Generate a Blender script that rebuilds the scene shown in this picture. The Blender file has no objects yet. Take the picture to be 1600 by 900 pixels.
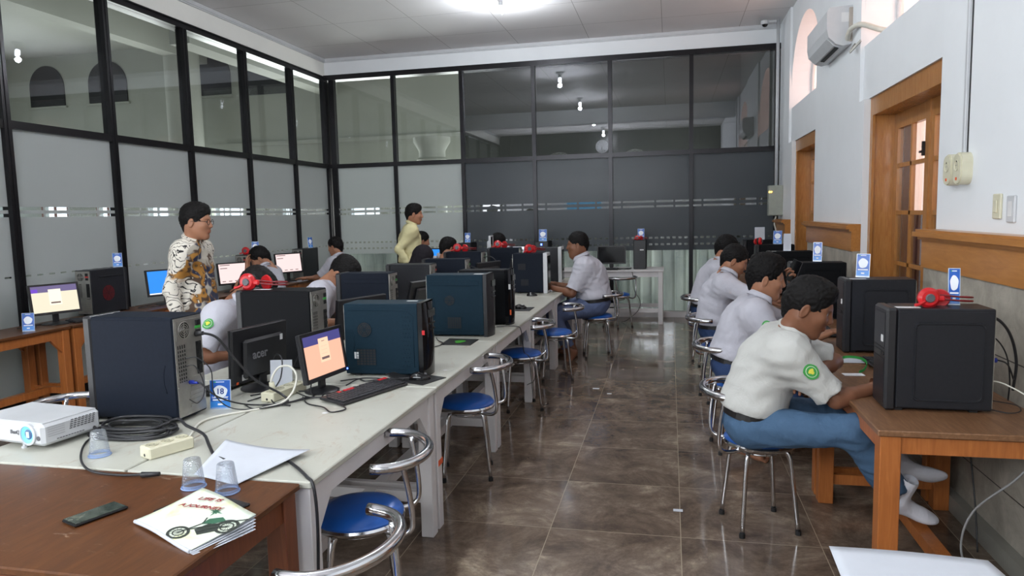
import bpy, bmesh, math, random
import numpy as np
from mathutils import Vector, Matrix, Euler
random.seed(4)
SC = bpy.context.scene
COL = SC.collection
PI = math.pi

# ------------------------------------------------------------------ camera, world, lights, exposure
cd = bpy.data.cameras.new('camera'); cam = bpy.data.objects.new('camera', cd); COL.objects.link(cam)
SC.camera = cam
cd.sensor_fit = 'HORIZONTAL'; cd.sensor_width = 36.0; cd.lens = 36.0 * 1105.5 / 1600.0
cd.clip_start = 0.05; cd.clip_end = 200
def cam_matrix(yaw, pitch, roll):
    f = Vector((-math.sin(yaw) * math.cos(pitch), math.cos(yaw) * math.cos(pitch), math.sin(pitch)))
    r0 = Vector((math.cos(yaw), math.sin(yaw), 0)); u0 = r0.cross(f)
    r = math.cos(roll) * r0 + math.sin(roll) * u0
    u = -math.sin(roll) * r0 + math.cos(roll) * u0
    return Matrix((r, u, -f)).transposed().to_4x4()
cam.matrix_world = Matrix.Translation((0, 0, 1.6)) @ cam_matrix(0.2211892, -0.1023645, -0.0237194)

W = bpy.data.worlds.new('daylight'); SC.world = W; W.use_nodes = True
bg = W.node_tree.nodes['Background']
bg.inputs[0].default_value = (0.80, 0.90, 1.0, 1); bg.inputs[1].default_value = 2.1

XL_ = -5.55
def area(name, loc, rot, sx, sy, power, color=(1, 1, 1)):
    l = bpy.data.lights.new(name, 'AREA'); l.shape = 'RECTANGLE'; l.size = sx; l.size_y = sy
    l.energy = power; l.color = color
    o = bpy.data.objects.new(name, l); COL.objects.link(o); o.location = loc; o.rotation_euler = rot
    return o
# fill light added behind the viewer, in an unseen opening of the end wall
area('rear_fill_light', (-2.4, -1.40, 2.6), (PI / 2 - .12, 0, 0), 5.0, .85, 128, (0.94, 0.97, 1.0))
# daylight entering the outer hall through its windows
area('hall_window_daylight', (-10.5, 16.9, 1.75), (-PI / 2, 0, 0), 13.0, 1.3, 640, (0.97, 1.0, 0.96))
area('hall_side_daylight', (-18.7, 6.0, 2.6), (0, -PI / 2, 0), 2.6, 16.0, 230, (0.97, 1.0, 0.98))
# fill light added before the solid right hall wall, brightens the corrugated sheet
area('hall_right_fill_light', (1.45, 14.0, 1.3), (0, PI / 2, 0), 1.8, 4.0, 220, (0.97, 1.0, 0.98))
# fill light added beside the viewer at the closed left partition, brightens the right wall
area('left_fill_light', (XL_ + .02, .05, 1.3), (0, -PI / 2, 0), 2.3, 2.2, 75, (0.95, 0.98, 1.0))
# daylight on the curtains of the right hand windows
area('terrace_daylight', (3.6, 6.2, 3.0), (0, PI / 2, 0), 3.2, 12.0, 300, (1.0, 0.97, 0.94))
LAMPS = [(-2.0, 8.63), (-2.0, 5.6), (-2.0, 2.6), (-2.0, -0.2)]
LAMP_POWER = 54
SC.view_settings.view_transform = 'Standard'
SC.view_settings.look = 'None'
SC.view_settings.gamma = 1.0
SC.view_settings.use_curve_mapping = False
SC.view_settings.exposure = 0.5

# ------------------------------------------------------------------ colour and material helpers
def lin(c):
    c = c / 255.0
    return c / 12.92 if c <= 0.04045 else ((c + 0.055) / 1.055) ** 2.4
def rgb(r, g, b): return (lin(r), lin(g), lin(b), 1.0)
def hexc(r, g, b, k=1.0): return (lin(r) * k, lin(g) * k, lin(b) * k, 1.0)
class NT:
    def __init__(s, name):
        s.m = bpy.data.materials.new(name); s.m.use_nodes = True; s.t = s.m.node_tree
        s.b = s.t.nodes['Principled BSDF']; s.out = s.t.nodes['Material Output']
        s._co = None
    def n(s, typ, **kw):
        nd = s.t.nodes.new(typ)
        for k, v in kw.items(): setattr(nd, k, v)
        return nd
    def l(s, a, b): s.t.links.new(a, b)
    def co(s, scale=(1, 1, 1), loc=(0, 0, 0), rot=(0, 0, 0)):
        if s._co is None: s._co = s.n('ShaderNodeTexCoord')
        mp = s.n('ShaderNodeMapping'); mp.inputs['Scale'].default_value = scale
        mp.inputs['Location'].default_value = loc; mp.inputs['Rotation'].default_value = rot
        s.l(s._co.outputs['Object'], mp.inputs[0]); return mp.outputs[0]
    def noise(s, vec, scale, detail=4, rough=.55, dist=0.0):
        nd = s.n('ShaderNodeTexNoise'); nd.inputs['Scale'].default_value = scale
        nd.inputs['Detail'].default_value = detail; nd.inputs['Roughness'].default_value = rough
        nd.inputs['Distortion'].default_value = dist
        s.l(vec, nd.inputs['Vector']); return nd.outputs['Fac']
    def ramp(s, fac, stops):
        nd = s.n('ShaderNodeValToRGB'); e = nd.color_ramp.elements
        while len(e) < len(stops): e.new(0.5)
        for el, (p, c) in zip(e, stops): el.position = p; el.color = c
        s.l(fac, nd.inputs[0]); return nd.outputs[0]
    def mix(s, fac, a, b, mode='MIX'):
        nd = s.n('ShaderNodeMix', data_type='RGBA', blend_type=mode)
        for v, i in ((fac, 0), (a, 6), (b, 7)):
            if isinstance(v, (int, float)): nd.inputs[i].default_value = v
            elif isinstance(v, tuple): nd.inputs[i].default_value = v
            else: s.l(v, nd.inputs[i])
        return nd.outputs[2]
    def math(s, op, a, b=None):
        nd = s.n('ShaderNodeMath', operation=op)
        for v, i in ((a, 0), (b, 1)):
            if v is None: continue
            if isinstance(v, (int, float)): nd.inputs[i].default_value = v
            else: s.l(v, nd.inputs[i])
        return nd.outputs[0]
    def col(s, v):
        if isinstance(v, tuple): s.b.inputs['Base Color'].default_value = v
        else: s.l(v, s.b.inputs['Base Color'])
    def set(s, rough=.5, metal=0, spec=.5, **kw):
        s.b.inputs['Roughness'].default_value = rough; s.b.inputs['Metallic'].default_value = metal
        s.b.inputs['Specular IOR Level'].default_value = spec
        for k, v in kw.items(): s.b.inputs[k].default_value = v
    def bump(s, h, strength=.2, dist=.01):
        nd = s.n('ShaderNodeBump'); nd.inputs['Strength'].default_value = strength
        nd.inputs['Distance'].default_value = dist; s.l(h, nd.inputs['Height']); s.l(nd.outputs[0], s.b.inputs['Normal'])
_MC = {}
def plain(name, c, rough=.5, metal=0, spec=.5, var=0.06, scale=14, bump=0.0, **kw):
    """a simple procedural material: base colour with a slight noise variation"""
    if name in _MC: return _MC[name]
    M = NT(name); v = M.co()
    f = M.noise(v, scale, 3)
    a = tuple(max(0, x * (1 - var)) for x in c[:3]) + (1,); b = tuple(min(1, x * (1 + var)) for x in c[:3]) + (1,)
    M.col(M.ramp(f, [(.3, a), (.7, b)])); M.set(rough, metal, spec, **kw)
    if bump: M.bump(M.noise(v, scale * 6, 3), bump, .004)
    _MC[name] = M.m; return M.m
def emit(name, c, strength):
    M = NT(name); M.col((0, 0, 0, 1)); M.set(.4)
    M.b.inputs['Emission Color'].default_value = c; M.b.inputs['Emission Strength'].default_value = strength
    return M.m

# ------------------------------------------------------------------ mesh builder
class MB:
    def __init__(s): s.v = []; s.f = []; s.mi = []; s.sm = []; s.cur = 0; s.X = None
    def mat(s, i): s.cur = i; return s
    def add(s, vs, fs, smooth=False):
        o = len(s.v)
        if s.X is not None: vs = [tuple(s.X @ Vector(p)) for p in vs]
        s.v += [tuple(p) for p in vs]
        for f in fs: s.f.append(tuple(i + o for i in f)); s.mi.append(s.cur); s.sm.append(smooth)
        return s
    def box(s, x0, x1, y0, y1, z0, z1, bev=0.0):
        if x1 < x0: x0, x1 = x1, x0
        if y1 < y0: y0, y1 = y1, y0
        if z1 < z0: z0, z1 = z1, z0
        if bev <= 0:
            vs = [(x0, y0, z0), (x1, y0, z0), (x1, y1, z0), (x0, y1, z0), (x0, y0, z1), (x1, y0, z1), (x1, y1, z1), (x0, y1, z1)]
            return s.add(vs, [(0, 3, 2, 1), (4, 5, 6, 7), (0, 1, 5, 4), (1, 2, 6, 5), (2, 3, 7, 6), (3, 0, 4, 7)])
        b = min(bev, (x1 - x0) * .49, (y1 - y0) * .49, (z1 - z0) * .49)
        vs = []; idx = {}
        for xi, x in enumerate((x0, x1)):
            for yi, y in enumerate((y0, y1)):
                for zi, z in enumerate((z0, z1)):
                    sx, sy, sz = (1 if xi == 0 else -1), (1 if yi == 0 else -1), (1 if zi == 0 else -1)
                    for a, p in enumerate(((x, y + sy * b, z + sz * b), (x + sx * b, y, z + sz * b), (x + sx * b, y + sy * b, z))):
                        idx[(xi, yi, zi, a)] = len(vs); vs.append(p)
        fs = []
        I = lambda x, y, z, a: idx[(x, y, z, a)]
        for k in (0, 1):
            fs.append((I(k, 0, 0, 0), I(k, 1, 0, 0), I(k, 1, 1, 0), I(k, 0, 1, 0)) if k else (I(k, 0, 0, 0), I(k, 0, 1, 0), I(k, 1, 1, 0), I(k, 1, 0, 0)))
            fs.append((I(0, k, 0, 1), I(0, k, 1, 1), I(1, k, 1, 1), I(1, k, 0, 1)) if k else (I(0, k, 0, 1), I(1, k, 0, 1), I(1, k, 1, 1), I(0, k, 1, 1)))
            fs.append((I(0, 0, k, 2), I(1, 0, k, 2), I(1, 1, k, 2), I(0, 1, k, 2)) if k else (I(0, 0, k, 2), I(0, 1, k, 2), I(1, 1, k, 2), I(1, 0, k, 2)))
        for p in (0, 1):
            for q in (0, 1):
                fs.append((I(p, q, 0, 0), I(p, q, 1, 0), I(p, q, 1, 1), I(p, q, 0, 1)))
                fs.append((I(p, 0, q, 0), I(p, 1, q, 0), I(p, 1, q, 2), I(p, 0, q, 2)))
                fs.append((I(0, p, q, 1), I(1, p, q, 1), I(1, p, q, 2), I(0, p, q, 2)))
        for x in (0, 1):
            for y in (0, 1):
                for z in (0, 1): fs.append((I(x, y, z, 0), I(x, y, z, 1), I(x, y, z, 2)))
        return s.add(vs, fs)
    def cyl(s, c, ax, r, h, n=20, r2=None, smooth=True, cap=True):
        """cylinder/cone from c along unit axis ax"""
        return s.lathe(c, ax, [(0, 0), (r, 0), (r if r2 is None else r2, h), (0, h)] if cap else [(r, 0), (r if r2 is None else r2, h)], n, smooth)
    def lathe(s, c, ax, prof, n=20, smooth=True, a0=0, a1=2 * PI):
        ax = Vector(ax).normalized(); u = ax.orthogonal().normalized(); w = ax.cross(u); c = Vector(c)
        full = abs(a1 - a0 - 2 * PI) < 1e-6; m = n if full else n + 1
        # split profile at sharp corners so that shading stays crisp
        segs = [[prof[0]]]
        for i in range(1, len(prof)):
            segs[-1].append(prof[i])
            if i < len(prof) - 1:
                d1 = Vector((prof[i][0] - prof[i - 1][0], prof[i][1] - prof[i - 1][1])); d2 = Vector((prof[i + 1][0] - prof[i][0], prof[i + 1][1] - prof[i][1]))
                if d1.length > 1e-9 and d2.length > 1e-9 and d1.angle(d2) > math.radians(40): segs.append([prof[i]])
        for sg in segs:
            vs = []; fs = []
            for (r, z) in sg:
                for k in range(m):
                    a = a0 + (a1 - a0) * k / n
                    vs.append(c + ax * z + (u * math.cos(a) + w * math.sin(a)) * max(r, 1e-5))
            for i in range(len(sg) - 1):
                for k in range(n):
                    k2 = (k + 1) % m if full else k + 1
                    fs.append((i * m + k, i * m + k2, (i + 1) * m + k2, (i + 1) * m + k))
            s.add(vs, fs, smooth)
        return s
    def tube(s, pts, r, n=8, closed=False, taper=None, cap=True):
        P = [Vector(p) for p in pts]; N = len(P); vs = []; fs = []
        t0 = (P[1] - P[0]).normalized(); u = t0.orthogonal().normalized(); prev = t0
        for i in range(N):
            if closed: t = (P[(i + 1) % N] - P[i - 1]).normalized()
            else: t = (P[min(i + 1, N - 1)] - P[max(i - 1, 0)]).normalized()
            q = prev.rotation_difference(t); u = (q @ u); u = (u - t * u.dot(t)).normalized(); prev = t
            w = t.cross(u); rr = r if taper is None else r * taper(i / (N - 1))
            for k in range(n):
                a = 2 * PI * k / n; vs.append(P[i] + (u * math.cos(a) + w * math.sin(a)) * rr)
        M = N if closed else N - 1
        for i in range(M):
            j = (i + 1) % N
            for k in range(n): fs.append((i * n + k, i * n + (k + 1) % n, j * n + (k + 1) % n, j * n + k))
        s.add(vs, fs, True)
        if not closed and cap:
            s.add([vs[k] for k in range(n)], [tuple(range(n))[::-1]]) if False else None
            o = len(s.v) - len(vs)
            s.f.append(tuple(o + k for k in range(n))[::-1]); s.mi.append(s.cur); s.sm.append(False)
            s.f.append(tuple(o + (N - 1) * n + k for k in range(n))); s.mi.append(s.cur); s.sm.append(False)
        return s
    def prism(s, pts2, to3, d):
        """extrude polygon pts2 (list of 2D) ; to3(u,v,w) maps to 3D ; depth d"""
        n = len(pts2)
        vs = [to3(u, v, 0) for u, v in pts2] + [to3(u, v, d) for u, v in pts2]
        fs = [tuple(range(n))[::-1], tuple(range(n, 2 * n))] + [(i, (i + 1) % n, n + (i + 1) % n, n + i) for i in range(n)]
        return s.add(vs, fs)
    def beam(s, a, b, w, h, up=(0, 0, 1)):
        a = Vector(a); b = Vector(b); t = (b - a).normalized(); up = Vector(up)
        sd = t.cross(up).normalized(); u2 = sd.cross(t)
        vs = []
        for p in (a, b):
            for i, j in ((-1, -1), (1, -1), (1, 1), (-1, 1)): vs.append(p + sd * (i * w / 2) + u2 * (j * h / 2))
        return s.add(vs, [(0, 1, 2, 3), (7, 6, 5, 4), (0, 4, 5, 1), (1, 5, 6, 2), (2, 6, 7, 3), (3, 7, 4, 0)])
    def grid(s, fn, nu, nv, smooth=True):
        vs = [fn(i / nu, j / nv) for i in range(nu + 1) for j in range(nv + 1)]
        fs = [(i * (nv + 1) + j, (i + 1) * (nv + 1) + j, (i + 1) * (nv + 1) + j + 1, i * (nv + 1) + j + 1) for i in range(nu) for j in range(nv)]
        return s.add(vs, fs, smooth)
    def mesh(s, name, mats):
        me = bpy.data.meshes.new(name); me.from_pydata(s.v, [], s.f)
        for m in (mats if isinstance(mats, (list, tuple)) else [mats]): me.materials.append(m)
        me.polygons.foreach_set('material_index', s.mi); me.polygons.foreach_set('use_smooth', s.sm)
        me.update()
        bm = bmesh.new(); bm.from_mesh(me); bmesh.ops.recalc_face_normals(bm, faces=bm.faces); bm.to_mesh(me); bm.free()
        return me
    def obj(s, name, mats, parent=None, loc=None, rot=None):
        o = bpy.data.objects.new(name, s.mesh(name, mats)); COL.objects.link(o)
        if parent: o.parent = parent
        if loc: o.location = loc
        if rot: o.rotation_euler = rot
        return o
def thing(name, label, cat, loc=(0, 0, 0), rz=0, group=None):
    o = bpy.data.objects.new(name, None); COL.objects.link(o); o.empty_display_size = .1
    o.location = loc; o.rotation_euler = (0, 0, rz); o['label'] = label; o['category'] = cat
    if group: o['group'] = group
    return o
def tag(o, label, cat, group=None):
    o['label'] = label; o['category'] = cat
    if group: o['group'] = group
    return o
def struct(o, label=None):
    o['kind'] = 'structure'
    if label: o['label'] = label
    return o
def kids(o): return [c for c in bpy.data.objects if c.parent == o]
def dup(root, loc, rz, label, group=None):
    def rec(o, par):
        c = o.copy(); COL.objects.link(c)
        if par: c.parent = par
        for ch in kids(o): rec(ch, c)
        return c
    src = rec(root, None); src.location = loc; src.rotation_euler = (0, 0, rz); src['label'] = label
    if group: src['group'] = group
    return src
def text_mesh(txt, size, mtl, parent, name='lettering', loc=(0, 0, 0), rot=(0, 0, 0), depth=.0006, align='CENTER', xs=1.0, bold=0.0):
    cu = bpy.data.curves.new('txt', 'FONT'); cu.body = txt; cu.size = size; cu.extrude = depth; cu.align_x = align; cu.align_y = 'CENTER'
    cu.offset = bold
    t = bpy.data.objects.new('txt', cu); COL.objects.link(t)
    bpy.context.view_layer.update()
    me = bpy.data.meshes.new_from_object(t.evaluated_get(bpy.context.evaluated_depsgraph_get()))
    bpy.data.objects.remove(t); bpy.data.curves.remove(cu)
    me.materials.clear(); me.materials.append(mtl)
    o = bpy.data.objects.new(name, me); COL.objects.link(o); o.parent = parent; o.location = loc; o.rotation_euler = rot; o.scale = (xs, 1, 1)
    return o
def smooth_path(pts, n=8):
    """Catmull-Rom through pts"""
    P = [Vector(p) for p in pts]; P = [P[0] * 2 - P[1]] + P + [P[-1] * 2 - P[-2]]; out = []
    for i in range(1, len(P) - 2):
        for k in range(n):
            t = k / n; a, b, c, d = P[i - 1], P[i], P[i + 1], P[i + 2]
            out.append(.5 * ((2 * b) + (c - a) * t + (2 * a - 5 * b + 4 * c - d) * t * t + (3 * b - a - 3 * c + d) * t ** 3))
    out.append(P[-2]); return out

# ------------------------------------------------------------------ materials
M_ = {}
def mk():
    # painted plaster
    for nm, c in (('white_paint', (230, 233, 236)), ('cream_paint', (234, 234, 229))):
        M = NT(nm); v = M.co(); f = M.noise(v, 1.3, 6, .6)
        k = hexc(*c); M.col(M.ramp(f, [(.3, tuple(x * .94 for x in k[:3]) + (1,)), (.7, k)])); M.set(.62, 0, .35)
        M.bump(M.noise(v, 55, 3), .08, .003); M_[nm] = M.m
    # ceiling boards
    M = NT('ceiling_board'); v = M.co(loc=(.41 + 1.05 * 10, .0 + 8.97 + 1.05 * 10 - 8.97 - .52, 0))
    br = M.n('ShaderNodeTexBrick'); br.offset = 0; br.inputs['Scale'].default_value = 1
    br.inputs['Brick Width'].default_value = 1.08; br.inputs['Row Height'].default_value = 1.06
    br.inputs['Mortar Size'].default_value = .004; br.inputs['Mortar Smooth'].default_value = .3
    br.inputs['Color1'].default_value = hexc(232, 230, 230); br.inputs['Color2'].default_value = hexc(226, 224, 225)
    br.inputs['Mortar'].default_value = hexc(150, 146, 144)
    M.l(v, br.inputs['Vector']); f = M.noise(M.co(), 1.1, 5)
    M.col(M.mix(M.math('MULTIPLY', f, .25), br.outputs['Color'], hexc(140, 138, 140))); M.set(.7, 0, .3)
    M.bump(M.noise(M.co(), 40, 3), .06, .003); M_['ceiling'] = M.m
    # polished brown marble tiles with thin grout
    M = NT('marble_floor'); v = M.co(loc=(.60 + .65 * 40, .46 + .65 * 40 - .65 * 6, 0))
    br = M.n('ShaderNodeTexBrick'); br.offset = 0; br.inputs['Scale'].default_value = 1
    br.inputs['Brick Width'].default_value = .65; br.inputs['Row Height'].default_value = .65
    br.inputs['Mortar Size'].default_value = .0022; br.inputs['Mortar Smooth'].default_value = .1
    br.inputs['Color1'].default_value = (0, 0, 0, 1); br.inputs['Color2'].default_value = (1, 1, 1, 1)
    M.l(v, br.inputs['Vector'])
    # every tile shifts the veining
    sh = M.n('ShaderNodeVectorMath', operation='MULTIPLY_ADD')
    M.l(br.outputs['Color'], sh.inputs[0]); sh.inputs[1].default_value = (3.7, 2.9, 5.1); M.l(M.co(), sh.inputs[2])
    n1 = M.n('ShaderNodeTexNoise'); M.l(sh.outputs[0], n1.inputs['Vector']); n1.inputs['Scale'].default_value = 2.8
    n1.inputs['Detail'].default_value = 13; n1.inputs['Roughness'].default_value = .74; n1.inputs['Distortion'].default_value = .45
    base = M.ramp(n1.outputs['Fac'], [(.28, hexc(66, 55, 48)), (.43, hexc(96, 82, 71)), (.54, hexc(122, 106, 92)), (.63, hexc(154, 138, 120)), (.73, hexc(204, 191, 170))])
    n2 = M.n('ShaderNodeTexNoise'); M.l(sh.outputs[0], n2.inputs['Vector']); n2.inputs['Scale'].default_value = 9
    n2.inputs['Detail'].default_value = 8; n2.inputs['Distortion'].default_value = .8; n2.inputs['Roughness'].default_value = .7
    vein = M.ramp(n2.outputs['Fac'], [(.44, (0, 0, 0, 1)), (.5, (1, 1, 1, 1)), (.56, (0, 0, 0, 1))])
    c = M.mix(M.math('MULTIPLY', vein, .2), base, hexc(60, 50, 46))
    n3 = M.noise(M.co(), .9, 3, .5)
    c = M.mix(M.ramp(n3, [(.45, (0, 0, 0, 1)), (.75, (.35, .35, .35, 1))]), c, hexc(80, 69, 60))
    c = M.mix(br.outputs['Fac'], c, hexc(160, 146, 126))
    M.col(c); M.set(.13, 0, .42)
    rr = M.ramp(M.noise(M.co(), 3.2, 5, .6), [(.3, (.06, .06, .06, 1)), (.75, (.2, .2, .2, 1))]); M.l(rr, M.b.inputs['Roughness'])
    M.bump(M.noise(M.co(), 2.0, 2), .03, .02); M_['marble'] = M.m
    # grey stone wainscot
    M = NT('stone_wainscot'); v = M.co(); f = M.noise(v, 4.5, 9, .68, .8)
    br = M.n('ShaderNodeTexBrick'); br.offset = .5; br.inputs['Scale'].default_value = 1
    br.inputs['Brick Width'].default_value = .6; br.inputs['Row Height'].default_value = .6; br.inputs['Mortar Size'].default_value = .003
    M.l(M.co(rot=(PI / 2, 0, PI / 2)), br.inputs['Vector'])
    c = M.ramp(f, [(.25, hexc(134, 128, 118)), (.5, hexc(166, 160, 148)), (.72, hexc(196, 189, 176))])
    sp = M.noise(M.co(scale=(1, 1, .35)), 30, 3)
    c = M.mix(M.math('MULTIPLY', sp, .35), c, hexc(120, 112, 100))
    M.col(M.mix(br.outputs['Fac'], c, hexc(50, 46, 42))); M.set(.5, 0, .4); M_['stone'] = M.m
    # woods
    def wood(nm, cs, scale=(1, 1, 1), rough=.35, wear=None, gs=9):
        M = NT(nm); v = M.co(scale=scale); g = M.noise(v, gs, 7, .6, 1.2)
        c = M.ramp(g, [(.25, cs[0]), (.5, cs[1]), (.75, cs[2])])
        if wear:
            w = M.noise(M.co(scale=wear[2]), 6, 10, .75, .6)
            c = M.mix(M.ramp(w, [(wear[1], (0, 0, 0, 1)), (wear[1] + .1, (.8, .8, .8, 1))]), c, wear[0])
        M.col(c); M.set(rough, 0, .45); M.bump(g, .06, .003); M_[nm] = M.m
    wood('trim_wood', [hexc(158, 104, 52), hexc(172, 116, 60), hexc(184, 128, 70)], (4, .5, 4), .28)
    wood('door_wood', [hexc(150, 98, 48), hexc(168, 113, 58), hexc(182, 128, 72)], (6, 6, .6), .25)
    wood('desk_top_wood', [hexc(70, 40, 20), hexc(88, 52, 26), hexc(102, 63, 34)], (5, .7, 5), .33, (hexc(170, 150, 130), .61, (1, 3, 1)))
    wood('worn_top_wood', [hexc(96, 66, 44), hexc(116, 82, 56), hexc(138, 102, 74)], (5, .7, 5), .42, (hexc(158, 134, 110), .62, (2, 3, 1)))
    wood('desk_leg_wood', [hexc(146, 84, 40), hexc(164, 97, 48), hexc(178, 110, 58)], (6, 6, .5), .35)
    wood('dark_leg_wood', [hexc(96, 52, 30), hexc(112, 62, 36), hexc(126, 74, 44)], (6, 6, .5), .4)
    # worn white paint on tables
    M = NT('white_table_paint'); v = M.co(); f = M.noise(v, 2.2, 5)
    c = M.ramp(f, [(.3, hexc(178, 178, 167)), (.7, hexc(190, 190, 180))])
    st = M.noise(M.co(scale=(1, .35, 1), rot=(0, 0, .35)), 7, 10, .78, 1.5)
    c = M.mix(M.ramp(st, [(.56, (0, 0, 0, 1)), (.64, (.45, .45, .45, 1)), (.78, (.75, .75, .75, 1))]), c, hexc(160, 136, 112))
    sc = M.noise(M.co(scale=(.6, 3, 1), rot=(0, 0, .8)), 5, 10, .85, 2.5)
    c = M.mix(M.ramp(sc, [(.60, (0, 0, 0, 1)), (.67, (.55, .55, .55, 1))]), c, hexc(120, 114, 104))
    M.col(c); M.set(.42, 0, .4); M_['white_table'] = M.m
    M = NT('white_leg_paint'); v = M.co(); f = M.noise(v, 3, 5)
    c = M.ramp(f, [(.3, hexc(206, 202, 202)), (.7, hexc(220, 217, 217))])
    st = M.noise(M.co(scale=(1, 1, .6)), 16, 9, .75)
    c = M.mix(M.ramp(st, [(.68, (0, 0, 0, 1)), (.74, (.8, .8, .8, 1))]), c, hexc(120, 110, 104))
    M.col(c); M.set(.45, 0, .4); M_['white_leg'] = M.m
    # aluminium frame, dark
    M_['frame'] = plain('dark_aluminium', hexc(34, 33, 36), .28, .55, .5, .1)
    # glass panes
    M = NT('clear_pane'); t = M.t
    tr = M.n('ShaderNodeBsdfTransparent'); tr.inputs[0].default_value = (.84, .86, .86, 1)
    gl = M.n('ShaderNodeBsdfGlossy'); gl.inputs['Roughness'].default_value = .0; gl.inputs[0].default_value = (.95, .95, 1, 1)
    fr = M.n('ShaderNodeLayerWeight'); fr.inputs[0].default_value = .5
    mx = M.n('ShaderNodeMixShader'); M.l(M.math('ADD', M.math('MULTIPLY', M.math('POWER', fr.outputs['Facing'], 4.0), .8), .045), mx.inputs[0]); M.l(tr.outputs[0], mx.inputs[1]); M.l(gl.outputs[0], mx.inputs[2])
    M.l(mx.outputs[0], M.out.inputs['Surface']); M_['glass'] = M.m
    M = NT('smoked_pane')
    tr = M.n('ShaderNodeBsdfTransparent'); tr.inputs[0].default_value = (.36, .37, .38, 1)
    gl = M.n('ShaderNodeBsdfGlossy'); gl.inputs['Roughness'].default_value = .0; gl.inputs[0].default_value = (.95, .95, 1, 1)
    fr = M.n('ShaderNodeLayerWeight'); fr.inputs[0].default_value = .5
    mx = M.n('ShaderNodeMixShader'); M.l(M.math('ADD', M.math('MULTIPLY', M.math('POWER', fr.outputs['Facing'], 4.0), .8), .12), mx.inputs[0]); M.l(tr.outputs[0], mx.inputs[1]); M.l(gl.outputs[0], mx.inputs[2])
    M.l(mx.outputs[0], M.out.inputs['Surface']); M_['smoked'] = M.m
    # frosted film : diffuse + translucent
    for nm, c, c2 in (('frosted_film', hexc(192, 196, 196), hexc(222, 226, 224)), ('frosted_film_dark', hexc(98, 103, 107), hexc(112, 118, 122))):
        M = NT(nm)
        f = M.noise(M.co(), .8, 4)
        d = M.n('ShaderNodeBsdfDiffuse'); M.l(M.ramp(f, [(.3, tuple(x * .92 for x in c[:3]) + (1,)), (.7, c)]), d.inputs[0])
        tl = M.n('ShaderNodeBsdfTranslucent'); tl.inputs[0].default_value = c2
        gl = M.n('ShaderNodeBsdfGlossy'); gl.inputs['Roughness'].default_value = .22
        m1 = M.n('ShaderNodeMixShader'); m1.inputs[0].default_value = .42; M.l(d.outputs[0], m1.inputs[1]); M.l(tl.outputs[0], m1.inputs[2])
        lw = M.n('ShaderNodeFresnel'); lw.inputs[0].default_value = 1.45
        m2 = M.n('ShaderNodeMixShader'); M.l(M.math('MULTIPLY', lw.outputs[0], .35), m2.inputs[0]); M.l(m1.outputs[0], m2.inputs[1]); M.l(gl.outputs[0], m2.inputs[2])
        M.l(m2.outputs[0], M.out.inputs['Surface']); M_[nm] = M.m
    M_['chrome'] = plain('brushed_chrome', hexc(205, 205, 208), .16, 1.0, .5, .05)
    M_['steel'] = plain('galvanised_steel', hexc(168, 166, 160), .38, .75, .5, .1, 20)
    M_['blue_vinyl'] = plain('blue_vinyl', hexc(24, 80, 158), .28, 0, .5, .1, 6)
    M_['rubber'] = plain('black_rubber', hexc(24, 24, 25), .6)
    M_['cable'] = plain('black_cable', hexc(34, 34, 37), .45)
    M_['grey_cable'] = plain('grey_cable', hexc(150, 150, 150), .45)
    M_['white_cable'] = plain('white_cable', hexc(205, 203, 192), .45)
    M_['blue_plug'] = plain('blue_plug', hexc(30, 48, 150), .4)
    M_['black_plastic'] = plain('black_plastic', hexc(32, 32, 35), .38, 0, .5, .12, 40, .05)
    M_['gloss_black'] = plain('gloss_black_plastic', hexc(18, 18, 20), .12)
    M_['case_black'] = plain('black_case_steel', hexc(15, 16, 19), .55, .0, .10, .08, 60, .05)
    M_['case_navy'] = plain('navy_case_steel', hexc(24, 29, 39), .55, .0, .08, .08, 60, .05)
    M_['case_teal'] = plain('teal_black_case_steel', hexc(19, 39, 51), .55, .0, .10, .08, 60, .05)
    M_['case_charcoal'] = plain('charcoal_case_steel', hexc(36, 37, 41), .38, .0, .22, .08, 60, .05)
    M_['vent'] = plain('dark_vent', hexc(12, 13, 16), .6)
    M_['red_plastic'] = plain('red_plastic', hexc(190, 28, 34), .3)
    M_['grey_plastic'] = plain('grey_plastic', hexc(88, 88, 92), .4)
    M_['white_plastic'] = plain('white_plastic', hexc(196, 198, 201), .35, 0, .5, .03)
    M_['beige_plastic'] = plain('beige_plastic', hexc(206, 202, 178), .4, 0, .5, .04)
    M_['paper'] = plain('white_paper', hexc(196, 200, 208), .7, 0, .3, .02)
    M_['label'] = plain('pale_label', hexc(215, 215, 215), .6)
    M_['green_label'] = plain('green_label', hexc(60, 170, 70), .5)
    M_['sign_blue'] = plain('sign_blue', hexc(32, 92, 184), .3, 0, .5, .15, 30)
    M_['sign_white'] = plain('sign_white', hexc(235, 240, 246), .4, 0, .5, .02)
    M_['skin'] = None
    def skin(nm, c):
        M = NT(nm); a = M.n('ShaderNodeAttribute'); a.attribute_name = 'Col'
        f = M.noise(M.co(), 22, 4)
        cc = M.ramp(f, [(.3, tuple(x * .9 for x in hexc(*c)[:3]) + (1,)), (.7, hexc(*c))])
        M.col(M.mix(1.0, cc, a.outputs['Color'], 'MULTIPLY')); M.set(.48, 0, .4)
        M.b.inputs['Subsurface Weight'].default_value = .08; M.b.inputs['Subsurface Radius'].default_value = (.02, .008, .004); M_[nm] = M.m
    skin('tan_skin', (162, 114, 88)); skin('brown_skin', (124, 82, 60))
    M_['hair'] = plain('black_hair', hexc(15, 13, 13), .62, 0, .18, .3, 60, .5)
    M_['eye_white'] = plain('eye_white', hexc(215, 212, 206), .2)
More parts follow.
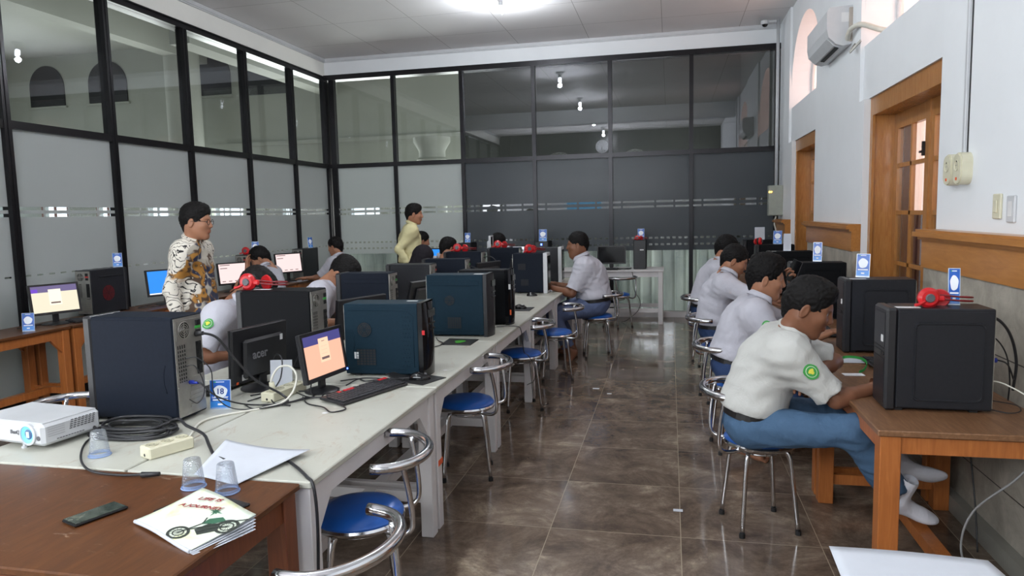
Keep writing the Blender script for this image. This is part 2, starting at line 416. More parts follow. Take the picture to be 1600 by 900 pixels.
    def cloth(nm, c, b=.4):
        M = NT(nm); f = M.noise(M.co(), 5, 6); k = hexc(*c)
        M.col(M.ramp(f, [(.3, tuple(x * .93 for x in k[:3]) + (1,)), (.7, k)])); M.set(.8, 0, .2)
        M.bump(M.noise(M.co(scale=(1, 1, .6)), 16, 5, .6, .6), b, .02); M_[nm] = M.m
    cloth('white_cotton', (186, 185, 194)); cloth('ivory_cotton', (188, 188, 184)); cloth('blue_trouser', (70, 96, 124)); cloth('slate_trouser', (92, 104, 136))
    cloth('navy_trouser', (46, 64, 100)); cloth('yellow_cotton', (214, 206, 160)); cloth('black_trouser', (26, 26, 30)); cloth('sock_white', (214, 214, 222)); cloth('black_scarf', (30, 27, 32))
    M_['leather'] = plain('black_leather', hexc(26, 24, 24), .4)
    # batik
    M = NT('batik_cotton'); v = M.co()
    nz = M.n('ShaderNodeTexNoise'); nz.inputs['Scale'].default_value = 5; nz.inputs['Detail'].default_value = 2; M.l(v, nz.inputs['Vector'])
    vm = M.n('ShaderNodeVectorMath', operation='MULTIPLY_ADD'); M.l(nz.outputs['Color'], vm.inputs[0]); vm.inputs[1].default_value = (.22, .22, .22); M.l(v, vm.inputs[2])
    wv = M.n('ShaderNodeTexWave', wave_type='RINGS', rings_direction='SPHERICAL'); M.l(vm.outputs[0], wv.inputs['Vector']); wv.inputs['Scale'].default_value = 12; wv.inputs['Distortion'].default_value = 9; wv.inputs['Detail'].default_value = 1.5; wv.inputs['Detail Scale'].default_value = 1.6
    white = M.mix(M.ramp(wv.outputs['Fac'], [(.05, (1, 1, 1, 1)), (.16, (0, 0, 0, 1))]), hexc(214, 208, 196), hexc(40, 38, 40))
    vo = M.n('ShaderNodeTexVoronoi'); M.l(vm.outputs[0], vo.inputs['Vector']); vo.inputs['Scale'].default_value = 13
    brown = M.ramp(vo.outputs['Distance'], [(.10, hexc(225, 215, 190)), (.17, hexc(60, 44, 34)), (.24, hexc(150, 104, 48)), (.5, hexc(168, 120, 56)), (.62, hexc(78, 60, 48))])
    navy = M.ramp(vo.outputs['Distance'], [(.08, hexc(215, 215, 205)), (.16, hexc(44, 48, 66)), (.5, hexc(58, 62, 82)), (.62, hexc(168, 162, 150))])
    f1 = M.noise(M.co(), 3.6, 2, .4, 1.2)
    f2 = M.noise(M.co(loc=(4, 2, 1)), 6.5, 2, .4, 1.5)
    sx = M.n('ShaderNodeSeparateXYZ'); M.l(M.co(), sx.inputs[0])
    k = M.math('ADD', f1, M.math('MULTIPLY', M.math('ADD', sx.outputs[0], 3.43), 1.3)); k = M.math('ADD', k, M.math('MULTIPLY', M.math('SUBTRACT', 1.25, sx.outputs[2]), .28))
    bn = M.mix(M.ramp(f2, [(.5, (0, 0, 0, 1)), (.54, (1, 1, 1, 1))]), brown, navy)
    M.col(M.mix(M.ramp(k, [(.56, (0, 0, 0, 1)), (.60, (1, 1, 1, 1))]), white, bn)); M.set(.7, 0, .25); M_['batik'] = M.m
    # curtains and outdoors
    M = NT('pink_curtain'); d = M.n('ShaderNodeBsdfDiffuse'); d.inputs[0].default_value = hexc(236, 206, 192)
    tl = M.n('ShaderNodeBsdfTranslucent'); tl.inputs[0].default_value = hexc(240, 200, 184)
    m1 = M.n('ShaderNodeMixShader'); m1.inputs[0].default_value = .6; M.l(d.outputs[0], m1.inputs[1]); M.l(tl.outputs[0], m1.inputs[2]); M.l(m1.outputs[0], M.out.inputs['Surface']); M_['curtain'] = M.m
    M_['purple_curtain'] = plain('purple_curtain', hexc(78, 52, 70), .8, 0, .2, .2, 8)
    M = NT('corrugated_sheet'); f = M.noise(M.co(scale=(1, 1, .3)), 4, 6)
    d = M.n('ShaderNodeBsdfDiffuse'); cr = M.ramp(f, [(.3, hexc(176, 182, 180)), (.7, hexc(222, 226, 222))]); M.l(cr, d.inputs[0])
    tl = M.n('ShaderNodeBsdfTranslucent'); M.l(cr, tl.inputs[0]); m1 = M.n('ShaderNodeMixShader'); m1.inputs[0].default_value = .55
    M.l(d.outputs[0], m1.inputs[1]); M.l(tl.outputs[0], m1.inputs[2]); M.l(m1.outputs[0], M.out.inputs['Surface']); M_['corrugated'] = M.m
    M_['hall_wall'] = plain('hall_wall_paint', hexc(172, 175, 168), .8, 0, .2, .05, 1)
    M_['hall_dark'] = plain('hall_dark_opening', hexc(30, 32, 38), .5)
    M_['dark_panel'] = plain('dark_glass_panel', hexc(20, 22, 27), .3)
    M_['bulb'] = emit('lamp_tube', (.86, .93, 1, 1), 26)
    M_['led_blue'] = emit('led_blue', (.05, .1, 1, 1), 9); M_['led_orange'] = emit('led_orange', (1, .5, .05, 1), 9); M_['led_red'] = emit('led_red', (1, .05, .03, 1), 7)
    M_['lens_glow'] = emit('projector_lens_glow', (.16, .60, .95, 1), 1.3)
    M_['scr_peach'] = emit('screen_peach', hexc(232, 176, 150), .95); M_['scr_purple'] = emit('screen_purple', hexc(72, 70, 128), .9)
    M_['scr_card'] = emit('screen_card', hexc(244, 196, 166), 1.0); M_['scr_cream'] = emit('screen_cream', hexc(222, 214, 190), .95); M_['scr_header'] = emit('screen_header', hexc(104, 94, 134), .9)
    M_['scr_pink'] = emit('screen_pink', hexc(232, 208, 206), .95); M_['scr_blue'] = emit('screen_blue', hexc(40, 130, 225), 1.0); M_['scr_violet'] = emit('screen_violet', hexc(84, 72, 225), .9)
    M_['scr_text'] = emit('screen_text', hexc(130, 110, 110), .6); M_['scr_white'] = emit('screen_white', hexc(235, 238, 250), 1.1)
    M_['scr_off'] = plain('screen_off', hexc(14, 15, 17), .08)
    M_['proj_blue'] = emit('projected_blue', hexc(60, 170, 225), 1.3)
mk()
# ------------------------------------------------------------------ room shell
XL, XR, YB, ZC, YR = -5.55, 1.54, 11.0, 4.22, -1.3
def room():
    struct(MB().box(-6.2, 2.2, YR - .3, YB + .15, -.12, 0).obj('floor', M_['marble']))
    struct(MB().box(-6.0, 2.2, YR - .3, YB + .2, ZC, ZC + .1).obj('ceiling', M_['ceiling']))
    # white band and dark glazed partition, left and back
    struct(MB().box(XL - .12, XL - .002, YR, YB + .12, 3.90, ZC).obj('wall_left', M_['cream_paint']))
    struct(MB().box(XL - .12, XR + .4, YB + .002, YB + .12, 3.90, ZC).obj('wall_back', M_['white_paint']))
    # cornice strips
    struct(MB().box(XL, XL + .035, YR, YB, ZC - .045, ZC).box(XL, XL + .02, YR, YB, ZC - .06, ZC - .045).obj('trim_1', M_['white_plastic']))
    struct(MB().box(XL, XR, YB - .035, YB, ZC - .045, ZC).box(XL, XR, YB - .02, YB, ZC - .06, ZC - .045).obj('trim_2', M_['white_plastic']))
    # low white kerb at the foot of the back partition
    struct(MB().box(XL, XR, YB - .07, YB + .03, 0, .09).obj('baseboard_back', M_['white_leg']))
    struct(MB().box(XL - .03, XL + .05, YR, YB, 0, .09).obj('baseboard_left', M_['frame']))
    # roof beam over the room, well above the viewer
    struct(MB().box(XL, XR, 3.5, 3.8, 3.86, ZC).obj('ceiling_beam', M_['white_paint']))
    # end wall behind the viewer : white wall, unseen opening added for the fill light, dark glazed band on top
    B = MB(); y0, y1 = YR - .15, YR
    B.box(XL, -4.95, y0, y1, 0, 3.15); B.box(.15, XR, y0, y1, 0, 3.15); B.box(-4.95, .15, y0, y1, 0, 2.15); B.box(-4.95, .15, y0, y1, 3.05, 3.15)
    struct(B.obj('wall_rear', M_['white_paint']))
    B = MB(); B.box(XL, XR, y0, y1, 3.15, ZC); B.mat(1)
    for x in (-5.2, -4.2, -2.9, -1.6, -.3, .9): B.box(x - .03, x + .03, y1, y1 + .03, 3.15, ZC)
    struct(B.obj('wall_rear_upper', [M_['dark_panel'], M_['frame']]))
    # lattice fan lights in the dark band
    for k, (x0, x1) in enumerate(((-4.05, -3.05), (-1.55, -.65))):
        c = (x0 + x1) / 2; r = (x1 - x0) / 2
        pts = [(c + r * math.cos(a), 3.2 + .42 * math.sin(a)) for a in [PI * i / 20 for i in range(21)]]
        B = MB(); B.prism(pts, lambda u, v, w: (u, y1 + .002 + w, v), .01); B.mat(1)
        for i in range(-8, 9):
            for s in (-1, 1):
                a = Vector((c + i * .13, y1 + .018, 3.2)); b = a + Vector((s * .42, 0, .42))
                # clip to the arc
                q = []
                for j in range(15):
                    p = a.lerp(b, j / 14)
                    if ((p.x - c) / r) ** 2 + ((p.z - 3.2) / .42) ** 2 < 1: q.append(p)
                if len(q) > 1: B.beam(q[0], q[-1], .012, .012, (0, 1, 0))
        struct(B.obj('window_%d' % (k + 7), [M_['hall_wall'], M_['frame']]))
def partition():
    """dark aluminium frame with clear upper panes and frosted lower panes"""
    ZB, ZM0, ZM1, ZT0, ZT1 = .09, 2.44, 2.51, 3.84, 3.91
    lp = [YR + .05, 0.15, 1.4, 2.63, 3.85, 5.06, 6.26, 7.46, 8.66, 9.86]
    bx = [-4.36, -3.215, -2.06, -.885, .305]
    # left partition
    root = thing('glazed_partition', 'dark aluminium and glass partition along the left side, frosted below and clear above', 'partition', (XL, 5, 0))
    def F(b, nm, m): 
        o = b.obj(nm, m, root); o.location = -Vector((XL, 5, 0)); return o
    F(MB().box(XL - .13, XL + .05, YR, YB, ZT0, ZT1).box(XL - .05, XL + .075, YR, YB - .1, ZT1 - .012, ZT1), 'top_rail', M_['frame'])
    F(MB().box(XL - .045, XL + .045, YR, YB, ZM0, ZM1), 'middle_rail', M_['frame'])
    for y in lp + [YB - .05]:
        w = .035 if y < YB - .1 else .06
        F(MB().box(XL - .05, XL + .05, y - w, y + w, ZB, ZT0).box(XL + .05, XL + .056, y - .004, y + .004, ZB, ZT0), 'post', M_['frame'])
    ys = lp + [YB - .05]
    for i in range(len(ys) - 1):
        a, b = ys[i] + .035, ys[i + 1] - .035
        F(MB().box(XL - .004, XL + .004, a, b, ZM1, ZT0), 'upper_pane', M_['glass'])
        F(MB().box(XL - .004, XL + .004, a, b, ZB, ZM0), 'lower_pane', M_['glass'])
        B = MB(); x0, x1 = XL + .005, XL + .0062
        def bar(z0, z1, u=a, v=b): B.box(x0, x1, u, v, z0, z1)
        bar(1.775, ZM0); bar(1.715, 1.745); bar(1.175, 1.685); bar(ZB, 1.16)
        # ties that break the slits into dashes
        for y in (a + .28, a + .55, a + .9): bar(1.745, 1.775, y, y + .02); bar(1.685, 1.715, y, y + .02)
        n = 9
        for k in range(n + 1):
            y = a + (b - a) * k / n; bar(1.16, 1.175, max(a, y - .03), min(b, y + .03))
        F(B, 'frosted_film', M_['frosted_film'])
    # back partition
    root2 = thing('glazed_partition', 'dark aluminium and glass partition across the far end, frosted below and smoky above', 'partition', (-2, YB, 0))
    def G(b, nm, m):
        o = b.obj(nm, m, root2); o.location = -Vector((-2, YB, 0)); return o
    G(MB().box(XL - .02, XR, YB - .05, YB + .14, ZT0 + .03, ZT1 + .04), 'top_rail', M_['frame'])
    G(MB().box(XL + .05, XR, YB - .04, YB + .04, ZM0, ZM1), 'middle_rail', M_['frame'])
    for x in bx + [XL + .12, XR - .04]:
        w = .045 if x == XL + .12 else .03
        G(MB().box(x - w, x + w, YB - .045, YB + .05, ZB, ZT0 + .03), 'post', M_['frame'])
    xs = [XL + .12] + bx + [XR - .04]
    for i in range(len(xs) - 1):
        a, b = xs[i] + .03, xs[i + 1] - .03
        G(MB().box(a, b, YB - .004, YB + .004, ZM1, ZT0 + .03), 'upper_pane', M_['glass'] if i < 2 else M_['smoked'])
        G(MB().box(a, b, YB - .004, YB + .004, 1.05, ZM0), 'lower_pane', M_['glass'] if i < 2 else M_['smoked']); G(MB().box(a, b, YB - .004, YB + .004, ZB, 1.045), 'foot_pane', M_['glass'])
        B = MB(); y0, y1 = YB - .0062, YB - .005
        def bar(z0, z1, u=a, v=b): B.box(u, v, y0, y1, z0, z1)
        bar(1.775, ZM0); bar(1.70, 1.745); bar(1.225, 1.67); bar(1.125, 1.195); bar(1.02, 1.095)
        for x in (a + .12, a + .62, a + .9): bar(1.745, 1.775, x, x + .03); bar(1.67, 1.70, x, x + .03)
        n = 13
        for k in range(n + 1):
            x = a + (b - a) * k / n
            for z in (1.195, 1.095): bar(z, z + .03, max(a, x - .018), min(b, x + .018))
        G(B, 'frosted_film', M_['frosted_film'] if i < 2 else M_['frosted_film_dark'])
    # corrugated sheets standing behind the lower panes
    for nm, fn in (('corrugated_sheet', lambda u, w, z: (XL + .2 + u * (XR - XL - .3), YB + .14 + w, z)),):
        L = XR - XL - .3; n = int(L / .17) * 8; B = MB()
        def sh(u, v):
            ph = (u * L / .17) % 1.0
            w = .0 if ph < .72 else .045 * math.sin((ph - .72) / .28 * PI)
            return fn(u, w, -.0 + v * 1.03)
        B.grid(sh, n, 1, False); o = B.obj(nm, M_['corrugated'])
        so = o.modifiers.new('thick', 'SOLIDIFY'); so.thickness = .006
        tag(o, 'pale corrugated sheet standing behind the glass at the far end', 'sheet')
room(); partition()

def hall():
    struct(MB().box(XL - .12, XL - .06, YR - .3, YB + .18, ZC, 6.3).box(XL - .06, 1.6, YB + .12, YB + .18, ZC, 6.3).obj('hall_wall_inner', M_['hall_wall']))
    """the outer hall seen through the clear panes"""
    struct(MB().box(-19.2, 1.54, YB + .15, 17.4, -.12, 0).box(-19.2, -6.2, YR - .3, YB + .15, -.12, 0).obj('hall_floor', M_['marble']))
    struct(MB().box(-19.2, XL - .12, YR - .3, 17.4, 6.3, 6.4).box(XL - .12, 1.6, YB + .12, 17.4, 6.3, 6.4).obj('hall_ceiling', M_['hall_wall']))
    # rear wall of the hall with low daylight windows and high arched openings
    B = MB(); y0, y1 = 17.0, 17.25
    wins = [(-17.6, -16.7), (-15.75, -15.0), (-14.1, -13.4), (-12.0, -11.1), (-10.0, -9.5), (-8.05, -7.2), (-5.95, -5.45)]
    z0, z1 = 1.1, 2.35; x = -19.2
    for a, b in wins:
        B.box(x, a, y0, y1, z0, z1); x = b
    B.box(x, 1.6, y0, y1, z0, z1); B.box(-19.2, 1.6, y0, y1, 0, z0); B.box(-19.2, 1.6, y0, y1, z1, 6.3)
    struct(B.obj('hall_wall_back', M_['hall_wall']))
    for i, (a, b) in enumerate(wins):
        B = MB(); B.box(a, a + .04, y0, y0 + .06, z0, z1).box(b - .04, b, y0, y0 + .06, z0, z1).box(a + .04, b - .04, y0, y0 + .06, z0, z0 + .04).box(a + .04, b - .04, y0, y0 + .06, z1 - .04, z1).box((a + b) / 2 - .02, (a + b) / 2 + .02, y0, y0 + .06, z0, z1)
        struct(B.obj('window_%d' % (10 + i), M_['dark_leg_wood' if i < 2 else 'white_plastic']))
    for k, (a, b) in enumerate(((-17.6, -16.45), (-15.65, -14.42), (-12.4, -11.25))):
        c = (a + b) / 2; r = (b - a) / 2; zs = 5.45
        pts = [(a, 4.95), (b, 4.95), (b, zs)] + [(c + r * math.cos(t), zs + .6 * math.sin(t)) for t in [PI * i / 16 for i in range(1, 16)]] + [(a, zs)]
        B = MB(); B.prism(pts, lambda u, v, w: (u, y0 - .03 + w, v), .03); B.mat(1); B.box(a - .06, b + .06, y0 - .07, y0, 4.88, 4.93)
        struct(B.obj('window_%d' % (20 + k), [M_['hall_dark'], M_['hall_wall']]))
    struct(MB().box(-10.8, -9.5, y0 - .03, y0, 4.88, 5.5).obj('window_23', M_['hall_dark']))
    struct(MB().box(-11.5, 1.5, y0 - .06, y0, 3.56, 3.66).obj('trim_3', M_['hall_wall']))
    struct(MB().box(XL - 3.1, XL - 2.7, 11.3, 17, 4.75, 5.25).box(-12.3, -11.9, 3, 17, 5.75, 6.3).obj('hall_beam', M_['hall_wall']))
    B = MB(); B.lathe((-12.1, 16.2, 0), (0, 0, 1), [(.42, 0), (.42, 6.0), (.5, 6.1), (.5, 6.3)], 28); B.mat(0)
    struct(B.obj('hall_column', M_['hall_wall']))
    B = MB(); B.lathe((-5.3, 15.6, 0), (0, 0, 1), [(.3, 0), (.3, 2.85), (.36, 2.9), (.3, 2.95), (.3, 3.1), (.42, 3.3), (.42, 3.4)], 28)
    struct(B.obj('hall_column', M_['hall_wall']))
    struct(MB().box(-19.3, -19.1, YR - .3, 17.4, 0, 1.0).box(-19.3, -19.1, YR - .3, 17.4, 2.6, 6.3).obj('hall_wall_left', M_['hall_wall']))
    struct(MB().box(-19.2, XL - .12, YR - .4, YR - .3, 0, 6.3).obj('hall_wall_front', M_['hall_wall']))
    struct(MB().box(1.54, 1.75, YB + .12, 17.2, 0, 6.3).obj('hall_wall_right', M_['hall_wall']))
hall()

def right_wall():
    X = XR; xo = XR + .34
    D = [(4.66, 6.36), (8.36, 9.88)]           # door openings (y)
    Wn = [(4.66, 6.52), (8.36, 10.15)]         # window openings
    ZD, ZS, ZP = 2.47, 2.92, 3.2
    B = MB()
    y = YR
    for (a, b) in D:
        B.box(X, xo, y, a, 0, ZD); y = b
    B.box(X, xo, y, YB + .12, 0, ZD)
    B.box(X + .03, xo, YR, YB, ZD, ZS)
    # proud wall faces beside the recessed bays
    for a, b in ((YR, D[0][0]), (6.52, D[1][0]), (10.15, YB + .12)): B.box(X, X + .03, a, b, ZD, ZC)
    y = YR
    for (a, b) in Wn:
        B.box(X + .03, xo, y, a, ZS, ZC)
        # arch head
        c = (a + b) / 2; r = (b - a) / 2; n = 24
        for i in range(n):
            t0 = PI * i / n; t1 = PI * (i + 1) / n
            ya, yb = c - r * math.cos(t0), c - r * math.cos(t1); za, zb = ZP + .72 * math.sin(t0), ZP + .72 * math.sin(t1)
            B.add([(X + .03, ya, za), (X + .03, yb, zb), (X + .03, yb, ZC), (X + .03, ya, ZC), (xo, ya, za), (xo, yb, zb), (xo, yb, ZC), (xo, ya, ZC)],
                  [(0, 1, 2, 3), (7, 6, 5, 4), (0, 4, 5, 1)])
        y = b
    B.box(X + .03, xo, y, YB + .12, ZS, ZC)
    struct(B.obj('wall_right', M_['white_paint']))
    # arched windows : frame, glass, pleated curtain
    for k, (a, b) in enumerate(Wn):
        c = (a + b) / 2; r = (b - a) / 2; x = xo - .06
        B = MB(); pts = [(x, a + .02, ZS + .02)] + [(x, c - (r - .02) * math.cos(PI * i / 24), ZP + .70 * math.sin(PI * i / 24)) for i in range(25)] + [(x, b - .02, ZS + .02)]
        B.tube(pts + [pts[0]], .022, 6); B.tube([(x, c, ZS), (x, c, ZP + .7)], .015, 6)
        w = struct(B.obj('window_%d' % (k + 1), M_['white_plastic']))
        C = MB()
        def cf(u, v):
            yy = a + u * (b - a); zt = ZP + .72 * math.sqrt(max(0, 1 - ((yy - c) / r) ** 2))
            return (x + .05 + .018 * math.sin(u * 2 * PI * 11), yy, ZS + v * (zt - ZS))
        C.grid(cf, 130, 4); o = C.obj('curtain', M_['curtain']); tag(o, ['pleated pink curtain in the nearer arched window above the large wooden door', 'pleated pink curtain in the far arched window behind the air conditioner'][k], 'curtain')
    # doors : jambs, lintel, two leaves with panes
    for k, (a, b) in enumerate(D):
        root = struct(MB().box(X + .07, X + .27, a, a + .05, 0, ZD - .14).box(X + .07, X + .27, b - .05, b, 0, ZD - .14).box(X + .05, X + .28, a, b, ZD - .14, ZD)
                      .box(X + .05, X + .07, a, a + .07, 0, ZD - .14).box(X + .05, X + .07, b - .07, b, 0, ZD - .14).obj('door_%d' % (k + 1), M_['door_wood']))
        L = MB(); m = (a + b) / 2; x0, x1 = X + .22, X + .26; zt = ZD - .14
        for (u, v) in ((a + .05, m - .002), (m + .002, b - .05)):
            L.box(x0, x1, u, u + .085, 0, zt).box(x0, x1, v - .085, v, 0, zt).box(x0, x1, u + .085, v - .085, zt - .12, zt).box(x0, x1, u + .085, v - .085, 0, .75)
            L.box(x0 + .005, x1 - .005, (u + v) / 2 - .016, (u + v) / 2 + .016, .75, zt - .12)
            for z in (.75 + .40, .75 + .80, .75 + 1.17): L.box(x0 + .005, x1 - .005, u + .085, v - .085, z - .016, z + .016)
        L.box(x0 - .012, x0, m - .03, m + .03, 0, zt)
        L.obj('door_leaf', M_['door_wood'], root)
        G = MB().box(x0 + .018, x0 + .022, a + .1, b - .1, .75, zt - .1); G.obj('glass_pane', M_['glass'], root)
        H = MB().box(x0 - .03, x0 - .012, m + .045, m + .065, 1.95, 2.05).box(x0 - .045, x0 - .03, m + .04, m + .07, 1.97, 1.985); H.obj('latch', M_['leather'], root)
        # curtain behind the leaves
        C = MB(); C.mat(0)
        def cf(u, v): return (x1 + .05 + .012 * math.sin(u * 2 * PI * 9), a + u * (b - a), .3 + v * (ZD - .45))
        nu = 96
        for i in range(nu):
            u0, u1 = i / nu, (i + 1) / nu
            C.mat(1).add([cf(u0, 0), cf(u1, 0), cf(u1, .62), cf(u0, .62)], [(0, 1, 2, 3)], True)
            C.mat(0 if (i // 20) % 2 == 1 else 1).add([cf(u0, .62), cf(u1, .62), cf(u1, 1), cf(u0, 1)], [(0, 1, 2, 3)], True)
        o = C.obj('curtain', [M_['curtain'], M_['purple_curtain']]); tag(o, ['pink and plum curtain behind the panes of the nearer wooden double door', 'pink and plum curtain behind the panes of the far wooden door'][k], 'curtain')
    # stone wainscot with wooden dado, on every pier
    for k, (a, b) in enumerate(((YR, D[0][0] - .09 + .0), (D[0][1] + .0, D[1][0]), (D[1][1], YB - .3))):
        e = .06
        b2 = b if k != 0 else D[0][0] + .0
        struct(MB().box(X - e, X, a, b2, 0, 1.235).box(X, X + .07, b2 - .001, b2, 0, 1.235).obj('wall_right_wainscot', M_['stone']))
        T = MB().box(X - e - .012, X, a, b2 + .012, 1.235, 1.40)
        T.box(X - e - .03, X, a, b2 + .03, 1.40, 1.418).box(X - e - .055, X, a, b2 + .05, 1.418, 1.445).box(X - e - .04, X, a, b2 + .035, 1.445, 1.46)
        struct(T.obj('trim_%d' % (4 + k), M_['trim_wood']))
    struct(MB().box(X - .11, X - .06, YR, D[0][0], 0, .085).box(X - .11, X - .06, D[0][1], D[1][0], 0, .085).obj('baseboard_right', plain('grey_kerb', hexc(138, 136, 128), .6)))
right_wall()
struct(MB().box(1.9, 6.5, YR - 1, YB + 1, -.12, 0).obj('terrace_floor', plain('terrace_paving', hexc(180, 170, 160), .8)))

# ------------------------------------------------------------------ ceiling lamps
def lamp_proto():
    t = thing('ceiling_lamp', 'ceiling lamp holder with a lit spiral bulb, in view near the far end', 'lamp', (LAMPS[0][0], LAMPS[0][1], ZC), 0, 'bare bulb ceiling lamps')
    MB().lathe((0, 0, 0), (0, 0, -1), [(0, 0), (.075, 0), (.07, .02), (.04, .04), (.03, .05), (.03, .10), (0, .10)], 24).obj('holder', M_['white_plastic'], t)
    B = MB(); pts = []
    for i in range(70):
        a = i / 69 * 2 * PI * 3.2; pts.append((.024 * math.cos(a), .024 * math.sin(a), -.11 - .075 * i / 69))
    B.tube(pts, .0095, 8); B.lathe((0, 0, -.10), (0, 0, -1), [(.02, 0), (.02, .015), (0, .015)], 12)
    B.obj('bulb', M_['bulb'], t)
    return t
lp = lamp_proto()
for i, (x, y) in enumerate(LAMPS):
    if i: dup(lp, (x, y, ZC), 0, ['', 'ceiling lamp with a bare bulb, the second from the far end', 'ceiling lamp with a bare bulb, the third from the far end', 'ceiling lamp with a bare bulb, nearest the end wall'][i])
    l = bpy.data.lights.new('lamp_light', 'POINT'); l.energy = LAMP_POWER; l.color = (.90, .95, 1.0); l.shadow_soft_size = .035
    o = bpy.data.objects.new('lamp_light', l); COL.objects.link(o); o.location = (x, y, ZC - .24)
# ------------------------------------------------------------------ tables
def table(label, x0, x1, y0, y1, h, top, leg, group=None, lw=.065, brace=True, bars='xy', th=.025, over=.0, ap=.075, name='table', bar_z=.17, mid=True):
    cx, cy = (x0 + x1) / 2, (y0 + y1) / 2; t = thing(name, label, 'table', (cx, cy, 0), 0, group)
    a, b = (x1 - x0) / 2, (y1 - y0) / 2
    MB().box(-a, a, -b, b, h - th, h, .004).obj('tabletop', top, t)
    i = .012 + over; la, lb = a - i, b - i
    MB().box(-la + lw, la - lw, -lb + .01, -lb + .035, h - th - ap, h - th).box(-la + lw, la - lw, lb - .035, lb - .01, h - th - ap, h - th) \
        .box(-la + .01, -la + .035, -lb + lw, lb - lw, h - th - ap, h - th).box(la - .035, la - .01, -lb + lw, lb - lw, h - th - ap, h - th).obj('apron', leg, t)
    for sx in (-1, 1):
        for sy in (-1, 1):
            x = sx * la; y = sy * lb
            MB().box(x, x - sx * lw, y, y - sy * lw, 0, h - th, .003).obj('leg', leg, t)
            if brace:
                B = MB()
                B.prism([(0, 0), (.11, 0), (0, -.12)], lambda u, v, w: (x - sx * (.012 + w), y - sy * (lw + u), h - th - ap + v), .025)
                B.obj('brace', leg, t)
    if 'x' in bars:
        for sy in (-1, 1): MB().box(-la + lw, la - lw, sy * (lb - .015), sy * (lb - .045), bar_z, bar_z + .055).obj('stretcher', leg, t)
    if 'y' in bars: MB().box(-.03, .03, -lb + .045, lb - .045, bar_z + .0, bar_z + .055).obj('stretcher', leg, t)
    return t
CY = [(2.03, 3.305), (3.315, 4.60), (4.61, 5.895), (5.905, 7.195), (7.205, 8.49), (8.50, 9.40)]
ordn = ['first', 'second', 'third', 'fourth', 'fifth', 'sixth']
for i, (a, b) in enumerate(CY):
    table('white painted worktable on the aisle side of the middle row, %s counting from the projector' % ordn[i], -1.845, -1.145, a, b, .75, M_['white_table'], M_['white_leg'], 'white worktables of the middle row')
    table('white painted worktable on the far side of the middle row, %s counting from the projector' % ordn[i], -2.555, -1.855, a, b, .75, M_['white_table'], M_['white_leg'], 'white worktables of the middle row')
for i, (a, b) in enumerate(((-3.75, -2.54), (-2.53, -1.32), (-1.31, -.09))):
    table(['white table against the far glass, behind the man in yellow', 'white table against the far glass with lit screens on it', 'white table against the far glass with a switched off monitor and free standing leg'][i], a, b, 10.2, 10.86, .78, M_['white_leg'], M_['white_leg'], 'white tables along the far glass', brace=True, bars='x')
LYS = [(2.5, 3.76), (3.77, 5.02), (5.04, 6.29), (6.31, 7.56), (7.57, 8.82), (8.83, 10.1)]
for i, (a, b) in enumerate(LYS):
    table('brown wooden table along the left glass, %s from the front' % ordn[i], -5.47, -5.0, a, b, .75, M_['desk_top_wood'], M_['desk_leg_wood'], 'brown tables along the left glass', lw=.07, bars='xy')
RYS = [(2.87, 4.07), (4.09, 5.34), (5.36, 6.61), (6.63, 7.88), (7.90, 9.15), (9.17, 10.3)]
for i, (a, b) in enumerate(RYS):
    table('worn wooden table along the right wall, %s from the front' % ordn[i], .775, 1.44, a, b, .75, M_['worn_top_wood'], M_['desk_leg_wood'], 'wooden tables along the right wall', lw=.075, brace=False, bars='xy', ap=.07, bar_z=.10)
table('brown scratched desk in the foreground holding the telephone and the notebook', -2.75, -1.172, 1.372, 2.012, .752, M_['desk_top_wood'], M_['dark_leg_wood'], None, lw=.07, brace=False, bars='x', th=.022, name='desk', ap=.08)
table('small wooden side table under the blank sheet at the bottom right', .43, .71, 1.25, 1.79, .745, M_['worn_top_wood'], M_['desk_leg_wood'], None, lw=.04, brace=False, bars='', name='side_table')

# ------------------------------------------------------------------ stools
def stool_proto():
    t = thing('stool', '', 'stool')
    MB().lathe((0, 0, 0), (0, 0, 1), [(0, .425), (.168, .425), (.176, .432), (.178, .442), (.172, .452)], 40).obj('seat_ring', M_['chrome'], t)
    MB().lathe((0, 0, 0), (0, 0, 1), [(.172, .447), (.174, .458), (.16, .476), (.12, .486), (.06, .49), (0, .491)], 40).obj('seat', M_['blue_vinyl'], t)
    for k in range(4):
        a = PI / 4 + k * PI / 2 + .2; c, s = math.cos(a), math.sin(a)
        pts = [(.05 * c, .05 * s, .415), (.10 * c, .10 * s, .416), (.135 * c, .135 * s, .408), (.152 * c, .152 * s, .38), (.165 * c, .165 * s, .30), (.20 * c, .20 * s, .012)]
        l = MB().tube(smooth_path(pts, 6), .0115, 10).obj('leg', M_['chrome'], t)
        MB().lathe((.20 * c, .20 * s, 0), (0, 0, 1), [(0, 0), (.0145, 0), (.0145, .022), (0, .022)], 12).obj('rubber_foot', M_['rubber'], l)
    MB().tube([(.1 * math.cos(a), .1 * math.sin(a), .395) for a in [2 * PI * i / 24 for i in range(24)]], .006, 8, True).obj('lower_ring', M_['chrome'], t)
    # backrest : wide arc tube, chord in front, bulging to +x
    arc = [(.085, -.215, .705), (.115, -.217, .705)] + [(.12 + .16 * math.sin(th), -.215 * math.cos(th), .705) for th in [PI * i / 22 for i in range(1, 22)]] + [(.115, .217, .705), (.085, .215, .705)]
    b = MB().tube(arc, .019, 12).obj('backrest', M_['chrome'], t)
    for s in (-1, 1):
        pts = [(.10, s * .105, .425), (.165, s * .125, .418), (.205, s * .14, .43), (.222, s * .148, .47), (.215, s * .158, .58), (.195, s * .170, .70)]
        MB().tube(smooth_path(pts, 6), .0105, 10).obj('upright', M_['chrome'], t)
    return t
ST0 = stool_proto(); _first = [True]
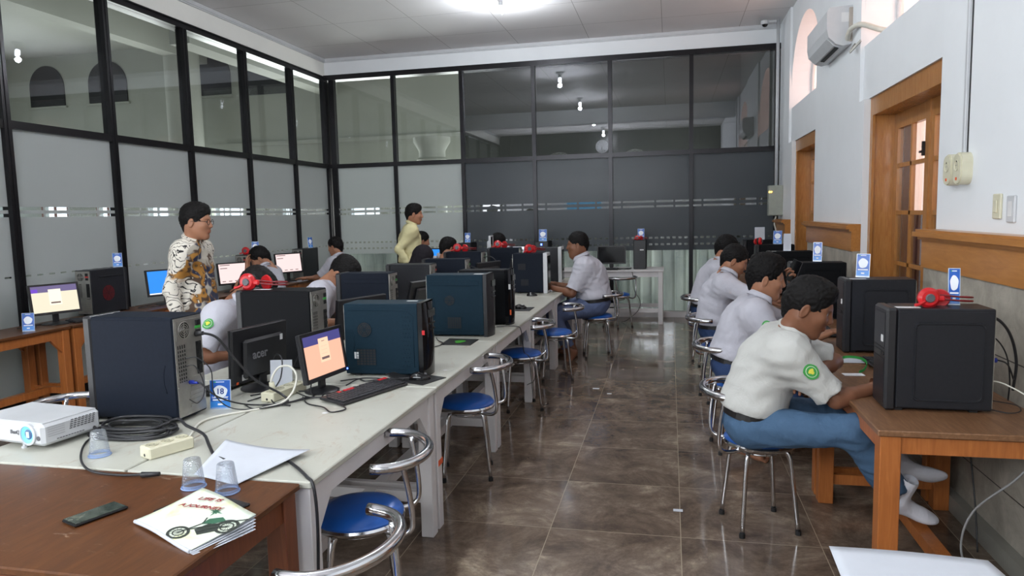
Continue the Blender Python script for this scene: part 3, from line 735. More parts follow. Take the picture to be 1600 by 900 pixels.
def stool(x, y, rz, label, s=1.0):
    if _first[0]:
        _first[0] = False; ST0.location = (x, y, 0); ST0.rotation_euler = (0, 0, rz); ST0['label'] = label; ST0['group'] = 'round blue stools with chrome backrests'; return ST0
    return dup(ST0, (x, y, 0), rz, label, 'round blue stools with chrome backrests')
SB = 'blue stool with chrome backrest, '
stool(-1.03, 1.76, -.15, SB + 'cut off by the bottom edge beside the brown desk')
stool(-1.19, 2.47, .27, SB + 'empty at the first white table, its seat largest in view')
stool(-1.235, 4.12, .05, SB + 'empty at the second white table of the aisle side')
stool(-1.215, 5.66, .22, SB + 'empty at the third white table, cable over its seat')
stool(-1.10, 6.72, .15, SB + 'empty, directly in front of the knees of the large boy')
stool(-.80, 7.86, .0, SB + 'under the large seated boy facing left')
stool(-.72, 9.93, -.9, SB + 'empty in front of the white table at the far glass')
stool(.44, 3.66, PI + .08, SB + 'under the nearest boy at the right hand tables')
stool(.44, 4.86, PI - .05, SB + 'under the second boy at the right hand tables')
stool(.42, 6.12, PI, SB + 'under the third boy at the right hand tables')
stool(.40, 7.55, PI, SB + 'under the furthest boy at the right hand tables')
stool(-2.86, 2.92, PI + .25, SB + 'empty, glimpsed behind the large foreground tower')
stool(-2.95, 3.95, PI, SB + 'under the boy bowing behind the black tower with red headphones')
stool(-2.98, 5.25, PI, SB + 'under the bowing boy behind the navy tower')
stool(-3.0, 7.1, PI, SB + 'under the person with the dark covered head')
stool(-4.62, 7.35, .0, SB + 'under the boy resting his head on his hand')
stool(-4.6, 9.05, .0, SB + 'under the boy in profile at the far left corner')
stool(-3.5, 9.80, -PI / 2, SB + 'under the boy seated just right of the man in yellow')
stool(-2.80, 8.78, -PI / 2, SB + 'under the boy right of the blue and white screen')
stool(-2.16, 9.62, -PI / 2, SB + 'under the boy facing the bright white screen')
stool(-4.35, 5.5, .3, SB + 'empty in front of the left tables behind the batik man')

# ------------------------------------------------------------------ computer towers
def tower(label, x, y, z, rz, L=.42, Wd=.19, H=.43, col='case_black', side='plain', bezel='black_plastic', style='flat', vents=(), red=False, sticker=None, rear=True):
    """local frame : front bezel at +x, rear at -x, side panel seen from -y"""
    t = thing('computer_tower', label, 'computer', (x, y, z), rz, 'desktop computer towers')
    m = M_[col]; a = L / 2; w = Wd / 2; fb = .045
    MB().box(-a, a - fb, -w, w, .012, H, .004).obj('case', m, t)
    B = MB()
    for sx in (-1, 1):
        for sy in (-1, 1): B.box(sx * (a - .06) - .015, sx * (a - .06) + .015, sy * (w - .03) - .012, sy * (w - .03) + .012, 0, .013)
    B.obj('foot_pads', M_['rubber'], t)
    for sy in (-1, 1):
        S = MB(); y0 = sy * w; y1 = sy * (w + .0025)
        S.box(-a + .004, a - fb - .002, y0, y1, .018, H - .012, .001)
        if side == 'raised':
            # raised rounded rectangle stamped in the panel
            u0, u1, v0, v1, r = -a + .035, a - fb - .06, .045, H - .055, .02
            pts = []
            for cx_, cz_, a0 in ((u1 - r, v1 - r, 0), (u0 + r, v1 - r, PI / 2), (u0 + r, v0 + r, PI), (u1 - r, v0 + r, 1.5 * PI)):
                pts += [(cx_ + r * math.cos(a0 + PI / 2 * i / 5), cz_ + r * math.sin(a0 + PI / 2 * i / 5)) for i in range(6)]
            n = len(pts); cx_ = sum(p[0] for p in pts) / n; cz_ = sum(p[1] for p in pts) / n
            lay = []
            for sc, dy in ((1.0, .0025), (.985, .008), (.955, .008), (.94, .0045)):
                lay.append([(cx_ + (p[0] - cx_) * sc, sy * (w + dy), cz_ + (p[1] - cz_) * sc) for p in pts])
            vs = [p for l_ in lay for p in l_]; fs = []
            for i in range(3): fs += [(i * n + k, i * n + (k + 1) % n, (i + 1) * n + (k + 1) % n, (i + 1) * n + k) for k in range(n)]
            fs.append(tuple(3 * n + k for k in range(n))); S.add(vs, fs)
        if side == 'stamp':
            S.box(-a + .02, a - fb - .03, y1, y1 + sy * .003, H - .075, H - .045, .001).box(-a + .02, a - fb - .03, y1, y1 + sy * .003, .035, .047, .001)
            S.tube([(-a + .05, y1, .1), (-a + .06, y1, .16), (-a + .06, y1, .22), (-a + .05, y1, .28)], .003, 6)
        if side == 'line': S.box(-a + .01, a - fb - .01, y1, y1 + sy * .002, H - .03, H - .027)
        if side == 'comb':
            for i in range(14):
                for j in range(3): S.lathe((a - fb - .085 + j * .016 + (i % 2) * .008, y1, .06 + i * .022), (0, sy, 0), [(.005, 0), (.004, .0015), (0, .002)], 6)
            S.tube([(a - fb - .025, y1, .05), (a - fb - .025, y1, H - .07), (a - fb - .06, y1, H - .035), (-a + .03, y1, H - .035)], .0022, 5)
            S.box(-a + .02, a - fb - .07, y1, y1 + sy * .002, .04, .045)
        if side in ('plain', 'stamp', 'comb'):
            S.tube(smooth_path([(-a + .045, y1, .13 + .0), (-a + .055, y1, .17), (-a + .055, y1, .215), (-a + .045, y1, .25)], 4), .0022, 5)
        if side == 'bar': S.box(-a + .1, a - fb - .03, y1, y1 + sy * .006, H - .075, H - .062, .002)
        so = S.obj('side_panel', m, t)
        if sy == -1 or side in ('bar',):
            for (kind, u, v, r) in vents:
                V = MB(); yy = y1 + sy * .0006
                if kind == 'o':
                    V.lathe((u, y1, v), (0, sy, 0), [(r, 0), (r, .0015), (0, .0015)], 28); V.mat(1)
                    for rr in (.25, .5, .75, 1.0): V.tube([(u + r * rr * math.cos(q), yy + sy * .0015, v + r * rr * math.sin(q)) for q in [2 * PI * i / 24 for i in range(24)]], .0016, 5, True)
                    for q in range(6): V.beam((u, yy + sy * .0015, v), (u + r * math.cos(q * PI / 3), yy + sy * .0015, v + r * math.sin(q * PI / 3)), .003, .002, (0, 1, 0))
                    for q in range(4): V.lathe((u + r * .98 * math.cos(q * PI / 2 + PI / 4), y1, v + r * .98 * math.sin(q * PI / 2 + PI / 4)), (0, sy, 0), [(.004, 0), (.003, .003), (0, .003)], 8)
                else:
                    V.box(u - r, u + r, y1, y1 + sy * .0015, v - r * .8, v + r * .8); V.mat(1)
                    for q in range(7):
                        V.box(u - r + q * r / 3 - .0012, u - r + q * r / 3 + .0012, yy, yy + sy * .0022, v - r * .8, v + r * .8)
                        V.box(u - r, u + r, yy, yy + sy * .0022, v - r * .8 + q * r * .8 / 3 - .0012, v - r * .8 + q * r * .8 / 3 + .0012)
                V.obj('vent_grille', [M_['red_vent'] if red else M_['vent'], m], so)
    # front bezel
    F = MB(); bm_ = M_[bezel]; X0, X1 = a - fb, a
    if style == 'flat':
        F.box(X0, X1, -w - .002, w + .002, .0, H + .002, .01)
        f2 = MB()
        f2.box(X1, X1 + .002, -w + .015, w - .015, H * .62, H * .95); f2.box(X1, X1 + .003, -w + .02, w - .02, H * .60, H * .605)
        f2.box(X1, X1 + .004, -w + .03, w - .05, H * .53, H * .57).box(X1, X1 + .002, -w + .015, w - .015, .03, H * .5)
        f2.lathe((X1, w - .03, H * .55), (1, 0, 0), [(.008, 0), (.008, .003), (0, .004)], 12)
    elif style == 'bulge':
        def sec(u, v):
            yy = -w - .002 + u * (Wd + .004); k = 1 - (2 * u - 1) ** 2
            return (X1 - .02 + .030 * k * (.8 + .2 * math.sin(PI * v)), yy, .0 + v * (H + .004))
        F.grid(sec, 14, 14); F.box(X0, X1 - .02, -w - .002, w + .002, 0, H + .004)
        f2 = MB().box(X1 - .005, X1 + .009, -.05, .05, H * .8, H * .9).box(X1 - .005, X1 + .010, -.045, .045, H * .62, H * .64).box(X1 - .005, X1 + .010, -.045, .045, H * .7, H * .72)
    elif style == 'white':
        F.box(X0, X1, -w - .003, w + .003, 0, H + .003, .004)
        f2 = MB().box(X1, X1 + .006, -w + .022, w - .022, .03, H - .03, .002)
    fo = F.obj('front_bezel', bm_, t)
    f2.obj('drive_bays', M_['gloss_black'] if style != 'flat' else M_['black_plastic'], fo)
    if sticker:
        for (nm, u, v, su, sv, mt) in sticker:
            if nm == 'side': MB().box(u - su, u + su, -w - .0035, -w - .0045, v - sv, v + sv).obj('sticker', M_[mt], t)
            elif nm == 'front': MB().box(X1 + .001, X1 + .0045, u - su, u + su, v - sv, v + sv).obj('sticker', M_[mt], t)
            elif nm == 'bez': MB().box(X0 + u - su, X0 + u + su, -w - .003, -w - .004, v - sv, v + sv).obj('sticker', M_[mt], t)
            elif nm == 'top': MB().box(u - su, u + su, v - sv, v + sv, H + .0002, H + .0012).obj('sticker', M_[mt], t)
    if rear:
        R = MB(); xr = -a; R.box(xr - .003, xr, -w + .006, w - .006, .02, H - .008)
        zt = H - .02; zb = zt - .085
        R.box(xr - .006, xr - .003, -w + .014, w - .014, zb, zt)
        # slot covers
        for i in range(7): R.box(xr - .006, xr - .003, -w + .02, w * .15, .05 + i * .019, .063 + i * .019)
        for i in range(5): R.lathe((xr - .003, w - .012, .05 + i * .05), (-1, 0, 0), [(.003, 0), (.003, .002), (0, .002)], 8)
        ro = R.obj('rear_panel', M_['steel'], t)
        Bk = MB(); Bk.box(xr - .012, xr - .006, -w + .02, -w + .052, zb + .052, zb + .078, .003).box(xr - .009, xr - .006, -w + .02, -w + .052, zb + .012, zb + .034, .002)
        Bk.lathe((xr - .0063, w - .062, (zt + zb) / 2), (-1, 0, 0), [(.037, 0), (.037, .0008), (0, .0008)], 28)
        Bk.box(xr - .004, xr - .0031, w * .22, w - .02, .17, zb - .02).box(xr - .0045, xr - .0031, -w + .016, -w + .052, zb - .165, zb - .02)
        Bk.obj('rear_openings', M_['vent'], ro)
        G = MB()
        for rr in (.009, .018, .027, .036): G.tube([(xr - .009, w - .062 + rr * math.cos(q), (zt + zb) / 2 + rr * math.sin(q)) for q in [2 * PI * i / 20 for i in range(20)]], .0018, 5, True)
        G.beam((xr - .009, w - .098, (zt + zb) / 2), (xr - .009, w - .026, (zt + zb) / 2), .004, .003); G.beam((xr - .009, w - .062, zb + .005), (xr - .009, w - .062, zt - .005), .004, .003, (1, 0, 0))
        # perforated fan vent : fine bars
        for i in range(9): G.box(xr - .0055, xr - .004, w * .22, w - .02, .175 + i * (zb - .2) / 9, .175 + i * (zb - .2) / 9 + .006)
        for i in range(5): G.box(xr - .0055, xr - .004, w * .24 + i * .014, w * .24 + i * .014 + .005, .17, zb - .02)
        G.obj('fan_grille', M_['steel'], ro)
        MB().box(xr - .0075, xr - .006, -w + .018, -w + .055, zb + .038, zb + .05).obj('voltage_label', M_['red_plastic'] if red else M_['green_label'], ro)
        P = MB()
        for i in range(4): P.box(xr - .01, xr - .0045, -w + .022, -w + .042, zb - .04 - i * .034, zb - .024 - i * .034)
        P.obj('ports', M_['vent'], ro)
    return t
M_['red_vent'] = plain('dark_red_vent', hexc(92, 14, 20), .4)
TZ = .75
PI_ = PI
# middle row, far side : rear panels to the aisle (front faces -x)
tower('large navy tower in the left foreground with rear ports, behind the coil of cable', -2.27, 2.655, TZ, PI, L=.45, Wd=.19, H=.455, col='case_navy', side='plain')
tower('black tower with red headphones on top, behind the monitor seen from the back', -2.21, 3.70, TZ, PI, L=.47, Wd=.2, H=.455, col='case_black', side='line', sticker=[('top', .10, .02, .05, .02, 'label')])
tower('navy tower beside the bowing boy in white, third in the far side row', -2.25, 4.98, TZ, PI + .03, L=.42, Wd=.19, H=.445, col='case_navy', side='stamp')
tower('plain black tower with red rear socket, fourth in the far side row', -2.32, 6.12, TZ, PI, L=.42, Wd=.2, H=.43, col='case_charcoal', side='line', red=True)
tower('black tower before the dark covered head, fifth in the far side row', -2.22, 6.84, TZ, PI, L=.46, Wd=.19, H=.43, col='case_navy', side='line')
tower('navy tower with red headphones on its left end, sixth in the far side row', -2.36, 7.98, TZ, PI, L=.46, Wd=.19, H=.44, col='case_navy', side='stamp')
tower('navy tower with red headphones over its front edge, last in the far side row', -2.08, 8.86, TZ, PI, L=.42, Wd=.19, H=.44, col='case_navy', side='stamp')
# middle row, aisle side : fronts to the aisle
tower('teal black tower with round fan vent beside the peach login screen', -1.50, 3.61, TZ, .045, L=.46, Wd=.19, H=.395, col='case_teal', side='comb', style='bulge', bezel='gloss_black',
      vents=(('o', -.115, .255, .04), ('s', -.11, .105, .055)), sticker=[('side', -.165, .115, .012, .018, 'label'), ('top', .12, .03, .03, .012, 'label'), ('bez', .03, .24, .008, .012, 'red_plastic')])
tower('blue black tower with a round and a square vent, second on the aisle side', -1.468, 4.87, TZ, .02, L=.46, Wd=.21, H=.44, col='case_teal', side='stamp', style='bulge', bezel='black_plastic',
      vents=(('o', -.06, .26, .036), ('s', -.03, .10, .05)), sticker=[('top', .14, -.03, .035, .02, 'label')])
M_['orange_mark'] = plain('orange_mark', hexc(226, 92, 40), .4)
tower('plain black tower with bulging front and orange mark, third on the aisle side', -1.415, 5.40, TZ, 0, L=.42, Wd=.17, H=.43, col='case_black', side='line', style='bulge', bezel='gloss_black',
      sticker=[('bez', .036, .30, .008, .02, 'label'), ('bez', .04, .10, .006, .02, 'orange_mark')])
tower('navy tower with white front edge and two square vents, beside the large boy', -1.485, 7.61, TZ, 0, L=.38, Wd=.2, H=.435, col='case_navy', side='line', style='white', bezel='white_plastic',
      vents=(('s', -.09, .29, .042), ('s', -.06, .12, .042)))
tower('charcoal tower with white front edge, last on the aisle side, behind the large boy\'s hands', -1.51, 8.82, TZ, 0, L=.38, Wd=.2, H=.44, col='case_charcoal', side='plain', style='white', bezel='white_plastic')
# right wall : fronts to the aisle
tower('nearest charcoal tower on the right with red headphones and a glossy framed side panel', 1.075, 3.255, TZ, PI - .02, L=.40, Wd=.19, H=.43, col='case_charcoal', side='raised', sticker=[('front', .05, .30, .012, .014, 'label'), ('top', .11, .05, .045, .02, 'label')])
tower('second charcoal tower on the right wall, the nearest boy looking past it', 1.18, 4.51, TZ, PI - .02, L=.38, Wd=.19, H=.432, col='case_charcoal', side='raised', sticker=[('front', .05, .30, .012, .014, 'label'), ('top', .11, .05, .045, .02, 'label')])
tower('third tower on the right wall, black, behind the nearest boy\'s head', 1.105, 5.86, TZ, PI - .03, L=.40, Wd=.19, H=.435, col='case_black', side='raised')
tower('fourth tower on the right wall, with a small white paper slip on its side', 1.15, 7.43, TZ, PI, L=.42, Wd=.19, H=.435, col='case_black', side='raised', sticker=[('top', .16, .05, .03, .02, 'label')])
tower('fifth tower on the right wall, with red headphones at its front edge', 1.20, 8.86, TZ, PI, L=.43, Wd=.19, H=.435, col='case_black', side='plain')
tower('furthest tower on the right wall, with a white card on top', 1.17, 10.15, TZ, PI, L=.40, Wd=.19, H=.44, col='case_black', side='plain')
# left wall : rear panels to the viewer
tower('tower on the left tables with a red fan in its side panel', -5.37, 5.80, TZ, PI / 2, L=.46, Wd=.17, H=.43, col='case_charcoal', side='bar', vents=(('o', -.03, .2, .075),), red=True)
tower('tower with red headphones on the left tables, half hidden by a boy\'s head', -5.30, 8.20, TZ, PI / 2, L=.42, Wd=.17, H=.43, col='case_charcoal', side='plain', red=True)
tower('tower in the far corner of the left tables beside the boy in profile', -5.25, 9.52, TZ, PI / 2, L=.46, Wd=.17, H=.44, col='case_charcoal', side='plain', red=True)
tower('black tower cut off by the left edge of the picture', -5.20, 4.16, TZ, PI / 2, L=.44, Wd=.17, H=.43, col='case_black', side='plain')
# far tables : fronts to the viewer
tower('slim black tower on the far white table beside the switched off monitor', -.43, 10.55, .78, -PI / 2, L=.36, Wd=.18, H=.42, col='case_navy', side='plain', sticker=[('front', .03, .28, .028, .008, 'label')])
tower('small black tower with red light on the far tables, behind the man in yellow', -3.05, 10.5, .78, -PI / 2, L=.36, Wd=.20, H=.42, col='case_black', sticker=[('front', .0, .385, .008, .008, 'led_red')])
tower('black tower with a blue light on the far table under a blue sign', -1.86, 10.5, .78, -PI / 2, L=.36, Wd=.20, H=.42, col='case_black', sticker=[('front', .0, .38, .011, .014, 'led_blue')])
# ------------------------------------------------------------------ monitors
def monitor(label, x, y, z, rz, w=.41, h=.25, lift=.10, tilt=.12, screen='login', col='black_plastic', back_text=None, base=.11):
    """local frame : screen faces -y"""
    t = thing('monitor', label, 'monitor', (x, y, z), rz, 'monitors')
    cz = lift + h / 2
    X = Matrix.Translation((0, 0, cz)) @ Matrix.Rotation(-tilt, 4, 'X')
    B = MB(); B.X = X; b = .016
    B.box(-w / 2, w / 2, 0, .02, -h / 2, h / 2, .004)
    B.box(-w / 2, -w / 2 + b, -.008, 0, -h / 2, h / 2).box(w / 2 - b, w / 2, -.008, 0, -h / 2, h / 2).box(-w / 2 + b, w / 2 - b, -.008, 0, h / 2 - b, h / 2).box(-w / 2 + b, w / 2 - b, -.008, 0, -h / 2, -h / 2 + b * 1.3)
    B.box(-w * .36, w * .36, .02, .048, -h * .42, h * .30, .012)
    ho = B.obj('housing', M_[col], t)
    S = MB(); S.X = X; a, c = -w / 2 + b, w / 2 - b; lo, hi = -h / 2 + b * 1.3, h / 2 - b
    def q(x0, x1, z0, z1, y, mi): S.mat(mi).add([(x0, y, z0), (x1, y, z0), (x1, y, z1), (x0, y, z1)], [(0, 1, 2, 3)])
    dw, dh = c - a, hi - lo
    if screen == 'login':
        q(a, c, lo, hi - dh * .24, -.001, 0); q(a, c, hi - dh * .24, hi, -.001, 1)
        q(a + dw * .40, a + dw * .66, lo + dh * .30, hi - dh * .12, -.0015, 2); q(a + dw * .43, a + dw * .63, lo + dh * .36, lo + dh * .42, -.002, 3)
        q(a + dw * .48, a + dw * .56, lo + dh * .8, lo + dh * .815, -.002, 3)
        for k in range(3): q(a + dw * .45, a + dw * .6, lo + dh * (.5 + .09 * k), lo + dh * (.508 + .09 * k), -.002, 0)
        ms = [M_['scr_peach'], M_['scr_purple'], M_['scr_card'], M_['scr_text']]
    elif screen == 'login_cream':
        q(a, c, lo, hi - dh * .24, -.001, 0); q(a, c, hi - dh * .24, hi, -.001, 1); q(a, a + dw * .15, hi - dh * .24, hi - dh * .10, -.0013, 4)
        q(a + dw * .37, a + dw * .64, lo + dh * .26, hi - dh * .14, -.0015, 2); q(a + dw * .40, a + dw * .61, lo + dh * .32, lo + dh * .38, -.002, 3)
        ms = [M_['scr_cream'], M_['scr_header'], M_['scr_card2'], M_['scr_text'], M_['scr_violet2']]
    elif screen == 'desktop':
        q(a, c, lo, hi, -.001, 0); q(a + dw * .55, c, lo, hi, -.0013, 1); q(a, c, lo, lo + dh * .05, -.0016, 2)
        ms = [M_['scr_blue'], M_['scr_blue2'], M_['scr_white']]
    elif screen == 'form':
        q(a, c, lo, hi, -.001, 0); q(a + dw * .05, a + dw * .4, hi - dh * .08, hi - dh * .04, -.0015, 1)
        for k in range(4): q(a + dw * (.08 + .22 * k), a + dw * (.2 + .22 * k), lo + dh * .08, lo + dh * .12, -.0015, 1)
        q(a + dw * .06, a + dw * .3, hi - dh * .24, hi - dh * .20, -.0015, 1)
        ms = [M_['scr_pink'], M_['scr_text']]
    elif screen == 'white':
        q(a, c, lo, hi, -.001, 0); q(a, a + dw * .35, hi - dh * .2, hi, -.0015, 1); q(a + dw * .1, a + dw * .9, lo + dh * .45, lo + dh * .47, -.0015, 2)
        ms = [M_['scr_white'], M_['scr_text'], M_['scr_blue']]
    elif screen == 'bluewhite':
        q(a, c, lo, lo + dh * .5, -.001, 0); q(a, c, lo + dh * .5, hi, -.001, 1); q(a + dw * .6, a + dw * .9, lo + dh * .7, lo + dh * .78, -.0015, 0)
        ms = [M_['scr_white'], M_['scr_blue']]
    else: q(a, c, lo, hi, -.001, 0); ms = [M_['scr_off']]
    S.obj('screen', ms, ho)
    N = MB(); N.box(-.025, .025, .012, .03, .012, cz, .004); N.obj('neck', M_[col], t)
    MB().lathe((0, .02, 0), (0, 0, 1), [(0, 0), (base, 0), (base, .006), (base * .8, .014), (.03, .02), (0, .02)], 30).obj('base', M_[col], t)
    if back_text:
        o = text_mesh(back_text, .062, plain('faded_lettering', hexc(112, 112, 116), .5), ho, 'lettering', tuple(X @ Vector((.04, .0485, .0))), (PI / 2 - tilt, 0, PI), bold=.0012)
        L = MB(); L.X = X; L.box(-.13, -.11, .0485, .0495, .045, .075); L.box(.10, .14, .0205, .0215, -h / 2 + .012, -h / 2 + .042); L.obj('sticker', M_['label'], ho)
        L = MB(); L.X = X; L.box(.165, .18, .0205, .022, -h / 2 + .0, -h / 2 + .012); L.obj('sticker', M_['orange_mark'], ho)
    if screen == 'login':
        L = MB(); L.X = X; L.box(w / 2 - .014, w / 2 - .006, -.010, -.008, -h / 2 + .006, -h / 2 + .014); L.obj('power_light', M_['led_blue'], ho)
    return t
M_['scr_card2'] = emit('screen_card_pale', hexc(246, 236, 208), 1.0); M_['scr_violet2'] = emit('screen_violet_pale', hexc(110, 70, 190), .9); M_['scr_blue2'] = emit('screen_blue_deep', hexc(60, 96, 228), 1.0)
monitor('monitor with a peach login page and purple header on the first white table', -1.675, 3.165, TZ, 1.45, w=.35, h=.24, lift=.07, tilt=.14, screen='login', base=.085)
monitor('black monitor seen from behind beside the loose white sheet on the first white table', -2.06, 3.20, TZ, PI + 1.42, w=.40, h=.27, lift=.055, tilt=.05, screen='off', back_text='acer', base=.11)
monitor('tilted black monitor seen from behind, between the black tower and the teal tower', -1.96, 4.22, TZ, PI + 1.2, w=.42, h=.26, lift=.09, tilt=.12, screen='off')
monitor('monitor seen from behind in front of the fourth tower of the far side row', -2.0, 5.55, TZ, PI + 1.2, w=.40, h=.25, lift=.09, tilt=.3, screen='off')
monitor('monitor seen from behind in front of the sixth tower of the far side row', -1.90, 7.25, TZ, PI + 1.2, w=.42, h=.25, lift=.12, tilt=.2, screen='off')
monitor('monitor seen from behind before the last tower of the far side row', -1.75, 8.2, TZ, PI + 1.2, w=.40, h=.25, lift=.10, tilt=.2, screen='off')
monitor('monitor showing a cream login page with dark violet header on the left tables', -5.22, 5.10, TZ, 1.2, w=.40, h=.265, lift=.09, tilt=.16, screen='login_cream')
monitor('monitor showing a plain blue desktop behind the man in batik', -5.22, 6.50, TZ, 1.15, w=.42, h=.28, lift=.09, tilt=.14, screen='desktop')
monitor('monitor showing a pale pink form right of the man in batik', -5.2, 7.66, TZ, 1.1, w=.40, h=.27, lift=.09, tilt=.14, screen='form')
monitor('monitor showing a pale form, mostly behind the boy resting his head on his hand', -5.2, 8.95, TZ, 1.1, w=.42, h=.28, lift=.12, tilt=.14, screen='form')
monitor('monitor with a blue and white page right of the man in yellow', -3.50, 10.45, .78, .0, w=.30, h=.24, lift=.10, screen='bluewhite')
monitor('monitor with a bright white page on the far white table', -2.29, 10.45, .78, 0, w=.42, h=.27, lift=.09, screen='white')
monitor('switched off black monitor on the far white table beside the slim tower', -.84, 10.42, .78, .05, w=.42, h=.27, lift=.075, tilt=.05, screen='off')
monitor('thin pale monitor edge on, standing before the boy at the bright white screen', -2.315, 9.12, TZ, PI / 2 + .14, w=.34, h=.34, lift=.25, tilt=.0, screen='off', col='white_plastic')
for i, (y, l) in enumerate(((3.72, 'nearest'), (5.0, 'second'), (6.4, 'third'), (7.9, 'furthest'))):
    monitor('black monitor on the right hand wooden tables facing the aisle, %s of the four' % l, 1.22, y + .12, TZ, -PI / 2 + .1, w=.40, h=.25, lift=.09, screen='white' if i else 'bluewhite')

# ------------------------------------------------------------------ keyboards, mice, pads
def keyboard(label, x, y, z, rz, red=False, L=.44, Wd=.15):
    t = thing('keyboard', label, 'keyboard', (x, y, z), rz, 'keyboards')
    B = MB(); X = Matrix.Rotation(math.radians(4), 4, 'X'); B.X = X
    B.box(-L / 2, L / 2, -Wd / 2, Wd / 2, .006, .02, .004); B.obj('base', M_['black_plastic'], t)
    K = MB(); K.X = X; kw = (L - .02) / 20
    for r in range(6):
        for c in range(20):
            if r == 5 and c % 5 == 0: continue
            x0 = -L / 2 + .01 + c * kw; y0 = -Wd / 2 + .01 + r * (Wd - .02) / 6
            if r == 0 and 5 <= c < 11:
                if c == 5: K.mat(0).box(x0, x0 + kw * 6 - .002, y0, y0 + .018, .02, .026, .002)
                continue
            K.mat(1 if red and r == 5 and (4 <= c <= 8 or c > 16) else 0)
            K.box(x0, x0 + kw - .0025, y0, y0 + (Wd - .02) / 6 - .0025, .02, .0265, .002)
    K.obj('keys', [plain('key_black', hexc(40, 40, 44), .45), M_['red_plastic']], t)
    return t
keyboard('black keyboard with red keys in front of the peach login screen', -1.455, 3.15, TZ, 1.23, True, L=.45, Wd=.16)
keyboard('black keyboard behind the monitor seen from the back on the first white table', -2.24, 3.20, TZ, -PI / 2 - .1, L=.42)
keyboard('black keyboard below the cream login page on the left tables', -5.10, 5.38, TZ, 1.35)
keyboard('keyboard under the hand of the nearest boy, beside the green lanyard', 1.11, 3.98, TZ, PI / 2 + .05)
keyboard('keyboard under the hand of the second boy on the right', 1.02, 5.15, TZ, PI / 2)
keyboard('keyboard before the large boy', -1.42, 7.98, TZ, -PI / 2)
keyboard('white keyboard lying before the switched off monitor', -.95, 10.28, .78, 0)
def mouse(label, x, y, z, rz):
    t = thing('computer_mouse', label, 'mouse', (x, y, z), rz, 'computer mice')
    B = MB()
    def sh(u, v):
        a = u * 2 * PI; r = math.sin(v * PI / 2); return (.057 * math.cos(a) * r, .032 * math.sin(a) * r * (1 + .1 * math.cos(a)), .036 * math.cos(v * PI / 2) ** .7 * (1 - .15 * math.cos(a)))
    B.grid(sh, 24, 8); B.obj('shell', M_['gloss_black'], t)
    MB().lathe((.03, -.004, .028), (0, 1, 0), [(0, 0), (.007, 0), (.007, .008), (0, .008)], 12).obj('scroll_wheel', M_['grey_plastic'], t)
mouse('black mouse on the curled mouse pad near the keyboard with red keys', -1.285, 3.455, TZ + .004, .3)
mouse('black mouse on the pad in front of the black tower with orange mark', -1.33, 6.25, TZ + .004, .2)
mouse('black mouse beside the tower with white front edge', -1.42, 7.27, TZ, .2)
def pad(label, pts, z, green=False, curl=0):
    B = MB(); n = 14
    def f(u, v):
        a = Vector(pts[0]).lerp(Vector(pts[1]), u); b = Vector(pts[3]).lerp(Vector(pts[2]), u); p = a.lerp(b, v)
        return (p.x, p.y, z + .003 + curl * max(0, (v - .6) / .4) ** 2 * (1 - .5 * u))
    B.grid(f, n, n)
    if green:
        B.mat(1); c = sum((Vector(p) for p in pts), Vector((0, 0))) / 4
        B.prism([(c.x + .035 * math.cos(a) * (1 + .25 * math.sin(3 * a)), c.y + .05 * math.sin(a)) for a in [2 * PI * i / 20 for i in range(20)]], lambda u, v, w: (u, v, z + .0035 + w), .0006)
    o = B.obj('mouse_pad', [M_['rubber'], plain('pad_green', hexc(60, 150, 40), .6)])
    so = o.modifiers.new('t', 'SOLIDIFY'); so.thickness = .0028; so.offset = -1; tag(o, label, 'mouse pad')
pad('black mouse pad with a curled corner beside the keyboard with red keys', [(-1.23, 3.34), (-1.16, 3.52), (-1.42, 3.63), (-1.47, 3.44)], TZ, curl=.03)
pad('black mouse pad with a green emblem between the teal tower and the blue black tower', [(-1.50, 4.44), (-1.29, 4.44), (-1.29, 4.66), (-1.51, 4.68)], TZ, True)
pad('black mouse pad lying beyond the tower with the orange mark', [(-1.46, 6.1), (-1.22, 6.1), (-1.22, 6.36), (-1.46, 6.36)], TZ)

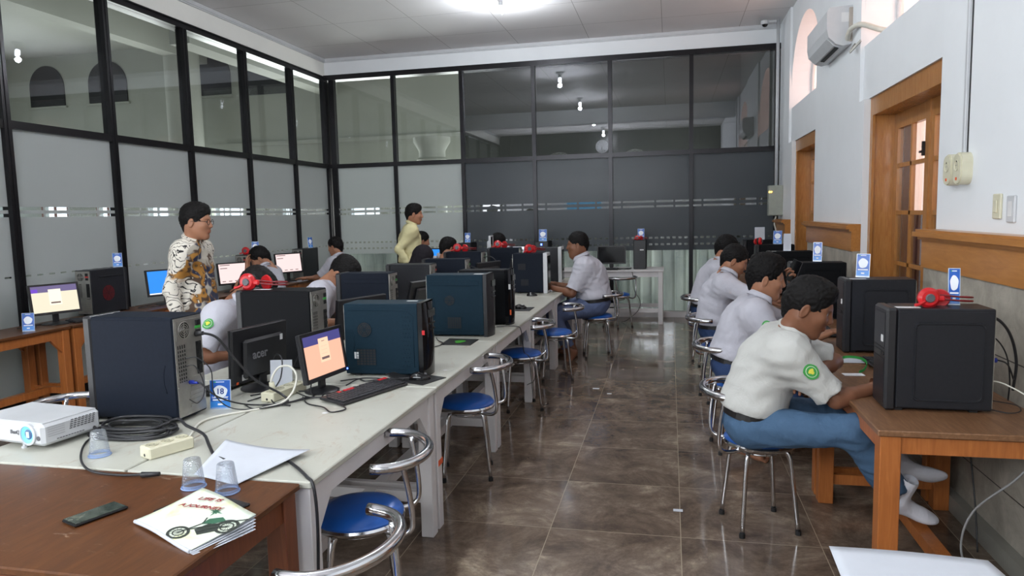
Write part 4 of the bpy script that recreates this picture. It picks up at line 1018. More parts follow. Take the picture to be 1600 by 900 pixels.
# ------------------------------------------------------------------ headphones
def headset(label, x, y, z, rz, flip=False, s=1.0):
    t = thing('headphones', label, 'headphones', (x, y, z), rz, 'red and black headphones')
    A = MB(); A.lathe((0, 0, .045 * s), (0, -1, 0), [(0, 0), (.045 * s, 0), (.05 * s, .006 * s), (.05 * s, .02 * s), (.036 * s, .034 * s), (0, .036 * s)], 24); A.obj('ear_cup', M_['red_plastic'], t)
    A = MB(); A.lathe((0, .004, .045 * s), (0, 1, 0), [(0, 0), (.043 * s, 0), (.045 * s, .012 * s), (.034 * s, .02 * s), (0, .012 * s)], 24); A.obj('ear_pad', M_['rubber'], t)
    A = MB(); A.lathe((0, -.037 * s, .045 * s), (0, -1, 0), [(0, 0), (.022 * s, 0), (.018 * s, .006), (0, .006)], 20); A.obj('cap', M_['grey_plastic'], t)
    A = MB(); A.lathe((.075 * s, .05 * s, .034 * s), (.35, .9, 0), [(0, 0), (.042 * s, 0), (.046 * s, .01 * s), (.03 * s, .03 * s), (0, .032 * s)], 24); A.obj('ear_cup', M_['red_plastic'], t)
    A = MB()
    for dz in (0, .016):
        pts = smooth_path([(.03 * s, -.01, .04 * s + dz), (.09 * s, -.012, .035 * s + dz), (.17 * s, .0, .026 * s + dz), (.215 * s, .03 * s, .022 * s + dz), (.20 * s, .07 * s, .02 * s + dz), (.12 * s, .085 * s, .022 * s + dz)], 6)
        A.tube(pts, .0045 * s, 8)
    A.obj('headband', plain('dark_red_band', hexc(110, 22, 28), .35), t)
    A = MB().box(.035 * s, .075 * s, -.026 * s, -.004 * s, .026 * s, .056 * s, .008); A.obj('yoke', M_['red_plastic'], t)
    A = MB(); A.tube(smooth_path([(-.02 * s, -.03 * s, .03 * s), (-.05 * s, -.04 * s, .016 * s), (-.07 * s, -.045 * s, .013 * s)], 5), .008 * s, 8); A.obj('microphone', M_['red_plastic'], t)
    return t
headset('red and black headphones on the nearest right hand tower', 1.045, 3.23, TZ + .431, .04, s=.85)
headset('bright red headphones in front of the bowed head on the black tower', -2.40, 3.68, TZ + .456, .04)
headset('red headphones on the sixth tower of the far side row', -2.44, 7.98, TZ + .441, .05)
headset('red headphones on the last tower of the far side row', -2.16, 8.83, TZ + .441, .1)
headset('red headphones by the blue light on the tower with white front edge', -1.52, 7.62, TZ + .437, .6)
headset('red headphones on the tower half hidden by the boy at the left tables', -5.33, 8.15, TZ + .431, .2)
headset('small red headphones on the slim tower at the far table', -.47, 10.5, .78 + .421, 0, s=.7)
headset('red headphones on the fifth tower at the right wall', 1.03, 8.84, TZ + .436, 1.2, s=.9)

# ------------------------------------------------------------------ blue number signs
def standee(label, x, y, z, rz, w=.085, h=.13, number=None, tilt=-.12, plain_white=False):
    t = thing('acrylic_sign', label, 'sign', (x, y, z), rz, 'blue desk number signs')
    X = Matrix.Rotation(tilt, 4, 'X')
    def q(B, pts, d, y0): B.prism(pts, lambda u, v, ww: (u, y0 - ww, v), d)
    B = MB(); B.X = X; B.box(-w / 2, w / 2, 0, .004, .003, h, .0008).box(-w / 2, w / 2, -.0, .05, 0, .003)
    ho = B.obj('holder', plain('clear_acrylic', hexc(190, 205, 222), .1, 0, .8), t)
    C = MB(); C.X = X; C.mat(0).box(-w / 2 + .003, w / 2 - .003, -.001, 0, .006, h - .003)
    if plain_white: C.obj('card', [M_['paper']], t); return t
    C.mat(1); blob = [(.0 + (.029 + .0016 * math.sin(5 * a)) * math.cos(a) * w / .085, h * .60 + (.027 + .0012 * math.cos(3 * a)) * math.sin(a) * h / .13) for a in [2 * PI * i / 28 for i in range(28)]]
    q(C, blob, .0006, -.001)
    C.box(-w * .36, w * .36, -.0016, -.001, h * .30, h * .345); C.box(-w * .12, w * .12, -.0016, -.001, h * .14, h * .2); C.box(-w * .42, w * .42, -.0016, -.001, h * .065, h * .072); C.box(-w * .2, w * .2, -.0016, -.001, h * .91, h * .935)
    C.mat(2); C.box(-w * .28, -w * .2, -.0018, -.001, h * .905, h * .94)
    C.mat(3); C.box(-w / 2 + .003, w / 2 - .003, -.0013, -.001, .006, h * .27)
    co = C.obj('card', [M_['sign_blue'], M_['sign_white'], M_['green_label'], plain('sign_light_blue', hexc(52, 132, 214), .3)], t)
    if number:
        co_m = plain('sign_dark_ink', hexc(24, 60, 140), .4)
        text_mesh(number, .036, co_m, t, 'number', tuple(X @ Vector((0, -.0026, h * .60))), (PI / 2 + tilt, 0, 0), bold=.0006)
        text_mesh('Lab Komputer', .0125, M_['sign_white'], t, 'lettering', tuple(X @ Vector((0, -.0022, h * .325 + .012))), (PI / 2 + tilt, 0, 0), bold=.0003)
    return t
S_ = 'blue number sign '
standee('blue sign reading 18 standing against the large tower in the left foreground', -2.005, 2.79, TZ, .25, w=.095, h=.135, number='18')
standee(S_ + 'on the left table at the picture edge', -5.12, 4.72, TZ, .5, w=.09, h=.15)
standee(S_ + 'on the tower with the red fan at the left glass', -5.36, 6.0, TZ + .431, .7, w=.085, h=.14)
standee(S_ + 'on the tower behind the boy resting his head on his hand', -5.24, 8.22, TZ + .431, .5, w=.09, h=.16)
standee(S_ + 'on the tower in the far left corner, seen almost edge on', -5.2, 9.6, TZ + .441, 1.15, w=.08, h=.16)
standee(S_ + 'on the small tower with red light at the far tables', -3.03, 10.45, 1.201, .1, w=.09, h=.15)
standee(S_ + 'above the tower with the blue light at the far glass', -1.86, 10.45, 1.201, 0, w=.12, h=.18)
standee(S_ + 'on the slim tower at the far table', -.42, 10.62, 1.201, 0, w=.1, h=.16)
standee(S_ + 'on the nearest tower of the right wall behind the red headphones', 1.165, 3.285, TZ + .431, -.15, w=.045, h=.155)
standee(S_ + 'on the second tower of the right wall', 1.12, 4.56, TZ + .433, -.45, w=.075, h=.14)
standee(S_ + 'on the third tower of the right wall', 1.12, 5.9, TZ + .436, -.3, w=.065, h=.15)
standee('dark blue backed sign on the fifth tower of the right wall', 1.24, 8.88, TZ + .436, -.35, w=.10, h=.16)
standee('pale card sign seen edge on, on the fourth tower of the right wall', 1.13, 7.43, TZ + .436, -.2, w=.07, h=.17, plain_white=True)
standee('white card standing on the furthest tower of the right wall', 1.19, 10.15, TZ + .441, 0, w=.13, h=.17, plain_white=True)
for nm, c, l in (('led_blue', (-1.585, 7.52, TZ + .462), 'small blue light beside the red headphones on the tower with white front edge'),):
    pass

# ------------------------------------------------------------------ foreground : projector
def projector():
    t = thing('projector', 'white video projector with a glowing blue lens on the left end of the white table', 'projector', (-2.46, 2.28, TZ), math.radians(-7.0))
    # local : front (lens) towards -y ; width x
    w, d, h = .225, .20, .085
    body = MB(); 
    def sec(u, v):
        return None
    body.box(-w, .16, -.11, .14, .018, .018 + h, .012); body.box(-w + .01, .15, -.10, .13, .018 + h, .022 + h, .003)
    body.obj('housing', M_['white_plastic'], t)
    lx = .085
    R = MB(); R.lathe((lx, -.11, .062), (0, -1, 0), [(.042, -.002), (.042, .006), (.034, .008), (.034, -.0)], 32); R.obj('lens_ring', M_['white_plastic'], t)
    G = MB(); G.mat(0).lathe((lx, -.109, .062), (0, -1, 0), [(.034, .004), (.028, .002), (.02, 0.001)], 32); G.mat(1).lathe((lx, -.109, .062), (0, -1, 0), [(0, .004), (.020, .001)], 28); G.mat(2).box(lx - .008, lx + .006, -.1142, -.1132, .05, .072)
    G.obj('lens', [M_['lens_glow'], emit('lens_core', (.04, .12, .28, 1), 1.0), emit('lens_bright', (.6, .9, 1, 1), 1.6)], t)
    MB().lathe((.137, -.11, .05), (0, -1, 0), [(0, .002), (.009, .002), (.009, 0)], 16).obj('sensor', M_['grey_plastic'], t)
    V = MB()
    for i in range(5):
        for j in range(7): V.box(.1601, .162, .0 + j * .016 + i * .002, .010 + j * .016 + i * .002, .058 + i * .008, .0615 + i * .008)
    V.obj('vent_grille', M_['grey_plastic'], t); V = MB()
    for i in range(10): V.box(.1601, .162, -.055 + i * .012, -.047 + i * .012, .034, .037)
    V.obj('lower_vent', M_['grey_plastic'], t)
    T = MB()
    for i in range(5): T.box(.1601, .1615, -.09, -.02, .052 + i * .009, .053 + i * .009)
    T.obj('groove', plain('groove_grey', hexc(150, 152, 155), .5), t)
    for (x, y) in ((.03, -.09), (-.18, -.09), (.13, .11), (-.18, .11)): MB().lathe((x, y, 0), (0, 0, 1), [(0, 0), (.011, 0), (.011, .006), (.006, .008), (.006, .02), (0, .02)], 14).obj('foot', M_['white_plastic'], t)
    text_mesh('BenQ', .021, M_['grey_plastic'], t, 'lettering', (.015, -.1125, .066), (PI / 2, 0, 0), bold=.0004)
    MB().box(-.02, .03, .02, .045, .1055 + .0, .1065).obj('badge', plain('badge_grey', hexc(120, 124, 130), .4), t)
projector()
# ------------------------------------------------------------------ plastic cups standing upside down
M = NT('clear_plastic'); gs = M.n('ShaderNodeBsdfTransparent'); gs.inputs[0].default_value = (.90, .93, .96, 1)
gl = M.n('ShaderNodeBsdfGlossy'); gl.inputs['Roughness'].default_value = .08
vo = M.n('ShaderNodeTexVoronoi'); vo.inputs['Scale'].default_value = 190; M.l(M.co(), vo.inputs['Vector'])
bp = M.n('ShaderNodeBump'); bp.inputs['Strength'].default_value = .6; bp.inputs['Distance'].default_value = .002; M.l(vo.outputs['Distance'], bp.inputs['Height']); M.l(bp.outputs[0], gl.inputs['Normal'])
lw = M.n('ShaderNodeLayerWeight'); lw.inputs[0].default_value = .35; M.l(bp.outputs[0], lw.inputs['Normal'])
df = M.n('ShaderNodeBsdfDiffuse'); df.inputs[0].default_value = (.8, .86, .95, 1); m0 = M.n('ShaderNodeMixShader'); m0.inputs[0].default_value = .09; M.l(gs.outputs[0], m0.inputs[1]); M.l(df.outputs[0], m0.inputs[2])
mx = M.n('ShaderNodeMixShader'); M.l(M.math('ADD', M.math('MULTIPLY', lw.outputs['Fresnel'], .5), .05), mx.inputs[0]); M.l(m0.outputs[0], mx.inputs[1]); M.l(gl.outputs[0], mx.inputs[2]); M.l(mx.outputs[0], M.out.inputs['Surface']); M_['clear'] = M.m
M = NT('blue_tinted_plastic'); M.col(hexc(150, 176, 222)); M.set(.15, 0, .6, Alpha=.6); M_['bluerim'] = M.m
def cup(label, x, y, z, s=1.0):
    t = thing('plastic_cup', label, 'cup', (x, y, z), 0, 'clear plastic cups upside down')
    B = MB(); B.lathe((0, 0, 0), (0, 0, 1), [(.036 * s, .004), (.034 * s, .02), (.030 * s, .055), (.026 * s, .092 * s), (.024 * s, .095 * s), (0, .090 * s)], 40); B.obj('wall', M_['clear'], t)
    B = MB(); B.tube([(.037 * s * math.cos(a), .037 * s * math.sin(a), .003) for a in [2 * PI * i / 32 for i in range(32)]], .0028, 8, True); B.lathe((0, 0, .002), (0, 0, 1), [(.036 * s, 0), (.035 * s, .012)], 32); B.obj('rim', M_['bluerim'], t)
cup('clear plastic cup upside down beside the projector', -2.065, 2.15, TZ)
cup('upturned clear plastic cup on the brown desk, left one of the pair', -1.50, 1.925, .752)
cup('upturned clear plastic cup on the brown desk, right one of the pair', -1.365, 1.905, .752)
# ------------------------------------------------------------------ phone, notebook, case
t = thing('mobile_phone', 'black mobile phone lying face up on the brown desk', 'phone', (-1.645, 1.68, .752), math.radians(70))
MB().box(-.077, .077, -.038, .038, 0, .010, .004).obj('case', M_['gloss_black'], t)
M = NT('phone_screen'); f = M.noise(M.co(), 18, 5, .6, 1); M.col(M.ramp(f, [(.3, hexc(26, 34, 30)), (.55, hexc(70, 78, 70)), (.75, hexc(120, 118, 106))])); M.set(.06, 0, .8)
MB().box(-.072, .072, -.034, .034, .0101, .0108).obj('screen', M.m, t)
def notebook():
    t = thing('notebook', 'notebook with a motorcycle cover reading LIFE IS A JOURNEY, at the desk corner', 'notebook', (-1.30, 1.66, .754), 0)
    # cover corners in desk plane : spine side lower left
    A, Bc, Cc, Dc = Vector((-.185, -.01)), Vector((.09, -.14)), Vector((.155, .06)), Vector((-.10, .175))
    def P(u, v, z=0.0):
        p = (A.lerp(Bc, u)).lerp(Dc.lerp(Cc, u), v); lift = .010 + .028 * (max(v, 0) ** 1.5) * (1 - .45 * u) + .004 * math.sin(u * 5) + z
        return Vector((p.x, p.y, lift))
    B = MB(); B.grid(lambda u, v: P(u, v), 16, 12)
    M = NT('notebook_cover'); f = M.noise(M.co(), 9, 4, .6, .5); M.col(M.ramp(f, [(.35, hexc(206, 222, 208)), (.55, hexc(226, 232, 214)), (.72, hexc(222, 224, 150))])); M.set(.35)
    o = B.obj('cover', M.m, t); m_ = o.modifiers.new('t', 'SOLIDIFY'); m_.thickness = .001
    # pages fan out below the cover
    for k in range(5):
        g = MB(); g.grid(lambda u, v: P(u * (1.0 + .012 * k), v * (1 - .02 * k), 0) + Vector((.002 * k, -.0015 * k, -.0018 * (k + 1) - v * .0040 * (k + 1))), 8, 8)
        g.obj('page', M_['paper'], t)
    B = MB(); n = 12
    B.tube([P(i / n, 0, -.004) for i in range(n + 1)], .0055, 8); B.obj('spine', M_['paper'], t)
    # printed drawing : flat shapes laid on the cover
    ink = plain('cover_ink', hexc(46, 52, 46), .5); red = plain('cover_red', hexc(150, 30, 40), .5); grn = plain('cover_green', hexc(44, 96, 70), .5); yel = plain('cover_yellow', hexc(228, 226, 160), .6)
    def ring(B, cu, cv, r, th, n=26, sq=1.0):
        vs = []; fs = []
        for i in range(n):
            a = 2 * PI * i / n
            for rr in (r, r - th): vs.append(P(cu + rr * math.cos(a), cv + rr * 1.25 * math.sin(a), .0012))
        for i in range(n): j = (i + 1) % n; fs.append((2 * i, 2 * j, 2 * j + 1, 2 * i + 1))
        B.add(vs, fs)
    def poly(B, pts, z=.0012): B.add([P(u, v, z) for u, v in pts], [tuple(range(len(pts)))])
    Y = MB(); 0 and poly(Y, [(.80 + .24 * math.cos(a) * (1 + .15 * math.sin(4 * a)), .40 + .30 * math.sin(a) * (1 + .12 * math.cos(3 * a))) for a in [2 * PI * i / 24 for i in range(24)]], .0008); 0
    K = MB(); SQ = lambda u, v: (.78 + (u - .82) * 1.3, .36 + (v - .34) * 1.3)
    ring(K, *SQ(.70, .17), .115, .03); ring(K, *SQ(.94, .52), .13, .034); ring(K, *SQ(.70, .17), .06, .012); ring(K, *SQ(.94, .52), .075, .014)
    for i in range(6):
        a = i * PI / 6
        for (cu, cv, r) in ((*SQ(.70, .17), .11), (*SQ(.94, .52), .12)): 
            p, q = P(cu + r * math.cos(a), cv + r * 1.25 * math.sin(a), .0012), P(cu - r * math.cos(a), cv - r * 1.25 * math.sin(a), .0012); K.beam(p, q, .0008, .0003)
    def strip(B, a, b, w): 
        a = SQ(*a); b = SQ(*b); p, q = P(a[0], a[1], .0014), P(b[0], b[1], .0014); B.beam(p, q, w * 1.3, .0004)
    for a, b, w in (((.70, .17), (.74, .42), .003), ((.74, .42), (.70, .50), .003), ((.94, .52), (.80, .36), .004), ((.72, .26), (.92, .62), .004), ((.80, .28), (.90, .50), .006), ((.92, .62), (1.0, .72), .004), ((.73, .42), (.80, .46), .004)): strip(K, a, b, w)
    poly(K, [SQ(*q) for q in [(.76, .30), (.84, .26), (.92, .42), (.86, .52), (.78, .44)]]); K.obj('motorcycle_drawing', ink, t)
    G = MB(); poly(G, [SQ(*q) for q in [(.74, .40), (.82, .48), (.86, .58), (.80, .60), (.73, .50)]], .0017); G.obj('tank_drawing', grn, t); G = MB()
    for i in range(8):
        a = i * PI / 4 + .2; r = .10 if i % 2 == 0 else .055
        poly(G, [(.60 + r * math.cos(a), .72 + r * 1.2 * math.sin(a)), (.60 + .02 * math.cos(a + .7), .72 + .024 * math.sin(a + .7)), (.60, .72), (.60 + .02 * math.cos(a - .7), .72 + .024 * math.sin(a - .7))])
    G.obj('compass_drawing', grn, t)
    ang = math.atan2(Dc.y - Cc.y, Dc.x - Cc.x) + PI
    for txt, u, v, s in (('LIFE IS', .36, .84, .030), ('A JOURNEY', .40, .66, .028)):
        p = P(u, v, .0035)
        text_mesh(txt, s, red, t, 'lettering', tuple(p), (-.05, 0, ang + .35), depth=.0002, bold=.0006)
notebook()
MB().box(-.11, .11, -.085, .085, 0, .007, .003).obj('tablet_case', M_['black_plastic'], None, (-1.36, 1.775, .7525), (0, 0, -.30))
tag(bpy.data.objects['tablet_case'], 'flat black tablet case under the notebook on the brown desk', 'tablet case')
# ------------------------------------------------------------------ sheets of paper
def sheet(nm, label, pts, z, fn=None, n=14, mat='paper'):
    def f(u, v):
        a = Vector(pts[0]).lerp(Vector(pts[1]), u); b = Vector(pts[3]).lerp(Vector(pts[2]), u); p = a.lerp(b, v)
        return (p.x, p.y, z + (fn(u, v) if fn else 0))
    o = MB().grid(f, n, n).obj(nm, M_[mat]); m_ = o.modifiers.new('t', 'SOLIDIFY'); m_.thickness = .0006
    tag(o, label, 'paper'); return o
sheet('paper_sheet', 'loose white sheet with raised corners across the white table and the brown desk', [(-1.57, 2.02), (-1.37, 1.955), (-1.275, 2.27), (-1.66, 2.33)], .7555, lambda u, v: .012 * (2 * u - 1) ** 2 * v + .006 * v)
sheet('paper_sheet', 'large blank white sheet at the bottom right, close to the viewer', [(.375, 1.36), (.80, 1.34), (.745, 1.83), (.392, 1.845)], .748, lambda u, v: .004 * math.sin(u * PI) - .0 * v)
sheet('paper_sheet', 'white sheet behind the green lanyard on the nearest right hand table', [(.92, 4.13), (1.13, 4.13), (1.14, 4.30), (.92, 4.30)], .7515)
sheet('paper_sheet', 'white sheet under the hands of the large boy', [(-1.46, 7.68), (-1.20, 7.72), (-1.2, 7.98), (-1.44, 7.98)], .7515, lambda u, v: .012 * v)
sheet('paper_sheet', 'white sheet on the left tables in front of the boy in profile', [(-5.15, 8.86), (-5.0, 8.86), (-5.0, 9.2), (-5.18, 9.2)], .7515)
# upright white card between cables
o = MB().box(-.055, .055, -.001, .001, 0, .15).obj('paper_card', M_['paper'], None, (-1.92, 3.17, TZ), (-.12, 0, .25)); tag(o, 'white card propped upright among the cables behind the peach screen', 'card')
# green lanyard and its card
o = MB().box(-.05, .05, -.026, .026, 0, .003, .001).obj('name_card', M_['label'], None, (.91, 3.83, .7505), (0, 0, .1)); tag(o, 'small pale name card near the hand of the nearest boy', 'card')
B = MB(); pts = smooth_path([(.89, 4.08, .757), (.94, 4.16, .775), (1.0, 4.10, .785), (1.02, 4.02, .775), (.985, 3.93, .757), (.95, 3.88, .755)], 8)
for i in range(len(pts) - 1): B.beam(pts[i], pts[i + 1], .002, .014)
tag(B.obj('lanyard', plain('green_ribbon', hexc(40, 140, 60), .6)), 'green lanyard loop beside the white sheet on the nearest right hand table', 'lanyard')

# ------------------------------------------------------------------ power strips
def power_strip(label, x, y, z, rz, n=4, L=.24):
    t = thing('power_strip', label, 'power strip', (x, y, z), rz, 'cream power strips')
    MB().box(-L / 2, L / 2, -.037, .037, 0, .045, .005).obj('housing', M_['beige_plastic'], t)
    for i in range(n):
        cx_ = -L / 2 + (i + .5) * L / n
        s_ = MB(); s_.lathe((cx_, 0, .0452), (0, 0, 1), [(.023, 0), (.023, .002), (.020, .002), (.019, -.0), (0, 0)], 24); so = s_.obj('socket', plain('socket_shade', hexc(176, 172, 148), .5), t)
        h = MB(); h.lathe((cx_ - .008, 0, .0454), (0, 0, 1), [(0, .0005), (.0028, .0005)], 10).lathe((cx_ + .008, 0, .0454), (0, 0, 1), [(0, .0005), (.0028, .0005)], 10); h.obj('holes', M_['vent'], so)
    MB().lathe((-L / 2 - .0005, 0, .014), (-1, 0, 0), [(.006, 0), (0, .0008)], 12).obj('cord_hole', M_['vent'], t)
power_strip('cream power strip by the coil of black cable at the desk edge', -1.83, 2.22, TZ, 1.15, 3, .17)
power_strip('cream power strip among the cables behind the peach screen', -1.84, 3.06, TZ, 1.45, 4, .26)
# ------------------------------------------------------------------ cables
def cable(label, pts, r=.0035, mat='cable', plug=None, name='cable'):
    B = MB(); B.tube(smooth_path(pts, 8), r, 8); o = B.obj(name, M_[mat]); tag(o, label, 'cable')
    if plug:
        p, q, rr, mt = plug; P = MB(); P.tube([p, Vector(p).lerp(Vector(q), .5), q], rr, 10, taper=lambda u: 1 - .3 * u); P.obj('plug', M_[mt], o)
    return o
B = MB(); pts = []
rnd = random.Random(2)
for k in range(7):
    rx, ry = .155 + rnd.uniform(-.045, .03), .085 + rnd.uniform(-.02, .022); cx_, cy_ = -2.13 + rnd.uniform(-.02, .02), 2.415 + rnd.uniform(-.01, .012)
    for i in range(16):
        a = 2 * PI * i / 16; pts.append((cx_ + rx * math.cos(a), cy_ + ry * math.sin(a), TZ + .007 + .006 * k + .003 * math.sin(3 * a + k)))
pts = pts + [(-1.98, 2.47, TZ + .05), (-1.90, 2.42, TZ + .04), (-1.78, 2.36, TZ + .03), (-1.70, 2.28, TZ + .02), (-1.62, 2.20, TZ + .008), (-1.55, 2.16, TZ + .0065)]
B.tube(smooth_path(pts, 3), .0062, 8); tag(B.obj('cable_coil', M_['cable']), 'thick coil of black cable heaped in front of the large tower', 'cable')
cable('black signal cable with a plug lying over the edge of the brown desk', [(-2.25, 2.41, TZ + .01), (-2.24, 2.28, TZ + .007), (-2.10, 2.10, TZ + .009), (-1.96, 1.99, TZ + .009), (-1.83, 1.965, TZ + .009), (-1.72, 1.975, TZ + .012)], .0042, 'cable', ((-1.735, 1.973, TZ + .012), (-1.675, 1.985, TZ + .014), .010, 'cable'))
cable('black cable hanging over the end of the first white table and down beside its leg', [(-1.33, 2.20, TZ + .008), (-1.24, 2.12, TZ + .009), (-1.175, 2.06, TZ + .006), (-1.135, 2.03, .735), (-1.128, 2.03, .6), (-1.15, 2.05, .3), (-1.17, 2.10, .03), (-1.25, 2.3, .008)], .0055)
# cord of the large tower
xr = -2.045 + .008
cable('thick black power cord arching from the large tower over the blue sign', [(xr + .0, 2.70, 1.115), (xr + .03, 2.70, 1.118), (xr + .075, 2.74, 1.09), (xr + .11, 2.80, .99), (xr + .16, 2.88, .87), (xr + .24, 2.96, .785), (xr + .29, 2.92, .757), (xr + .22, 2.83, .757)], .0055, 'cable', ((xr - .002, 2.70, 1.115), (xr + .035, 2.70, 1.118), .013, 'cable'))
cable('dark blue video cable from the rear of the large tower', [(xr, 2.645, .91), (xr + .045, 2.64, .912), (xr + .10, 2.68, .84), (xr + .16, 2.80, .775), (xr + .28, 2.90, .757), (xr + .34, 3.02, .757)], .0036, 'cable', ((xr - .006, 2.645, .91), (xr + .04, 2.64, .912), .010, 'blue_plug'))
cable('thin black cable looping from the ports of the large tower', [(xr, 2.61, .985), (xr + .04, 2.62, .99), (xr + .06, 2.64, .93), (xr + .05, 2.66, .86), (xr + .03, 2.64, .82), (xr + .005, 2.62, .84)], .0022)
cable('second thin black cable from the ports of the large tower down to the table', [(xr, 2.62, 1.02), (xr + .04, 2.64, 1.02), (xr + .075, 2.68, .96), (xr + .07, 2.70, .85), (xr + .10, 2.76, .77), (xr + .2, 2.80, .756), (xr + .27, 2.95, .756)], .0026)
rnd = random.Random(7)
TG = [('tangled black cable lying behind the blue sign', [(-1.93, 2.86), (-1.83, 2.80), (-1.73, 2.90), (-1.68, 3.05), (-1.78, 3.12), (-1.90, 3.04), (-1.95, 2.92)]),
      ('black cable looped on the table in front of the peach screen stand', [(-1.72, 3.02), (-1.64, 2.92), (-1.53, 2.86), (-1.46, 2.80), (-1.42, 2.86), (-1.50, 2.93), (-1.60, 2.99), (-1.66, 3.12)]),
      ('black cable running from the power strip under the upright card', [(-1.82, 3.12), (-1.74, 3.05), (-1.66, 3.00), (-1.58, 3.05), (-1.60, 3.16), (-1.66, 3.2)]),
      ('black cable crossing behind the keyboard with red keys', [(-1.62, 3.28), (-1.60, 3.40), (-1.52, 3.44), (-1.47, 3.42), (-1.40, 3.46), (-1.33, 3.47)]),
      ('black cable lying in front of the teal tower', [(-1.68, 3.34), (-1.62, 3.42), (-1.55, 3.36), (-1.48, 3.41), (-1.42, 3.44), (-1.36, 3.42)]),
      ('black cable tangle behind the monitor seen from the back', [(-2.0, 3.02), (-1.94, 3.10), (-1.86, 3.22), (-1.92, 3.32), (-2.02, 3.30), (-2.06, 3.2)]),
      ('black cable loose between the teal tower and the green mouse pad', [(-1.62, 4.2), (-1.52, 4.3), (-1.48, 4.45), (-1.55, 4.55), (-1.6, 4.66)])]
for l, p in TG: cable(l, [(x, y, TZ + .0045 + rnd.uniform(0, .008)) for x, y in p], .0034)
cable('raised black cable arching over the cream power strip', [(-1.99, 3.2, .86), (-1.94, 3.16, .93), (-1.88, 3.12, .92), (-1.85, 3.05, .84), (-1.86, 2.98, .78), (-1.80, 2.90, .757), (-1.70, 2.87, .757)], .0036)
cable('another raised black cable arching behind the upright card', [(-1.95, 3.34, .83), (-1.88, 3.30, .91), (-1.80, 3.24, .92), (-1.74, 3.18, .86), (-1.72, 3.1, .78), (-1.66, 3.02, .757)], .0032)
cable('cream power cable in a high loop with its plug in the power strip', [(-1.845, 2.97, .80), (-1.845, 2.96, .85), (-1.83, 3.0, .90), (-1.78, 3.02, .905), (-1.735, 3.0, .86), (-1.73, 2.93, .79), (-1.78, 2.85, .757), (-1.95, 2.62, .756), (-1.86, 2.38, .756)], .0052, 'white_cable', ((-1.845, 2.97, .79), (-1.845, 2.96, .84), .017, 'beige_plastic'))
cable('white cable loop behind the upright card', [(-1.80, 3.42, .80), (-1.80, 3.40, .88), (-1.775, 3.38, .93), (-1.75, 3.36, .90), (-1.75, 3.34, .82), (-1.78, 3.32, .757)], .004, 'white_cable')
cable('black cable dangling over the seat of the third empty stool', [(-1.30, 5.2, TZ + .005), (-1.15, 5.22, TZ + .006), (-1.115, 5.24, .72), (-1.11, 5.3, .55), (-1.10, 5.42, .49), (-1.06, 5.45, .40), (-1.05, 5.4, .30), (-1.1, 5.35, .27)], .003)
# cables at the right wall
xr = 1.275
cable('black power cord curving from the nearest right hand tower to the wall', [(xr, 3.30, 1.12), (xr + .06, 3.30, 1.12), (xr + .12, 3.32, 1.05), (xr + .16, 3.35, .93), (xr + .165, 3.38, .80)], .006, 'cable', ((xr, 3.30, 1.12), (xr + .05, 3.30, 1.12), .011, 'cable'))
cable('black cable below the power cord of the nearest right hand tower', [(xr, 3.27, 1.05), (xr + .05, 3.28, 1.04), (xr + .10, 3.30, .97), (xr + .13, 3.33, .86), (xr + .14, 3.36, .76)], .003)
cable('blue video plug and cable on the nearest right hand tower', [(xr, 3.25, .955), (xr + .05, 3.25, .955), (xr + .10, 3.28, .93), (xr + .14, 3.32, .86)], .0034, 'cable', ((xr, 3.25, .955), (xr + .045, 3.25, .955), .014, 'blue_plug'))
cable('white network cable from the nearest right hand tower to the right', [(xr, 3.22, .875), (xr + .05, 3.20, .87), (xr + .12, 3.14, .83), (xr + .15, 3.05, .79)], .003, 'white_cable')
cable('thin black cable with a small red plug on the nearest right hand table', [(xr, 3.22, .757), (xr + .06, 3.16, .757), (xr + .12, 3.2, .757), (xr + .14, 3.3, .757), (xr + .05, 3.36, .757), (xr + .02, 3.3, .757)], .0024)
cable('pale grey cable hanging in an arc from wall to floor at the right edge', [(1.46, 3.25, .66), (1.44, 3.15, .60), (1.36, 3.12, .50), (1.24, 3.18, .34), (1.20, 3.2, .20), (1.22, 3.2, .08), (1.30, 3.15, .006), (1.38, 3.0, .006)], .0045, 'grey_cable')
cable('black cable hanging down the wall below the nearest right hand table', [(1.40, 3.75, .70), (1.405, 3.7, .45), (1.40, 3.6, .2), (1.38, 3.5, .006)], .004)
cable('black cable dangling in a loop under the far white table', [(-.55, 10.3, .76), (-.52, 10.16, .72), (-.5, 10.15, .5), (-.42, 10.15, .35), (-.45, 10.2, .2), (-.62, 10.3, .04), (-.7, 10.4, .006)], .004)
cable('black cable heaped on the far white table beside the slim tower', [(-.75, 10.3, .787), (-.68, 10.26, .795), (-.60, 10.32, .79), (-.55, 10.27, .80), (-.62, 10.30, .795), (-.72, 10.27, .79)], .007)
cable('black cable arching behind the second white table towers', [(-2.05, 6.9, 1.10), (-1.98, 6.9, 1.10), (-1.9, 6.95, 1.05), (-1.86, 7.0, .95), (-1.84, 7.0, .77)], .005)
cable('black cable arching down beside the last far side tower', [(-2.12, 7.95, 1.12), (-2.02, 7.92, 1.13), (-1.94, 7.9, 1.05), (-1.92, 7.9, .9), (-1.9, 7.9, .77)], .005)
cable('cable running from the blue desktop monitor along the left tables', [(-5.18, 6.48, .757), (-5.15, 6.25, .757), (-5.25, 6.1, .757), (-5.3, 6.35, .757), (-5.2, 6.55, .757)], .004)
cable('dark cables behind the cream login monitor', [(-5.3, 5.1, .76), (-5.35, 4.95, .757), (-5.3, 4.9, .80), (-5.22, 4.88, .757), (-5.32, 4.8, .757)], .004)

